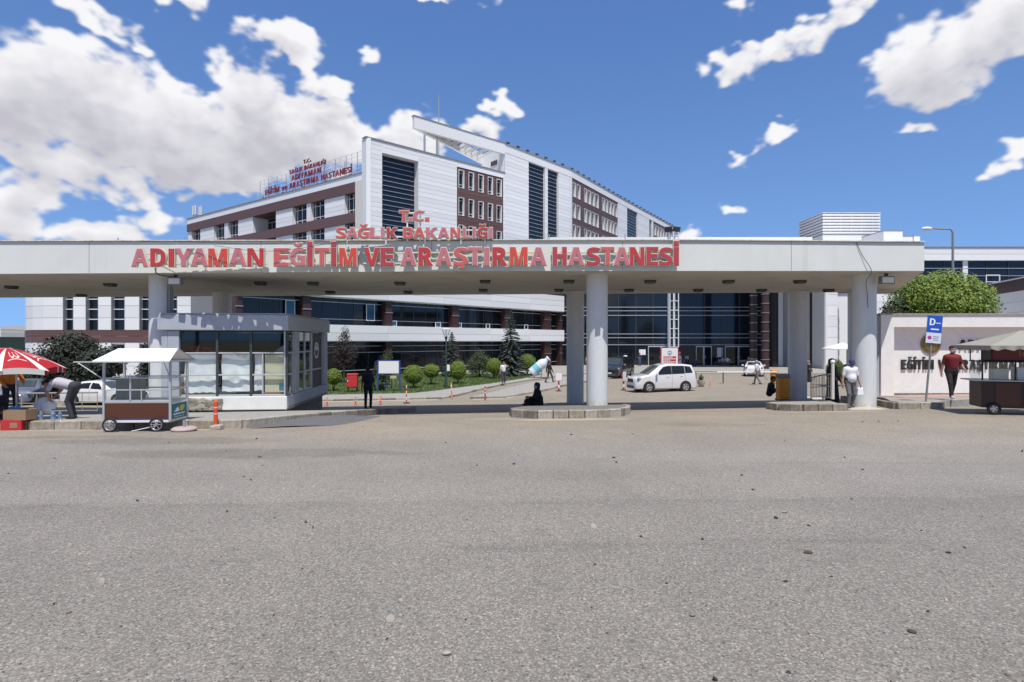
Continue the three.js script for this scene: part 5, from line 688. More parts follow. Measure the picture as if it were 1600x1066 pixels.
{ // red and white parasol with scripted panels
  const x = -11.8, z = -13.35, y = gy(x, z) - 0.12, U = thing('striped_parasol', 'red and white parasol shading the street vendors', 'parasol', [x, y, z]), r = rng(3);
  bar('pole', M.cream, U, [0.05, 0.15, 0], [0.05, 1.95, 0], 0.02); bar('pole_top', M.galv, U, [0.05, 1.95, 0], [-0.15, 2.02, -0.05], 0.018);
  const cv = document.createElement('canvas'); cv.width = 256; cv.height = 128; const c = cv.getContext('2d'); c.fillStyle = '#a8141f'; c.fillRect(0, 0, 256, 128); c.strokeStyle = '#e8dcd8'; c.lineWidth = 7; c.lineCap = 'round'; c.beginPath(); for (let i = 0; i <= 60; i++) { const t = i / 60 * 5.2 * PI; c.lineTo(48 + i * 2.6 + Math.cos(t) * 14, 58 - Math.sin(t) * 16); } c.stroke(); c.lineWidth = 4; c.beginPath(); c.moveTo(40, 92); c.quadraticCurveTo(120, 74, 216, 92); c.stroke();
  const t = new THREE.CanvasTexture(cv); t.colorSpace = THREE.SRGBColorSpace; const redM = new THREE.MeshStandardMaterial({ map: t, roughness: 0.8, side: THREE.DoubleSide }), wh = std(col(0.68, 0.66, 0.62), 0.9, { side: THREE.DoubleSide });
  const n = 8, Rr = 1.1, top = [-0.18, 2.03, 0], pt = (k, q) => { const a = k / n * 2 * PI + 0.2; return [top[0] + Math.cos(a) * Rr * q, 2.03 - 0.42 * Math.pow(q, 1.5) - Math.cos(a) * 0.1 * q, top[2] + Math.sin(a) * Rr * q]; };
  for (let k = 0; k < n; k++) {
    const rows = [], white = (f0, f1, nm, mat) => { const rw = []; for (let i = 0; i <= 6; i++) { const q = 0.05 + 0.95 * i / 6, row = []; for (let j = 0; j <= 6; j++) { const f = lerp(f0, f1, j / 6), A = pt(k, q), B = pt(k + 1, q), s = 4 * f * (1 - f) * 0.05 * q; row.push([lerp(A[0], B[0], f), lerp(A[1], B[1], f) + s, lerp(A[2], B[2], f)]); } rw.push(row); } const g = sheet(rw), uv = g.attributes.uv; let m = 0; for (let i = 0; i <= 6; i++) for (let j = 0; j <= 6; j++, m++) uv.setXY(m, 1 - j / 6, 1 - i / 6); mesh(nm, g, mat, U); };
    white(0.11, 0.89, 'canopy_panel', redM); white(-0.11, 0.11, 'white_gore', wh);
    const v = [[], []]; for (let j = 0; j <= 10; j++) { const f = j / 10, A = pt(k, 1), B = pt(k + 1, 1), s = 4 * f * (1 - f) * 0.05, p = [lerp(A[0], B[0], f), lerp(A[1], B[1], f) + s, lerp(A[2], B[2], f)]; v[0].push(p); v[1].push([p[0], p[1] - 0.12 - 0.02 * Math.sin(f * PI), p[2]]); } mesh('valance', sheet(v), k % 2 ? redM : wh, U);
    bar('rib', M.galv, U, pt(k, 0.05), [pt(k, 1)[0], pt(k, 1)[1] - 0.01, pt(k, 1)[2]], 0.006, 6);
  }
  // goods around the pole
  const g0 = (dx, dz) => gy(x + dx, z + dz);
  const crate = thing('red_crate', 'red plastic drinks crate at the parasol foot', 'crate', [x + 0.42, g0(0.42, 0.5), z + 0.42], 0.1); for (const [p, q, s, u] of [[-0.22, 0.22, 0.15, 0.165], [-0.22, 0.22, -0.165, -0.15]]) rb('side', M.red, crate, p, q, 0, 0.24, s, u, 0.01); for (const s of [-0.22, 0.205]) rb('end', M.red, crate, s, s + 0.015, 0.002, 0.238, -0.148, 0.148, 0.01); rb('floor', M.red, crate, -0.2, 0.2, 0.01, 0.03, -0.148, 0.148); rb('label_patch', std(col(0.32, 0.2, 0.12), 0.7), crate, -0.02, 0.14, 0.06, 0.18, 0.166, 0.17, 0.002);
  const cb = thing('cardboard_box', 'open cardboard box on the red crate beside the parasol pole', 'box', [x + 0.5, g0(0.5, 0.4) + 0.24, z + 0.4], -0.05), card = std(col(0.3, 0.2, 0.12), 0.85); rb('side', card, cb, -0.27, 0.27, 0, 0.24, 0.15, 0.16); rb('side', card, cb, -0.27, 0.27, 0, 0.24, -0.16, -0.15); for (const s of [-0.27, 0.26]) rb('end', card, cb, s, s + 0.01, 0.001, 0.239, -0.148, 0.148); rb('floor', card, cb, -0.26, 0.26, 0.003, 0.013, -0.148, 0.148); rb('blue_pack', std(col(0.08, 0.25, 0.5), 0.6), cb, -0.22, -0.08, 0.014, 0.3, -0.1, 0.05, 0.02);
  const bt = rng(31); for (let k = 0; k < 5; k++) { const dx = 0.88 + k * 0.1 + bt() * 0.02, dz = 0.1 + bt() * 0.25, b = thing('water_bottle', 'clear water bottle with blue cap on the pavement by the cardboard box', 'bottle', [x + dx, g0(dx, dz) + (dz + z > -13.0 ? 0 : 0.2), z + dz], 0, 'water bottles beside the cardboard box'); mesh('bottle', new THREE.LatheGeometry([[0.001, 0], [0.035, 0], [0.037, 0.02], [0.035, 0.1], [0.037, 0.16], [0.014, 0.22], [0.013, 0.24]].map(([p, q]) => new THREE.Vector2(p, q)), 12), new THREE.MeshPhysicalMaterial({ color: col(0.7, 0.8, 0.88), transmission: 0.8, thickness: 0, roughness: 0.1 }), b); mesh('cap', new THREE.CylinderGeometry(0.016, 0.016, 0.02, 10), M.blue, b, 0, 0.25, 0); mesh('label_band', new THREE.CylinderGeometry(0.0375, 0.0375, 0.05, 12, 1, true), std(col(0.1, 0.2, 0.5), 0.6), b, 0, 0.11, 0); }
}
// ------------------------------------------------------------------ plants
function leafGeo(spots, size, r, tones, flat = 0) {   // many small pointed leaves; spots are [x, y, z, nx, ny, nz]
  const p = [], c = [], v = V3(0, 0, 0), a = V3(0, 0, 0), b = V3(0, 0, 0);
  for (const [x, y, z, nx, ny, nz] of spots) {
    v.set(nx + (r() - 0.5) * 1.5, ny + (r() - 0.5) * 1.5 + flat, nz + (r() - 0.5) * 1.5).normalize(); a.set(r() - 0.5, r() - 0.5, r() - 0.5).cross(v).normalize(); b.crossVectors(v, a);
    const s = size * (0.6 + r() * 0.8), w = s * 0.5, t = tones[Math.floor(r() * tones.length)], k = 0.8 + r() * 0.4;
    const q = (u, l) => [x + a.x * u + b.x * l, y + a.y * u + b.y * l, z + a.z * u + b.z * l];
    const A = q(0, -s), B = q(w, 0), C = q(0, s), D = q(-w, 0); p.push(...A, ...B, ...C, ...A, ...C, ...D); for (let i = 0; i < 6; i++) c.push(t[0] * k, t[1] * k, t[2] * k);
  }
  const g = new THREE.BufferGeometry(); g.setAttribute('position', new THREE.Float32BufferAttribute(p, 3)); g.setAttribute('color', new THREE.Float32BufferAttribute(c, 3)); g.computeVertexNormals(); return g;
}
function ballSpots(n, cx, cy, cz, rx, ry, rz, r, fill = 0.35, lump = 0.16, seed = 1) {
  const o = []; while (o.length < n) { const u = r() * 2 - 1, t = r() * 2 * PI, s = Math.sqrt(1 - u * u), nx = s * Math.cos(t), ny = u, nz = s * Math.sin(t), l = 1 + lump * 2 * fbm(nx * 2.2 + seed, ny * 2.2, nz * 2.2, 3), k = l * (1 - fill * Math.pow(r(), 1.8)); o.push([cx + nx * rx * k, cy + ny * ry * k, cz + nz * rz * k, nx, ny, nz]); } return o;
}
function coreGeo(cx, cy, cz, rx, ry, rz, lump, seed) { const g = new THREE.IcosahedronGeometry(1, 3), q = g.attributes.position; for (let i = 0; i < q.count; i++) { const x = q.getX(i), y = q.getY(i), z = q.getZ(i), l = (1 + lump * 2 * fbm(x * 2.2 + seed, y * 2.2, z * 2.2, 3)) * 0.84; q.setXYZ(i, cx + x * rx * l, cy + y * ry * l, cz + z * rz * l); } g.computeVertexNormals(); const c = []; for (let i = 0; i < q.count; i++) c.push(0.8, 0.8, 0.8); g.setAttribute('color', new THREE.Float32BufferAttribute(c, 3)); g.deleteAttribute('uv'); return g; }
const clipTones = [[1, 1, 1], [1.3, 1.2, 0.9], [0.8, 0.9, 0.8], [1.5, 1.35, 0.8]];
function topiary(x, z, w, h, trunk, label, seed, tint = [0.14, 0.205, 0.022]) {
  const r = rng(seed), t = thing('clipped_bush', label, 'bush', [x, gy(x, z) + 0.12, z], 0, 'clipped round bushes on the hospital lawn'), cy = trunk + h / 2;
  const mat = M.leaf(...tint), core = coreGeo(0, cy, 0, w / 2, h / 2, w / 2, 0.06, seed); 
  mesh('crown', mergeGeometries([leafGeo(ballSpots(2600, 0, cy, 0, w / 2, h / 2, w / 2, r, 0.16, 0.06, seed), 0.05, r, clipTones, 0.3), core.index ? core.toNonIndexed() : core]), mat, t);
  for (let k = 0; k < 4; k++) { const a = k * 1.6 + r(); mesh('trunk', tubeGeo([[Math.cos(a) * 0.04, -0.05, Math.sin(a) * 0.04], [Math.cos(a) * 0.06, trunk * 0.6, Math.sin(a) * 0.06], [Math.cos(a) * w * 0.2, cy - h * 0.15, Math.sin(a) * w * 0.2]], 0.028, 6, 6), M.bark, t); } return t;
}
topiary(-12.62, -39.8, 1.15, 1.15, 0.45, 'small clipped bush hugging the kiosk corner side of the lawn', 101);
topiary(-7.23, -41.3, 1.5, 1.38, 0.32, 'widest clipped round bush on the lawn beside the white board', 102);
topiary(-6.35, -44.3, 1.28, 1.1, 0.55, 'clipped bush on a thick stem behind the widest round bush', 103);
topiary(-4.3, -44.8, 1.38, 1.5, 0.35, 'upright clipped round bush beyond the garden lamp', 104);
topiary(-1.6, -50.1, 1.4, 1.4, 0.45, 'clipped round bush close to the tall blue spruce', 105);
topiary(1.5, -55, 1.75, 1.7, 0.4, 'bright clipped round bush beside the bottle container', 106, [0.12, 0.19, 0.015]);
{ const mk = (x, z, w, h, label, seed) => { const t = topiary(x, z, w, h, 0.25, label, seed, [0.075, 0.12, 0.014]); t.userData.group = 'clipped bushes under the white parasol'; }; mk(22.1, -38.5, 1.15, 1.5, 'clipped bush under the white parasol edge', 107); mk(23.6, -39.4, 1.1, 1.2, 'clipped bush behind the parasol pole', 108); }
function spruce(x, z, H, W, label, seed) {
  const r = rng(seed), t = thing('spruce_tree', label, 'tree', [x, gy(x, z) + 0.12, z], 0, 'blue spruces on the hospital lawn'), spots = [];
  mesh('trunk', new THREE.CylinderGeometry(0.03, 0.11, H * 0.96, 10), M.bark, t, 0, H * 0.48, 0);
  for (let y = 0.28; y < H; y += 0.13 + 0.07 * r()) { const f = 1 - y / H, n = 6 + Math.floor(f * 7), a0 = r() * 6; for (let k = 0; k < n; k++) { const a = a0 + k * 2 * PI / n + (r() - 0.5) * 0.4, L = W / 2 * Math.pow(f, 0.85) * (0.62 + r() * 0.5) + 0.06, up = 0.25 - 0.5 * r(), m = Math.ceil(L * 95); for (let i = 0; i < m; i++) { const q = (i + r()) / m, d = L * q, yy = y + d * up * 0.5 - q * q * L * 0.16, sp = (1 - q * 0.75) * L * 0.22; spots.push([Math.cos(a) * d + (r() - 0.5) * sp, yy + (r() - 0.5) * 0.07, Math.sin(a) * d + (r() - 0.5) * sp, Math.cos(a) * 0.4, 0.8, Math.sin(a) * 0.4]); } } }
  mesh('crown', leafGeo(spots, 0.07, r, [[1, 1, 1], [0.75, 0.85, 0.85], [1.25, 1.25, 1.2]], 0.4), M.leaf(0.06, 0.09, 0.068), t);
}
spruce(-5.74, -53.7, 4.3, 2.9, 'smaller blue spruce behind the garden lamp', 201); spruce(-0.1, -53.4, 6.3, 3.5, 'tall blue spruce beside the footpath', 202);
function loose(name, label, x, z, lobes, n, size, tint, tones, seed, trunk, cat = 'tree', group) {
  const r = rng(seed), t = thing(name, label, cat, [x, gy(x, z) + 0.05, z], 0, group), spots = []; const tot = lobes.reduce((s, l) => s + l[3] * l[4], 0);
  for (const [cx, cy, cz, rx, ry] of lobes) spots.push(...ballSpots(Math.round(n * rx * ry / tot), cx, cy, cz, rx, ry, rx, r, 0.75, 0.3, seed + cx));
  mesh('crown', leafGeo(spots, size, r, tones, 0.35), M.leaf(...tint), t); const [, ty] = lobes[0];
  mesh('trunk', new THREE.CylinderGeometry(trunk * 0.6, trunk, ty, 10), M.bark, t, 0, ty / 2, 0);
  for (const [cx, cy, cz, rx] of lobes) mesh('limb', tubeGeo([[0, ty * 0.5, 0], [cx * 0.5, (ty * 0.5 + cy) / 2, cz * 0.5], [cx, cy, cz]], trunk * 0.35, 8, 6), M.bark, t); return t;
}
const green = [[1, 1, 1], [0.75, 0.85, 0.8], [1.3, 1.2, 0.95], [1.1, 1.05, 0.8]];
loose('plum_tree', 'dark purple leaved tree in front of the podium', -14.0, -46.9, [[0, 3.0, 0, 0.75, 1.2], [-0.6, 2.6, 0.2, 0.6, 0.8], [0.6, 2.5, -0.1, 0.6, 0.9], [0.1, 4.1, 0, 0.4, 0.8], [-0.4, 1.9, 0.2, 0.5, 0.5], [0.4, 1.8, 0, 0.5, 0.5]], 3400, 0.065, [0.032, 0.021, 0.02], green, 301, 0.08);
loose('leafy_shrub', 'tall dark shrub behind the blank white board', -9.3, -40.6, [[0, 1.0, 0, 0.6, 0.95], [0.1, 1.9, 0, 0.5, 0.8], [-0.3, 1.4, 0.1, 0.45, 0.7], [0.5, 2.5, 0, 0.18, 0.4]], 3000, 0.06, [0.035, 0.055, 0.018], green, 302, 0.06, 'bush');
loose('leafy_shrub', 'low bright shrub at the foot of the tall dark shrub', -9.6, -39.6, [[0, 0.4, 0, 0.45, 0.42], [0.4, 0.35, 0.1, 0.35, 0.35]], 1300, 0.06, [0.09, 0.14, 0.025], green, 303, 0.04, 'bush');
loose('leafy_shrub', 'olive green shrub between the spruces', -3.0, -51.9, [[0, 1.3, 0, 1.0, 1.1], [-0.6, 1.0, 0.2, 0.7, 0.8], [0.7, 1.2, 0, 0.7, 0.9], [0.1, 2.1, 0, 0.6, 0.6]], 4200, 0.07, [0.055, 0.075, 0.026], green, 304, 0.08, 'bush');
loose('mulberry_tree', 'dark spreading tree behind the parked cars and parasol', -28.2, -36, [[0, 2.6, 0, 1.9, 1.5], [-1.5, 1.9, 0.4, 1.3, 1.2], [1.5, 1.9, 0.2, 1.4, 1.3], [0.2, 3.4, 0, 1.2, 0.9], [-0.8, 1.2, 0.6, 1.1, 0.8], [0.9, 1.1, 0.5, 1.2, 0.8], [2.6, 2.4, 0, 0.9, 1.0]], 15000, 0.11, [0.016, 0.026, 0.011], green, 305, 0.18);
loose('mulberry_tree', 'dark tree seen through the glass food cart', -23.4, -37, [[0, 2.6, 0, 0.9, 1.0], [0.6, 1.7, 0.2, 0.8, 0.8], [-0.5, 1.6, 0, 0.7, 0.8]], 4200, 0.1, [0.018, 0.03, 0.011], green, 306, 0.12);
loose('garden_hedge', 'clipped hedge behind the parked cars', -27.0, -38.6, Array.from({ length: 12 }, (_, i) => [-6 + i * 1.05, 0.75, 0, 0.75, 0.62]), 9000, 0.08, [0.045, 0.075, 0.016], green, 307, 0.05, 'hedge');
loose('acacia_tree', 'bright green round tree rising behind the white sign wall', 20.5, -27, [[0, 4.6, 0, 1.7, 1.35], [-1.35, 4.7, 0.3, 1.25, 1.15], [1.2, 4.5, 0.3, 1.15, 1.15], [0.1, 5.35, 0.2, 1.15, 0.75], [-0.9, 5.2, 0.4, 0.9, 0.7], [1.0, 5.15, 0.1, 0.9, 0.65], [0.5, 4.3, 1.0, 1.05, 0.9], [-0.6, 4.3, 1.0, 1.0, 0.85], [1.7, 4.9, 0.6, 0.5, 0.5], [-1.8, 4.7, 0.8, 0.5, 0.5]], 30000, 0.06, [0.15, 0.225, 0.028], [[1, 1, 1], [0.8, 0.9, 0.8], [1.45, 1.3, 0.9], [1.7, 1.5, 0.9]], 308, 0.13);
loose('leafy_shrub', 'dark shrub at the end of the sign wall', 18.3, -26.6, [[0, 4.1, 0, 0.7, 0.7], [-0.4, 3.7, 0.1, 0.6, 0.6]], 2200, 0.07, [0.03, 0.05, 0.014], green, 309, 0.08, 'bush');
{ const p = thing('potted_plant', 'small grassy plant growing in the flower tub', 'plant', [13.3, gy(13.3, -39.6) + 0.42, -39.6]), r = rng(5), sp = ballSpots(240, 0, 0.2, 0, 0.16, 0.26, 0.16, r, 0.8, 0.3, 4); mesh('leaves', leafGeo(sp, 0.06, r, green, 0.4), M.leaf(0.07, 0.09, 0.02), p); bar('stem', M.bark, p, [0, 0, 0], [0, 0.2, 0], 0.015, 6); }
// trees along the far side of the road behind the viewer, mirrored in the hospital glazing
{ const tint = [0.03, 0.045, 0.015]; for (let i = 0; i < 11; i++) { const r = rng(700 + i), x = -46 + i * 9.2 + (r() - 0.5) * 4, z = 26 + r() * 8, h = 8 + r() * 6, slim = i % 4 === 1; loose('roadside_tree', 'dark roadside tree across the road facing the hospital gate', x, z, slim ? [[0, h * 0.5, 0, 1.1, h * 0.5], [0, h * 0.85, 0, 0.7, h * 0.25]] : [[0, h * 0.62, 0, 2.6, h * 0.32], [-1.8, h * 0.5, 0.5, 2.0, h * 0.25], [1.8, h * 0.52, -0.4, 2.1, h * 0.27]], 2600, 0.3, tint, green, 720 + i, 0.2, 'tree', 'roadside trees across the road'); } }
// ------------------------------------------------------------------ vehicles: the skin is lofted through cross-sections, glass and lamps lie a few millimetres proud of it
function vehicle(label, category, pos, turn, o) {
  const T = thing(o.name, label, category, pos, turn, o.group), K = o.sections;   // section: [x, half width low, belt height, half width belt, top height, half width top]; the nose looks to -x
  const at = (x) => { let i = 0; while (i < K.length - 2 && x > K[i + 1][0]) i++; const a = K[i], b = K[i + 1], t = clamp((x - a[0]) / (b[0] - a[0])); return a.map((v, k) => lerp(v, b[k], k === 4 || k === 2 ? t : t)); };
  const ring = (x) => { const [, wl, yb, wb, yt, wt] = at(x), y0 = o.clear, m = (y0 + yb) / 2; const h = [[0, y0], [wl * 0.86, y0], [wl * 0.97, y0 + 0.07], [wl, m * 0.85], [wl * 1.005, m * 1.05], [wb, yb], [lerp(wb, wt, 0.5) + 0.012, lerp(yb, yt, 0.5)], [wt + 0.015, yt - 0.07], [wt - 0.03, yt - 0.018], [wt * 0.6, yt], [0, yt + 0.012]]; return h; };
  const xs = []; const x0 = K[0][0], x1 = K[K.length - 1][0]; for (let i = 0; i <= 64; i++) xs.push(lerp(x0, x1, i / 64)); for (const k of K) xs.push(k[0]); xs.sort((a, b) => a - b);
  const rows = xs.map((x) => { const h = ring(x), full = [...h.map(([z, y]) => [x, y, z]), ...h.slice(0, -1).reverse().map(([z, y]) => [x, y, -z])]; return full; });
  const cap = (row) => { const c = [row[0][0], row.reduce((s, p) => s + p[1], 0) / row.length, 0]; return row.map((p) => [c[0], lerp(c[1], p[1], 0.02), p[2] * 0.02]); };
  let g = sheet([cap(rows[0]), ...rows, cap(rows[rows.length - 1])]); g.deleteAttribute('uv'); g = toCreasedNormals(mergeVertices(g, 1e-4), 0.5);
  mesh('body', g, o.paint, T);
  const onSide = (x, v, s, e) => { const h = ring(x), a = h[5], b = h[7], mid = h[6]; const t = v * 2, p = t < 1 ? [lerp(a[0], mid[0], t), lerp(a[1], mid[1], t)] : [lerp(mid[0], b[0], t - 1), lerp(mid[1], b[1], t - 1)]; return [x, p[1], s * (p[0] + e)]; };
  const dark = new THREE.MeshPhysicalMaterial({ color: col(0.014, 0.018, 0.02), roughness: 0.04, ior: 1.5 });
  for (const s of [-1, 1]) for (const [a0, a1, b0, b1, v0 = 0.1, v1 = 0.9] of o.sideGlass) { const rw = []; for (let i = 0; i <= 6; i++) { const v = lerp(v0, v1, i / 6), r = []; for (let j = 0; j <= 8; j++) r.push(onSide(lerp(lerp(a0, b0, i / 6), lerp(a1, b1, i / 6), j / 8), v, s, 0.006)); rw.push(r); } mesh('side_window', sheet(s > 0 ? rw : rw.slice().reverse()), dark, T); }
  const across = (xa, xb, n, mat, f = 0.9, e = 0.008) => { const rw = []; for (let i = 0; i <= 8; i++) { const x = lerp(xa, xb, i / 8), h = ring(x), r = [], nx = at(x + 0.02), pv = at(x - 0.02), sl = Math.atan2(nx[4] - pv[4], 0.04); for (let j = -5; j <= 5; j++) { const q = j / 5 * f, w = h[8][0] + 0.02, y = lerp(h[10][1], h[8][1], Math.pow(Math.abs(q), 3)); r.push([x - Math.sin(sl) * e, y + Math.cos(sl) * e, q * w]); } rw.push(r); } mesh(n, sheet(rw), mat, T); };
  if (o.screen) across(o.screen[0], o.screen[1], 'windscreen', new THREE.MeshPhysicalMaterial({ color: col(0.05, 0.06, 0.06), roughness: 0.03, ior: 1.5 })); if (o.rear) across(o.rear[0], o.rear[1], 'rear_window', dark);
  for (const wx of o.wheels) for (const s of [-1, 1]) {
    const wl = at(wx)[1], w = sub('wheel', T, wx, o.wr, s * (wl - 0.09)), R0 = o.wr, turnIn = (gg) => { gg.rotateX(PI / 2); return gg; };
    mesh('wheel_arch', turnIn(new THREE.CylinderGeometry(R0 + 0.075, R0 + 0.075, 0.22, 28)), M.black, w, 0, 0.02, s * -0.008); mesh('tyre', turnIn(new THREE.LatheGeometry([[R0 * 0.66, -0.1], [R0 * 0.93, -0.1], [R0, -0.07], [R0, 0.07], [R0 * 0.93, 0.1], [R0 * 0.66, 0.1]].map(([a, b]) => new THREE.Vector2(a, b)), 30)), M.rubber, w, 0, 0, s * 0.02);
    mesh('rim', turnIn(new THREE.CylinderGeometry(R0 * 0.67, R0 * 0.67, 0.04, 26)), M.darkGrey, w, 0, 0, s * 0.085); for (let i = 0; i < 5; i++) { const a = i * 2 * PI / 5, sp = mesh('spoke', rbox(R0 * 0.62, 0.085, 0.03, 0.012), o.rimMat ?? M.steel, w, Math.cos(a) * R0 * 0.33, Math.sin(a) * R0 * 0.33, s * 0.112); sp.rotation.z = a; } mesh('rim_lip', new THREE.TorusGeometry(R0 * 0.64, 0.02, 6, 28), o.rimMat ?? M.steel, w, 0, 0, s * 0.108);
  }
  const end = (x, nose) => { const s = nose ? -1 : 1, a = at(x), e = 0.012; return (y0, y1, z0, z1, mat, name, d = 0.03) => rb(name, mat, T, x + s * e - (s < 0 ? d : 0), x + s * e + (s > 0 ? d : 0), y0, y1, z0, z1, 0.01); };
  const N = end(x0, true), Rr = end(x1, false), wn = at(x0)[1], wr = at(x1)[1];
  N(o.grille[0], o.grille[1], -wn * 0.62, wn * 0.62, M.black, 'grille', 0.03); N(o.clear + 0.05, o.clear + 0.2, -wn * 0.8, wn * 0.8, M.darkGrey, 'bumper_intake', 0.02); N(o.grille[0] - 0.16, o.grille[0] - 0.06, -0.26, 0.26, M.signWhite, 'number_plate', 0.02);
  const lampG = new THREE.MeshPhysicalMaterial({ color: col(0.42, 0.44, 0.46), roughness: 0.08, clearcoat: 1 }), tail = new THREE.MeshPhysicalMaterial({ color: col(0.3, 0.012, 0.012), roughness: 0.15, clearcoat: 1 });
  for (const s of [-1, 1]) { const x = x0 + o.lampX, a = at(x), m = mesh('headlight', rbox(o.lampL, 0.13, 0.16, 0.04), lampG, T, x, o.lampY, s * (a[1] - 0.075)); m.rotation.set(0, s * 0.35, -0.12); const tl = mesh('tail_light', rbox(0.1, o.tailH, 0.15, 0.03), tail, T, x1 - 0.04, o.tailY, s * (wr - 0.06)); const mi = mesh('mirror', rbox(0.12, 0.15, 0.2, 0.04), o.mirror ?? o.paint, T, o.mirrorX, at(o.mirrorX)[2] + 0.09, s * (at(o.mirrorX)[3] + 0.13)); for (const hx of o.handles) { const q = at(hx); rb('door_handle', o.mirror ?? o.paint, T, hx - 0.09, hx + 0.09, q[2] - 0.13, q[2] - 0.1, s > 0 ? q[3] - 0.01 : -q[3] - 0.03, s > 0 ? q[3] + 0.03 : -q[3] + 0.01, 0.008); } for (const dx of o.seams) { const q = at(dx); const pts = [[dx, o.clear + 0.12, s * (q[1] + 0.0)], [dx, q[2] * 0.65, s * (q[1] + 0.004)], [dx, q[2], s * (q[3] + 0.004)]]; mesh('door_seam', tubeGeo(pts, 0.006, 6, 4), M.darkGrey, T); } }
  Rr(o.tailY - 0.32, o.tailY - 0.2, -0.26, 0.26, M.signWhite, 'number_plate', 0.02); Rr(o.clear + 0.02, o.clear + 0.16, -wr * 0.85, wr * 0.85, M.darkGrey, 'rear_bumper', 0.05);
  return T;
}
const paint = (r, g, b) => new THREE.MeshPhysicalMaterial({ color: col(r, g, b), roughness: 0.3, clearcoat: 1, clearcoatRoughness: 0.05 });
vehicle('white people carrier van crossing the gate lane with a smoked side window', 'van', [9.62, gy(9.62, -36.4), -36.4], 0.2, { name: 'passenger_van', paint: paint(0.66, 0.67, 0.69), clear: 0.2, wr: 0.31, wheels: [-1.22, 1.27], grille: [0.62, 0.84], lampX: 0.3, lampL: 0.42, lampY: 0.88, tailH: 0.45, tailY: 1.0, mirrorX: -0.72, handles: [0.05, 1.0], seams: [-0.78, 0.35, 1.25], screen: [-1.2, -0.42, 0], rear: null,
  sections: [[-2.08, 0.66, 0.62, 0.64, 0.72, 0.55], [-2.0, 0.78, 0.78, 0.74, 0.86, 0.64], [-1.7, 0.86, 0.92, 0.83, 0.99, 0.72], [-1.22, 0.88, 1.02, 0.86, 1.1, 0.76], [-0.42, 0.88, 1.08, 0.87, 1.66, 0.68], [0.1, 0.88, 1.1, 0.87, 1.78, 0.69], [1.3, 0.88, 1.14, 0.87, 1.77, 0.68], [1.82, 0.87, 1.16, 0.85, 1.7, 0.64], [1.98, 0.84, 1.14, 0.8, 1.3, 0.7], [2.08, 0.76, 0.9, 0.72, 1.02, 0.6]], sideGlass: [[-0.78, 0.33, -0.2, 0.33, 0.04, 0.9], [0.345, 1.225, 0.345, 1.225, 0.04, 0.9], [1.25, 1.78, 1.25, 1.68, 0.08, 0.88]] });
const sedan = (x) => ({ clear: 0.19, wr: 0.31, wheels: [-1.35, 1.3], grille: [0.55, 0.7], lampX: 0.26, lampL: 0.4, lampY: 0.72, tailH: 0.16, tailY: 0.86, mirrorX: -0.62, handles: [0.1, 0.95], seams: [-0.72, 0.3, 1.05], screen: [-0.85, -0.2, 0.004], rear: [1.02, 1.5],
  sections: [[-2.2, 0.62, 0.52, 0.6, 0.6, 0.5], [-2.1, 0.78, 0.66, 0.74, 0.72, 0.62], [-1.6, 0.86, 0.8, 0.82, 0.87, 0.7], [-0.9, 0.87, 0.88, 0.85, 0.95, 0.74], [-0.15, 0.88, 0.92, 0.86, 1.38, 0.6], [0.3, 0.88, 0.94, 0.86, 1.44, 0.6], [0.95, 0.88, 0.96, 0.86, 1.39, 0.59], [1.58, 0.87, 0.98, 0.84, 1.05, 0.68], [2.08, 0.82, 0.96, 0.78, 1.01, 0.62], [2.2, 0.72, 0.7, 0.68, 0.8, 0.56]], sideGlass: [[-0.55, 0.26, -0.12, 0.26, 0.08, 0.86], [0.34, 1.2, 0.34, 0.85, 0.08, 0.86]], ...x });
vehicle('white saloon seen from behind driving up to the entrance', 'car', [23.6, gy(23.6, -55), -55], -1.95, sedan({ name: 'saloon_car', paint: paint(0.72, 0.72, 0.71) }));
vehicle('white saloon parked behind the low pavement railing', 'car', [-23.8, gy(-23.8, -33), -33], PI - 0.05, sedan({ name: 'saloon_car', paint: paint(0.74, 0.75, 0.76) }));
vehicle('blue grey car parked nose out behind the striped parasol', 'car', [-29.2, gy(-29.2, -34), -34], PI / 2 + 0.35, sedan({ name: 'saloon_car', paint: paint(0.16, 0.19, 0.26) }));
vehicle('black minivan waiting behind the gate column', 'van', [9.9, gy(9.9, -52.9), -52.9], PI / 2 - 0.5, { name: 'minivan', paint: paint(0.012, 0.014, 0.017), mirror: M.grey, clear: 0.22, wr: 0.34, wheels: [-1.5, 1.45], grille: [0.62, 0.82], lampX: 0.26, lampL: 0.34, lampY: 0.92, tailH: 0.5, tailY: 1.1, mirrorX: -1.1, handles: [-0.3, 0.9], seams: [-1.1, 0.1, 1.3], screen: [-1.6, -0.92, 0], rear: null,
  sections: [[-2.45, 0.74, 0.72, 0.72, 0.85, 0.62], [-2.35, 0.88, 0.9, 0.84, 1.0, 0.74], [-1.65, 0.94, 1.1, 0.92, 1.2, 0.82], [-0.9, 0.95, 1.16, 0.93, 1.85, 0.74], [-0.4, 0.95, 1.18, 0.93, 1.93, 0.75], [1.9, 0.95, 1.18, 0.93, 1.92, 0.75], [2.3, 0.94, 1.18, 0.91, 1.84, 0.72], [2.45, 0.88, 1.1, 0.84, 1.2, 0.72]], sideGlass: [[-1.05, 0.02, -0.65, 0.02], [0.1, 1.2, 0.1, 1.2], [1.3, 2.1, 1.3, 2.0]] });
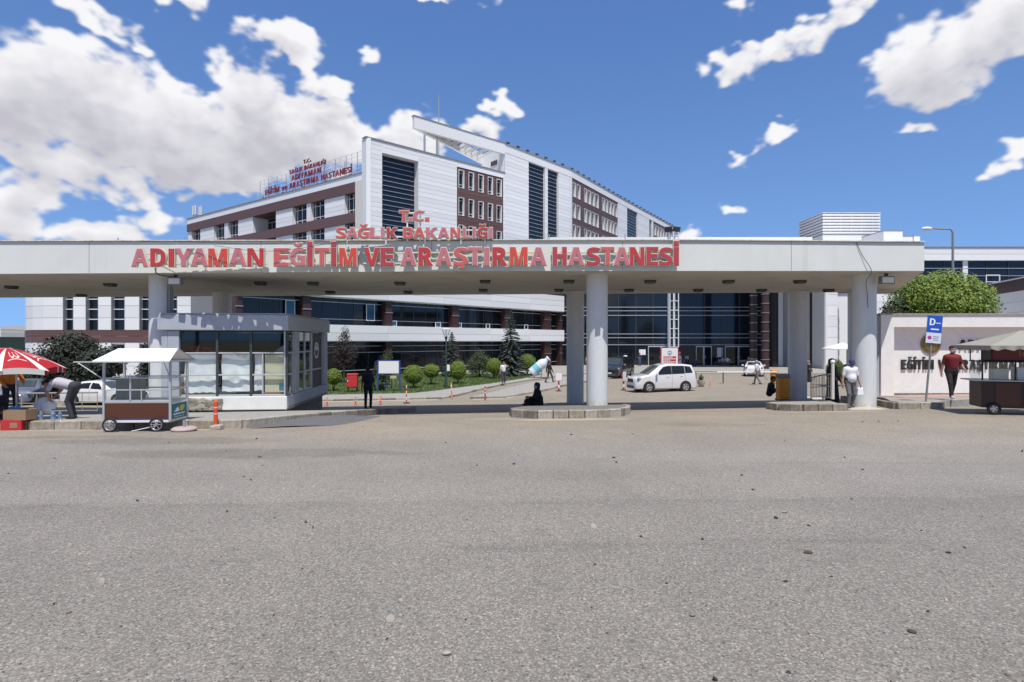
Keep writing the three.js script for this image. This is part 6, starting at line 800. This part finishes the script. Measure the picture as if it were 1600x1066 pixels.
// ------------------------------------------------------------------ people: one continuous skin meshed from a distance field round a posed skeleton
function netMesh(prims, cell, pad, keep) {
  const lo = [1e9, 1e9, 1e9], hi = [-1e9, -1e9, -1e9]; for (const p of prims) for (const [q, r] of [[p.a, p.ra], [p.b, p.rb]]) for (let k = 0; k < 3; k++) { lo[k] = Math.min(lo[k], q[k] - r - pad); hi[k] = Math.max(hi[k], q[k] + r + pad); }
  const n = lo.map((l, k) => Math.ceil((hi[k] - l) / cell) + 1), [nx, ny, nz] = n, f = new Float32Array(nx * ny * nz);
  const raw = (p, x, y, z) => { const ax = x - p.a[0], ay = y - p.a[1], az = z - p.a[2], t = p.l2 ? clamp((ax * p.d[0] + ay * p.d[1] + az * p.d[2]) / p.l2) : 0, dx = ax - p.d[0] * t, dy = ay - p.d[1] * t, dz = az - p.d[2] * t; const s = p.s; return Math.sqrt(dx * dx + dy * dy + dz * dz * s) - (p.ra + (p.rb - p.ra) * t); };
  for (const p of prims) { p.d = [p.b[0] - p.a[0], p.b[1] - p.a[1], p.b[2] - p.a[2]]; p.l2 = p.d[0] ** 2 + p.d[1] ** 2 + p.d[2] ** 2; p.s ??= 1; }
  const val = (x, y, z) => { let m = 1e9; for (const p of prims) { const d = raw(p, x, y, z), k = p.k ?? 0.025; const h = Math.max(k - Math.abs(m - d), 0) / k; m = Math.min(m, d) - h * h * k * 0.25; } return m; };
  for (let k = 0; k < nz; k++) for (let j = 0; j < ny; j++) for (let i = 0; i < nx; i++) f[(k * ny + j) * nx + i] = val(lo[0] + i * cell, lo[1] + j * cell, lo[2] + k * cell);
  const id = new Int32Array(nx * ny * nz).fill(-1), P = [], C = [], I = [], e = 1e-3;
  for (let k = 0; k < nz - 1; k++) for (let j = 0; j < ny - 1; j++) for (let i = 0; i < nx - 1; i++) {
    let c = 0, sx = 0, sy = 0, sz = 0; const v = (a, b, d) => f[((k + d) * ny + j + b) * nx + i + a];
    const edge = (a, b, d, a2, b2, d2) => { const p = v(a, b, d), q = v(a2, b2, d2); if ((p < 0) !== (q < 0)) { const t = p / (p - q); sx += a + (a2 - a) * t; sy += b + (b2 - b) * t; sz += d + (d2 - d) * t; c++; } };
    for (let u = 0; u < 2; u++) for (let w = 0; w < 2; w++) { edge(0, u, w, 1, u, w); edge(u, 0, w, u, 1, w); edge(u, w, 0, u, w, 1); }
    if (!c) continue; const x = lo[0] + (i + sx / c) * cell, y = lo[1] + (j + sy / c) * cell, z = lo[2] + (k + sz / c) * cell; id[(k * ny + j) * nx + i] = P.length / 3; P.push(x, y, z);
    let best = 1e9, t = 0; for (const p of prims) { const d = raw(p, x, y, z) - (p.win ?? 0); if (d < best) { best = d; t = p.c; } } C.push(...t);
  }
  const cellId = (i, j, k) => id[(k * ny + j) * nx + i];
  for (let k = 1; k < nz - 1; k++) for (let j = 1; j < ny - 1; j++) for (let i = 1; i < nx - 1; i++) {
    const a = f[(k * ny + j) * nx + i] < 0; const q = (b, A, B, Cc, D) => { if (a === b) return; if (a) I.push(A, B, Cc, A, Cc, D); else I.push(A, Cc, B, A, D, Cc); };
    q(f[(k * ny + j) * nx + i + 1] < 0, cellId(i, j - 1, k - 1), cellId(i, j, k - 1), cellId(i, j, k), cellId(i, j - 1, k)); q(f[(k * ny + j + 1) * nx + i] < 0, cellId(i - 1, j, k - 1), cellId(i - 1, j, k), cellId(i, j, k), cellId(i, j, k - 1)); q(f[((k + 1) * ny + j) * nx + i] < 0, cellId(i - 1, j - 1, k), cellId(i, j - 1, k), cellId(i, j, k), cellId(i - 1, j, k));
  }
  const g = new THREE.BufferGeometry(); g.setAttribute('position', new THREE.Float32BufferAttribute(P, 3)); g.setAttribute('color', new THREE.Float32BufferAttribute(C, 3)); g.setIndex(I); g.computeVertexNormals(); return g.toNonIndexed();
}
const vadd = (a, b, k = 1) => [a[0] + b[0] * k, a[1] + b[1] * k, a[2] + b[2] * k], vsub = (a, b) => [a[0] - b[0], a[1] - b[1], a[2] - b[2]], vlen = (a) => Math.hypot(...a), vnorm = (a) => { const l = vlen(a) || 1; return a.map((v) => v / l); }, vcross = (a, b) => [a[1] * b[2] - a[2] * b[1], a[2] * b[0] - a[0] * b[2], a[0] * b[1] - a[1] * b[0]], vmix = (a, b, t) => a.map((v, i) => lerp(v, b[i], t));
function joint(a, b, l1, l2, pole) { const d = vsub(b, a), L = Math.min(vlen(d), l1 + l2 - 0.004), n = vnorm(d), x = (l1 * l1 - l2 * l2 + L * L) / (2 * L), h = Math.sqrt(Math.max(0, l1 * l1 - x * x)); const dot = pole[0] * n[0] + pole[1] * n[1] + pole[2] * n[2], p = vnorm(vadd(pole, n, -dot)); return [vadd(vadd(a, n, x), p, h), vadd(a, n, L)]; }
const skin = [0.36, 0.2, 0.135], skinM = new THREE.MeshStandardMaterial({ vertexColors: true, roughness: 0.8 });
function person(label, pos, turn, o, group) {
  // o: pelvis, chest, head (centre), feet [l, r], hands [l, r]; colours top, legs, shoe, hair; extras
  const P = thing('person', label, 'person', pos, turn, group), k = o.scale ?? 1, pr = [], top = o.top, legs = o.legs, shoe = o.shoe ?? [0.02, 0.02, 0.02], hair = o.hair ?? [0.018, 0.014, 0.012], sk = o.skin ?? skin, g = o.girth ?? 1;
  const add = (a, b, ra, rb2, c, x = {}) => pr.push({ a, b, ra, rb: rb2, c, ...x });
  const pel = o.pelvis ?? [0, 0.95, 0], ch = o.chest ?? [pel[0], pel[1] + 0.4, pel[2]], up = vnorm(vsub(ch, pel)), side = o.side ?? [1, 0, 0], fwd = vcross(side, up), neck = vadd(ch, up, 0.14), head = o.head ?? vadd(neck, up, 0.15);
  const waist = vmix(pel, ch, 0.35);
  add(vadd(pel, side, -0.05), vadd(pel, side, 0.05), 0.135 * g, 0.135 * g, legs); add(vadd(waist, fwd, 0.01), ch, 0.135 * g, 0.15 * g, top, { win: 0.006 }); for (const s of [-1, 1]) add(vadd(waist, side, s * 0.04), vadd(ch, side, s * 0.08), 0.115 * g, 0.125 * g, top, { k: 0.05, win: 0.006 }); add(vadd(vadd(ch, up, 0.05), side, -0.13), vadd(vadd(ch, up, 0.05), side, 0.13), 0.085, 0.085, top, { k: 0.06 }); if (o.belly) add(vadd(waist, fwd, 0.06), vadd(waist, fwd, 0.07), 0.14 * o.belly, 0.14 * o.belly, top, { k: 0.06 });
  add(vadd(ch, up, 0.06), vadd(neck, up, 0.06), 0.06, 0.055, o.scarf ?? sk); if (o.belt) add(vadd(vadd(pel, up, 0.1), side, -0.045), vadd(vadd(pel, up, 0.1), side, 0.045), 0.137 * g, 0.137 * g, o.belt, { k: 0.01, win: -0.004 });
  const feet = o.feet ?? [[-0.11, 0.09, 0.02], [0.11, 0.09, 0]], hands = o.hands ?? [[-0.27, 0.86, 0.06], [0.27, 0.86, 0.06]], hp = [];
  feet.forEach((f, i) => { const s = i ? 1 : -1, hip = vadd(pel, side, s * 0.095), [kn, an] = joint(hip, f, 0.44, 0.43, o.knee ?? vadd(fwd, side, s * 0.15)); if (!o.robe) { add(hip, kn, 0.095 * g, 0.068, legs); add(kn, an, 0.066, 0.05 + (o.flare ?? 0.008), legs); } const fd = o.footDir?.[i] ?? [fwd[0], 0, fwd[2]], ff = vnorm([fd[0], fd[1] ?? 0, fd[2]]); add(vadd(an, [0, -0.03, 0]), vadd(vadd(an, [0, -0.045, 0]), ff, 0.13), 0.048, 0.038, shoe); add(vadd(an, [0, -0.045, 0]), vadd(vadd(an, [0, -0.05, 0]), ff, -0.04), 0.04, 0.04, shoe); });
  hands.forEach((h, i) => { const s = i ? 1 : -1, sh = vadd(vadd(ch, up, 0.06), side, s * 0.185), [el, wr] = joint(sh, h, 0.29, 0.26, o.elbow?.[i] ?? vadd(vadd(fwd, fwd, -1.9), side, s * 0.25)); const sleeve = o.longSleeve || o.robe; const mid = vmix(sh, el, 0.7); add(sh, sleeve ? el : mid, 0.07 * Math.sqrt(g), sleeve ? 0.055 : 0.06, top); if (!sleeve) add(mid, el, 0.048, 0.042, sk); add(el, wr, sleeve ? 0.052 : 0.042, sleeve ? 0.042 : 0.03, sleeve ? top : sk); hp.push([el, wr, s]); });
  if (o.robe) { const [y0, r0, r1, dx, dz] = o.robe; add(vadd(pel, up, 0.1), [pel[0] + (dx ?? 0), y0 + r1 * 0.25, pel[2] + (dz ?? 0)], r0, r1, top, { k: 0.06 }); if (o.robe2) add(...o.robe2, top, { k: 0.08 }); }
  const parts = [netMesh(pr, o.cell ?? 0.024, 0.03)];
  // head on a finer grid
  const hd = [], ha = (a, b, ra, rb2, c, x = {}) => hd.push({ a, b, ra, rb: rb2, c, k: 0.012, ...x }), look = vnorm(o.look ?? fwd), hu = vnorm(vadd(o.headUp ?? up, look, -0.0)), hs = vcross(hu, look), H = (x, y, z) => vadd(vadd(vadd(head, hs, x), hu, y), look, z);
  ha(H(0, 0.03, -0.012), H(0, 0.035, 0.012), 0.09, 0.085, sk); ha(H(0, -0.06, 0.03), H(0, -0.02, 0.03), 0.055, 0.068, sk, { k: 0.03 }); ha(H(0, -0.15, -0.015), H(0, -0.06, -0.005), 0.052, 0.05, sk, { k: 0.03 }); ha(H(0, 0.005, 0.09), H(0, -0.025, 0.108), 0.011, 0.016, sk); for (const s of [-1, 1]) { ha(H(s * 0.09, 0.012, -0.005), H(s * 0.092, -0.02, -0.005), 0.016, 0.012, sk); ha(H(s * 0.033, 0.012, 0.087), H(s * 0.034, 0.012, 0.0875), 0.0115, 0.0115, [0.03, 0.022, 0.02], { k: 0.002, win: 0.005 }); } ha(H(-0.02, -0.058, 0.088), H(0.02, -0.058, 0.088), 0.009, 0.009, [0.25, 0.1, 0.085], { k: 0.006, win: 0.003 });
  if (o.mask) { ha(H(-0.03, -0.045, 0.062), H(0.03, -0.045, 0.062), 0.05, 0.05, o.mask, { k: 0.01, win: 0.008 }); }
  if (o.cap) { ha(H(0, 0.062, -0.012), H(0, 0.062, 0.01), 0.089, 0.089, o.cap, { win: 0.004 }); ha(H(-0.04, 0.055, 0.1), H(0.04, 0.055, 0.1), 0.03, 0.03, o.cap, { win: 0.004 }); } else if (o.scarf) { ha(H(0, 0.025, -0.045), H(0, 0.045, -0.016), 0.112, 0.1, o.scarf, { k: 0.02, win: 0.004 }); ha(H(0, -0.1, -0.03), H(0, -0.02, -0.04), 0.1, 0.1, o.scarf, { k: 0.03, win: 0.004 }); ha(H(0, -0.2, 0.01), H(0, -0.12, 0.0), 0.13, 0.09, o.scarf, { k: 0.05, win: 0.004 }); } else { ha(H(0, 0.05, -0.035), H(0, 0.068, 0.006), 0.09, 0.083, hair, { win: 0.002 }); ha(H(0, 0.0, -0.045), H(0, 0.04, -0.04), 0.072, 0.08, hair); }
  parts.push(netMesh(hd, o.fine ? 0.009 : 0.015, 0.02));
  for (const [el, wr, s] of hp) { // palm, four curled fingers and a thumb
    const d = vnorm(vsub(wr, el)), c0 = vnorm(vcross(d, Math.abs(d[1]) > 0.9 ? [0, 0, 1] : [0, 1, 0])), flat = o.palm ? vnorm(o.palm) : c0, acr = vnorm(vcross(d, flat)), fg = [], f = (a, b, ra, rb2) => fg.push({ a, b, ra, rb: rb2, c: sk, k: 0.006 }), W = (a, b, c) => vadd(vadd(vadd(wr, d, a), acr, b), flat, c * s);
    f(vadd(wr, d, -0.03), W(0.02, 0, 0), 0.026, 0.026); for (let q = 0; q < 4; q++) { const b = -0.03 + q * 0.02, l = [0.8, 1, 0.95, 0.75][q]; f(W(0.02, b * 0.6, 0), W(0.085, b, 0), 0.016, 0.012); f(W(0.085, b, 0), W(0.085 + 0.038 * l, b, 0.012), 0.0105, 0.0095); f(W(0.085 + 0.038 * l, b, 0.012), W(0.085 + 0.062 * l, b, 0.036), 0.0095, 0.0085); } f(W(0.015, -0.03, 0.005), W(0.05, -0.055, 0.022), 0.014, 0.011); f(W(0.05, -0.055, 0.022), W(0.082, -0.058, 0.038), 0.011, 0.009);
    parts.push(netMesh(fg, o.fine ? 0.0085 : 0.014, 0.014));
  }
  const body = mergeGeometries(parts); mesh('body', body, skinM, P); P.scale.setScalar(k); return P;
}
const black = [0.012, 0.012, 0.014], navy = [0.014, 0.018, 0.035], greyT = [0.12, 0.115, 0.12], whiteT = [0.68, 0.69, 0.72], up0 = [0, 1, 0];
const stepA = [[-0.1, 0.1, 0.3], [0.1, 0.14, -0.28]], on = (x, z, h = 0) => [x, gy(x, z) + h, z];
// beside the gate
person('person in red T-shirt and black trousers walking past the sign wall wearing a mask', on(14.05, -18.0, 0.26), -0.25, { fine: true, cell: 0.02, top: [0.17, 0.012, 0.02], legs: black, shoe: [0.55, 0.5, 0.55], mask: [0.3, 0.3, 0.32], girth: 1.1, pelvis: [0, 0.93, 0], chest: [0, 1.33, 0.04], feet: [[-0.1, 0.09, 0.24], [0.12, 0.12, -0.3]], hands: [[-0.29, 0.85, 0.0], [0.26, 0.98, 0.24]], scale: 0.96 });
person('person in white polo shirt and blue cap looking down while walking the footway', on(10.72, -17.85, 0.015), 0.0, { fine: true, cell: 0.02, top: whiteT, legs: greyT, shoe: [0.1, 0.09, 0.085], cap: [0.03, 0.035, 0.12], mask: [0.1, 0.14, 0.32], belt: [0.02, 0.018, 0.016], belly: 1.12, girth: 1.12, pelvis: [0, 0.93, 0], chest: [0, 1.33, 0.02], feet: [[-0.13, 0.09, 0.1], [0.12, 0.1, -0.12]], hands: [[-0.3, 0.85, 0.05], [0.31, 0.83, 0.08]], look: [0.05, -0.55, 0.85], headUp: [0, 0.85, 0.5], head: [0, 1.6, 0.07], scale: 0.89 });
{ const b = thing('carrier_bag', 'small white carrier bag hanging from the polo shirt walkers hand', 'bag', on(10.99, -17.78, 0.4)); const g = new RoundedBoxGeometry(0.22, 0.26, 0.1, 3, 0.04), q = g.attributes.position; for (let i = 0; i < q.count; i++) q.setXYZ(i, q.getX(i) * (1 - (q.getY(i) + 0.13) * 1.2) + 0.01 * N3(q.getY(i) * 20, 1, 2), q.getY(i), q.getZ(i)); g.computeVertexNormals(); mesh('bag', g, M.cloth, b, 0, 0.13, 0); mesh('handle', tubeGeo([[-0.05, 0.24, 0], [0, 0.34, 0], [0.05, 0.24, 0]], 0.008, 10, 5), M.cloth, b); }
person('person in long black robe and headscarf walking behind the railing post', on(11.72, -20.6, 0.05), 0.5, { top: black, legs: black, scarf: [0.03, 0.03, 0.036], mask: [0.4, 0.45, 0.52], robe: [0.05, 0.17, 0.25], girth: 1.05, hands: [[-0.22, 1.02, 0.2], [0.26, 0.9, 0.16]], scale: 0.94 });
person('person in dark clothes and face covering standing on the kiosk kerb', on(-6.24, -24.4, 0.2), 0.5, { fine: true, cell: 0.022, top: navy, legs: [0.012, 0.015, 0.03], longSleeve: false, mask: [0.02, 0.02, 0.025], cap: [0.016, 0.016, 0.02], girth: 1.12, feet: [[-0.12, 0.09, 0.05], [0.12, 0.09, -0.03]], hands: [[-0.3, 0.84, 0.08], [0.28, 0.86, 0.1]], skin: [0.2, 0.11, 0.08], scale: 0.99 });
person('person in black robe and dark headscarf sitting on the stone island', on(0.95, -22.2, 0.21), -1.35, { fine: true, cell: 0.02, top: [0.006, 0.006, 0.007], legs: black, scarf: [0.024, 0.02, 0.03], mask: [0.42, 0.43, 0.46], pelvis: [0, 0.17, -0.1], chest: [0, 0.5, -0.06], robe: [0.0, 0.2, 0.27, 0, 0.05], robe2: [[0, 0.22, 0.0], [0, 0.16, 0.36], 0.2, 0.14], feet: [[-0.1, 0.08, 0.4], [0.1, 0.08, 0.4]], hands: [[-0.16, 0.32, 0.3], [0.16, 0.32, 0.3]], head: [0, 0.79, -0.02], look: [0.1, -0.15, 1], scale: 0.98 });
// beyond the gate
person('person in white shirt holding a phone to the face on the lawn footpath', on(-0.65, -43.8, 0.12), 0.15, { top: whiteT, legs: [0.06, 0.06, 0.075], shoe: [0.2, 0.2, 0.2], feet: [[-0.1, 0.09, 0.12], [0.1, 0.1, -0.14]], hands: [[-0.28, 0.88, 0.06], [0.13, 1.52, 0.17]], elbow: [[0, 0, -1], [1, -0.6, 0.2]] });
person('person in dark brown jacket walking across the footpath crossing', on(2.95, -44.6, 0.12), 2.0, { top: [0.025, 0.016, 0.014], longSleeve: true, legs: [0.07, 0.068, 0.05], feet: [[-0.09, 0.1, 0.32], [0.09, 0.16, -0.3]], hands: [[-0.24, 0.9, 0.2], [0.24, 0.9, -0.12]] });
person('person in pale blue shirt and grey trousers crossing by the white boom', on(17.7, -40.6, 0.01), -2.3, { top: [0.5, 0.56, 0.68], legs: [0.16, 0.165, 0.165], hair: [0.3, 0.28, 0.27], feet: [[-0.09, 0.1, 0.26], [0.09, 0.14, -0.26]], hands: [[-0.26, 0.88, -0.1], [0.26, 0.9, 0.16]], chest: [0, 1.34, 0.04] });
person('person in long black robe with pale headscarf near the maroon column', on(23.5, -44.6, 0.02), 0.3, { top: black, legs: black, scarf: [0.2, 0.18, 0.16], robe: [0.05, 0.16, 0.24], hands: [[-0.18, 1.08, 0.2], [0.22, 0.92, 0.14]], scale: 0.95 });
person('person in white shirt standing by the glass hall doors', on(14.4, -71.5, 0.1), 2.9, { top: whiteT, legs: [0.03, 0.03, 0.035], cell: 0.03 });
person('person in orange top walking behind the gate columns', on(8.6, -64, 0.1), 0.4, { top: [0.6, 0.25, 0.06], legs: [0.12, 0.03, 0.04], cell: 0.03, feet: stepA });
person('person in white top and dark red skirt by the purple bin', on(22.1, -74, 0.1), 0.7, { top: whiteT, legs: [0.08, 0.02, 0.025], scarf: [0.3, 0.05, 0.06], robe: [0.1, 0.14, 0.22], cell: 0.03, scale: 0.95 });
person('person in pale blue top bending beside the hall notice', on(23.2, -74.4, 0.1), -0.9, { top: [0.3, 0.42, 0.55], legs: black, pelvis: [0, 0.9, -0.1], chest: [0, 1.2, 0.12], hands: [[-0.2, 0.75, 0.35], [0.2, 0.75, 0.35]], cell: 0.03 });
person('person in dark top and blue jeans standing before the hall doors', on(17.0, -75, 0.1), 0.2, { top: [0.03, 0.03, 0.035], legs: [0.05, 0.1, 0.2], cell: 0.03, hands: [[-0.2, 1.1, 0.2], [0.2, 1.1, 0.2]] });
const sitPose = { pelvis: [0, 0.55, -0.05], chest: [0, 0.95, -0.08], feet: [[-0.12, 0.09, 0.42], [0.12, 0.09, 0.42]], hands: [[-0.16, 0.62, 0.25], [0.16, 0.62, 0.25]], knee: [0, 1, 0.6], cell: 0.03 };
function bench(x, z, turn, label, mat = M.galv, h = 0.1) { const b = thing('bench', label, 'bench', on(x, z, h), turn, 'steel benches before the hospital entrance'); rb('seat', mat, b, -0.85, 0.85, 0.4, 0.44, -0.22, 0.22); rb('backrest', mat, b, -0.85, 0.85, 0.55, 0.85, -0.27, -0.23); for (const s of [-0.7, 0.7]) for (const t of [-0.2, 0.18]) bar('leg', M.darkGrey, b, [s, 0, t], [s, 0.4, t], 0.025); }
bench(28.6, -75.5, 0, 'pale steel bench with two sitters by the hall glass'); person('person in grey shirt sitting on the pale steel bench', on(28.3, -75.5, 0.0), 0.1, { ...sitPose, top: [0.4, 0.4, 0.41], legs: [0.1, 0.1, 0.1] }); person('person in white shirt sitting on the pale steel bench', on(28.9, -75.5, 0.0), -0.2, { ...sitPose, top: whiteT, legs: greyT });
bench(30.7, -73.5, -0.1, 'dark steel bench at the foot of the ringed columns', M.grey); person('person in red jacket sitting on the dark bench by the ringed columns', on(30.9, -73.5, 0.0), -0.3, { ...sitPose, top: [0.3, 0.03, 0.04], legs: [0.06, 0.06, 0.06], scarf: [0.5, 0.45, 0.42] });
bench(35.6, -68.8, 0.1, 'shaded bench under the entrance canopy edge', M.grey); person('person in dark red top sitting in the entrance canopy shade', on(35.2, -68.8, 0.0), 0.2, { ...sitPose, top: [0.14, 0.02, 0.03], legs: black, scarf: [0.1, 0.02, 0.03] }); person('person in blue grey top sitting in the entrance canopy shade', on(36.0, -68.8, 0.0), -0.2, { ...sitPose, top: [0.22, 0.25, 0.34], legs: greyT });
person('person in lilac shirt sitting beside the clipped bushes', on(25.0, -48, 0.0), 0.3, { ...sitPose, top: [0.32, 0.32, 0.48], legs: [0.1, 0.1, 0.12] });
bench(25.1, -48, 0.3, 'bench beside the clipped parasol bushes', M.grey, 0.0);
person('person in black crouching behind the amber barrier cabinet', on(11.35, -24.6, 0.2), 1.2, { top: black, legs: black, pelvis: [0, 0.28, -0.1], chest: [0, 0.62, -0.02], feet: [[-0.12, 0.09, 0.22], [0.12, 0.09, 0.22]], knee: [0, 1, 0.8], hands: [[-0.2, 0.42, 0.3], [0.2, 0.42, 0.3]], longSleeve: true, head: [0.02, 0.9, 0.06], cell: 0.026 });
{ const b = thing('waste_bin', 'small purple waste bin before the hall glass', 'bin', on(24.0, -74, 0.1)); mesh('bin', new THREE.CylinderGeometry(0.3, 0.24, 0.75, 20), std(col(0.04, 0.03, 0.12), 0.5), b, 0, 0.38, 0); mesh('rim', new THREE.TorusGeometry(0.3, 0.02, 6, 24), M.darkGrey, b, 0, 0.75, 0).rotation.x = PI / 2; }
// vendors
person('person in grey shirt and dark trousers bending over beside the parasol', on(-10.7, -13.65, 0.2), -1.45, { fine: true, cell: 0.02, top: [0.42, 0.41, 0.46], legs: [0.035, 0.036, 0.045], pelvis: [0, 0.92, -0.12], chest: [0, 1.02, 0.3], feet: [[-0.12, 0.09, -0.02], [0.12, 0.09, -0.1]], footDir: [[0, 0, 1], [0, 0, 1]], hands: [[-0.14, 0.62, 0.5], [0.14, 0.6, 0.46]], head: [0, 0.98, 0.58], look: [0, -0.85, 0.5], headUp: [0, 0.4, 0.9], knee: [0, 0, 1], elbow: [[-1, 0, 0], [1, 0, 0]], scale: 0.86 });
{ const b = thing('white_sack', 'crumpled white sack held by the bending vendor', 'sack', on(-11.28, -13.6, 0.55)); const g = new THREE.IcosahedronGeometry(0.2, 4), q = g.attributes.position; for (let i = 0; i < q.count; i++) { const x = q.getX(i), y = q.getY(i), z = q.getZ(i), n = 1 + 0.45 * fbm(x * 7, y * 7, z * 7, 4); q.setXYZ(i, x * n * 1.2, y * n * 0.85 - 0.3 * Math.max(0, -y), z * n * 0.8); } g.computeVertexNormals(); mesh('sack', g, M.cloth, b); }
person('person in dark clothes sitting low under the striped parasol', on(-12.05, -13.1, 0.05), 0.9, { top: [0.014, 0.014, 0.02], legs: [0.02, 0.018, 0.02], longSleeve: true, pelvis: [0, 0.32, 0], chest: [0, 0.68, 0.08], feet: [[-0.14, 0.09, 0.34], [0.14, 0.09, 0.34]], knee: [0, 1, 0.6], hands: [[-0.12, 0.42, 0.34], [0.12, 0.42, 0.34]], head: [0, 0.96, 0.14], look: [0, -0.4, 1], scale: 0.9, cell: 0.024 });
{ const s = thing('low_stool', 'low wooden stool under the sitting vendor', 'stool', on(-12.05, -13.1, 0)); rb('seat', M.bark, s, -0.16, 0.16, 0.18, 0.22, -0.16, 0.16); for (const a of [-0.12, 0.12]) for (const b of [-0.12, 0.12]) bar('leg', M.bark, s, [a, 0, b], [a, 0.18, b], 0.015); }
person('person in orange vest with blue sleeve standing behind the parasol pole', on(-12.75, -14.3, 0.2), 1.0, { top: [0.62, 0.22, 0.03], legs: navy, longSleeve: true, hands: [[-0.2, 1.0, 0.25], [0.25, 1.05, 0.25]], scale: 0.85, cell: 0.024 });
{ // loose grit and small stones scattered over the road
  const r = rng(404), g = new THREE.IcosahedronGeometry(1, 1), n = 260, im = new THREE.InstancedMesh(g, std(col(0.16, 0.14, 0.12), 0.95), n), q = new THREE.Object3D(), c = new THREE.Color();
  for (let k = 0; k < n; k++) { const d = 2.6 + Math.pow(r(), 1.4) * 11, x = (r() - 0.5) * 2 * d * 0.95, s = 0.004 + Math.pow(r(), 4) * 0.016; q.position.set(x, gy(x, -d) + s * 0.3, -d); q.rotation.set(r() * 3, r() * 3, r() * 3); q.scale.set(s * (1 + r()), s * 0.7, s * (0.8 + r())); q.updateMatrix(); im.setMatrixAt(k, q.matrix); const t = r() < 0.6 ? 0.25 + r() * 0.4 : 1.2 + r() * 1.4; im.setColorAt(k, c.setRGB(t, t, t)); }
  im.name = 'gravel'; im.castShadow = im.receiveShadow = true; scene.add(im); tag(im, 'loose grit and small stones scattered over the asphalt', 'gravel', null, 'stuff');
}
renderer.render(scene, camera);
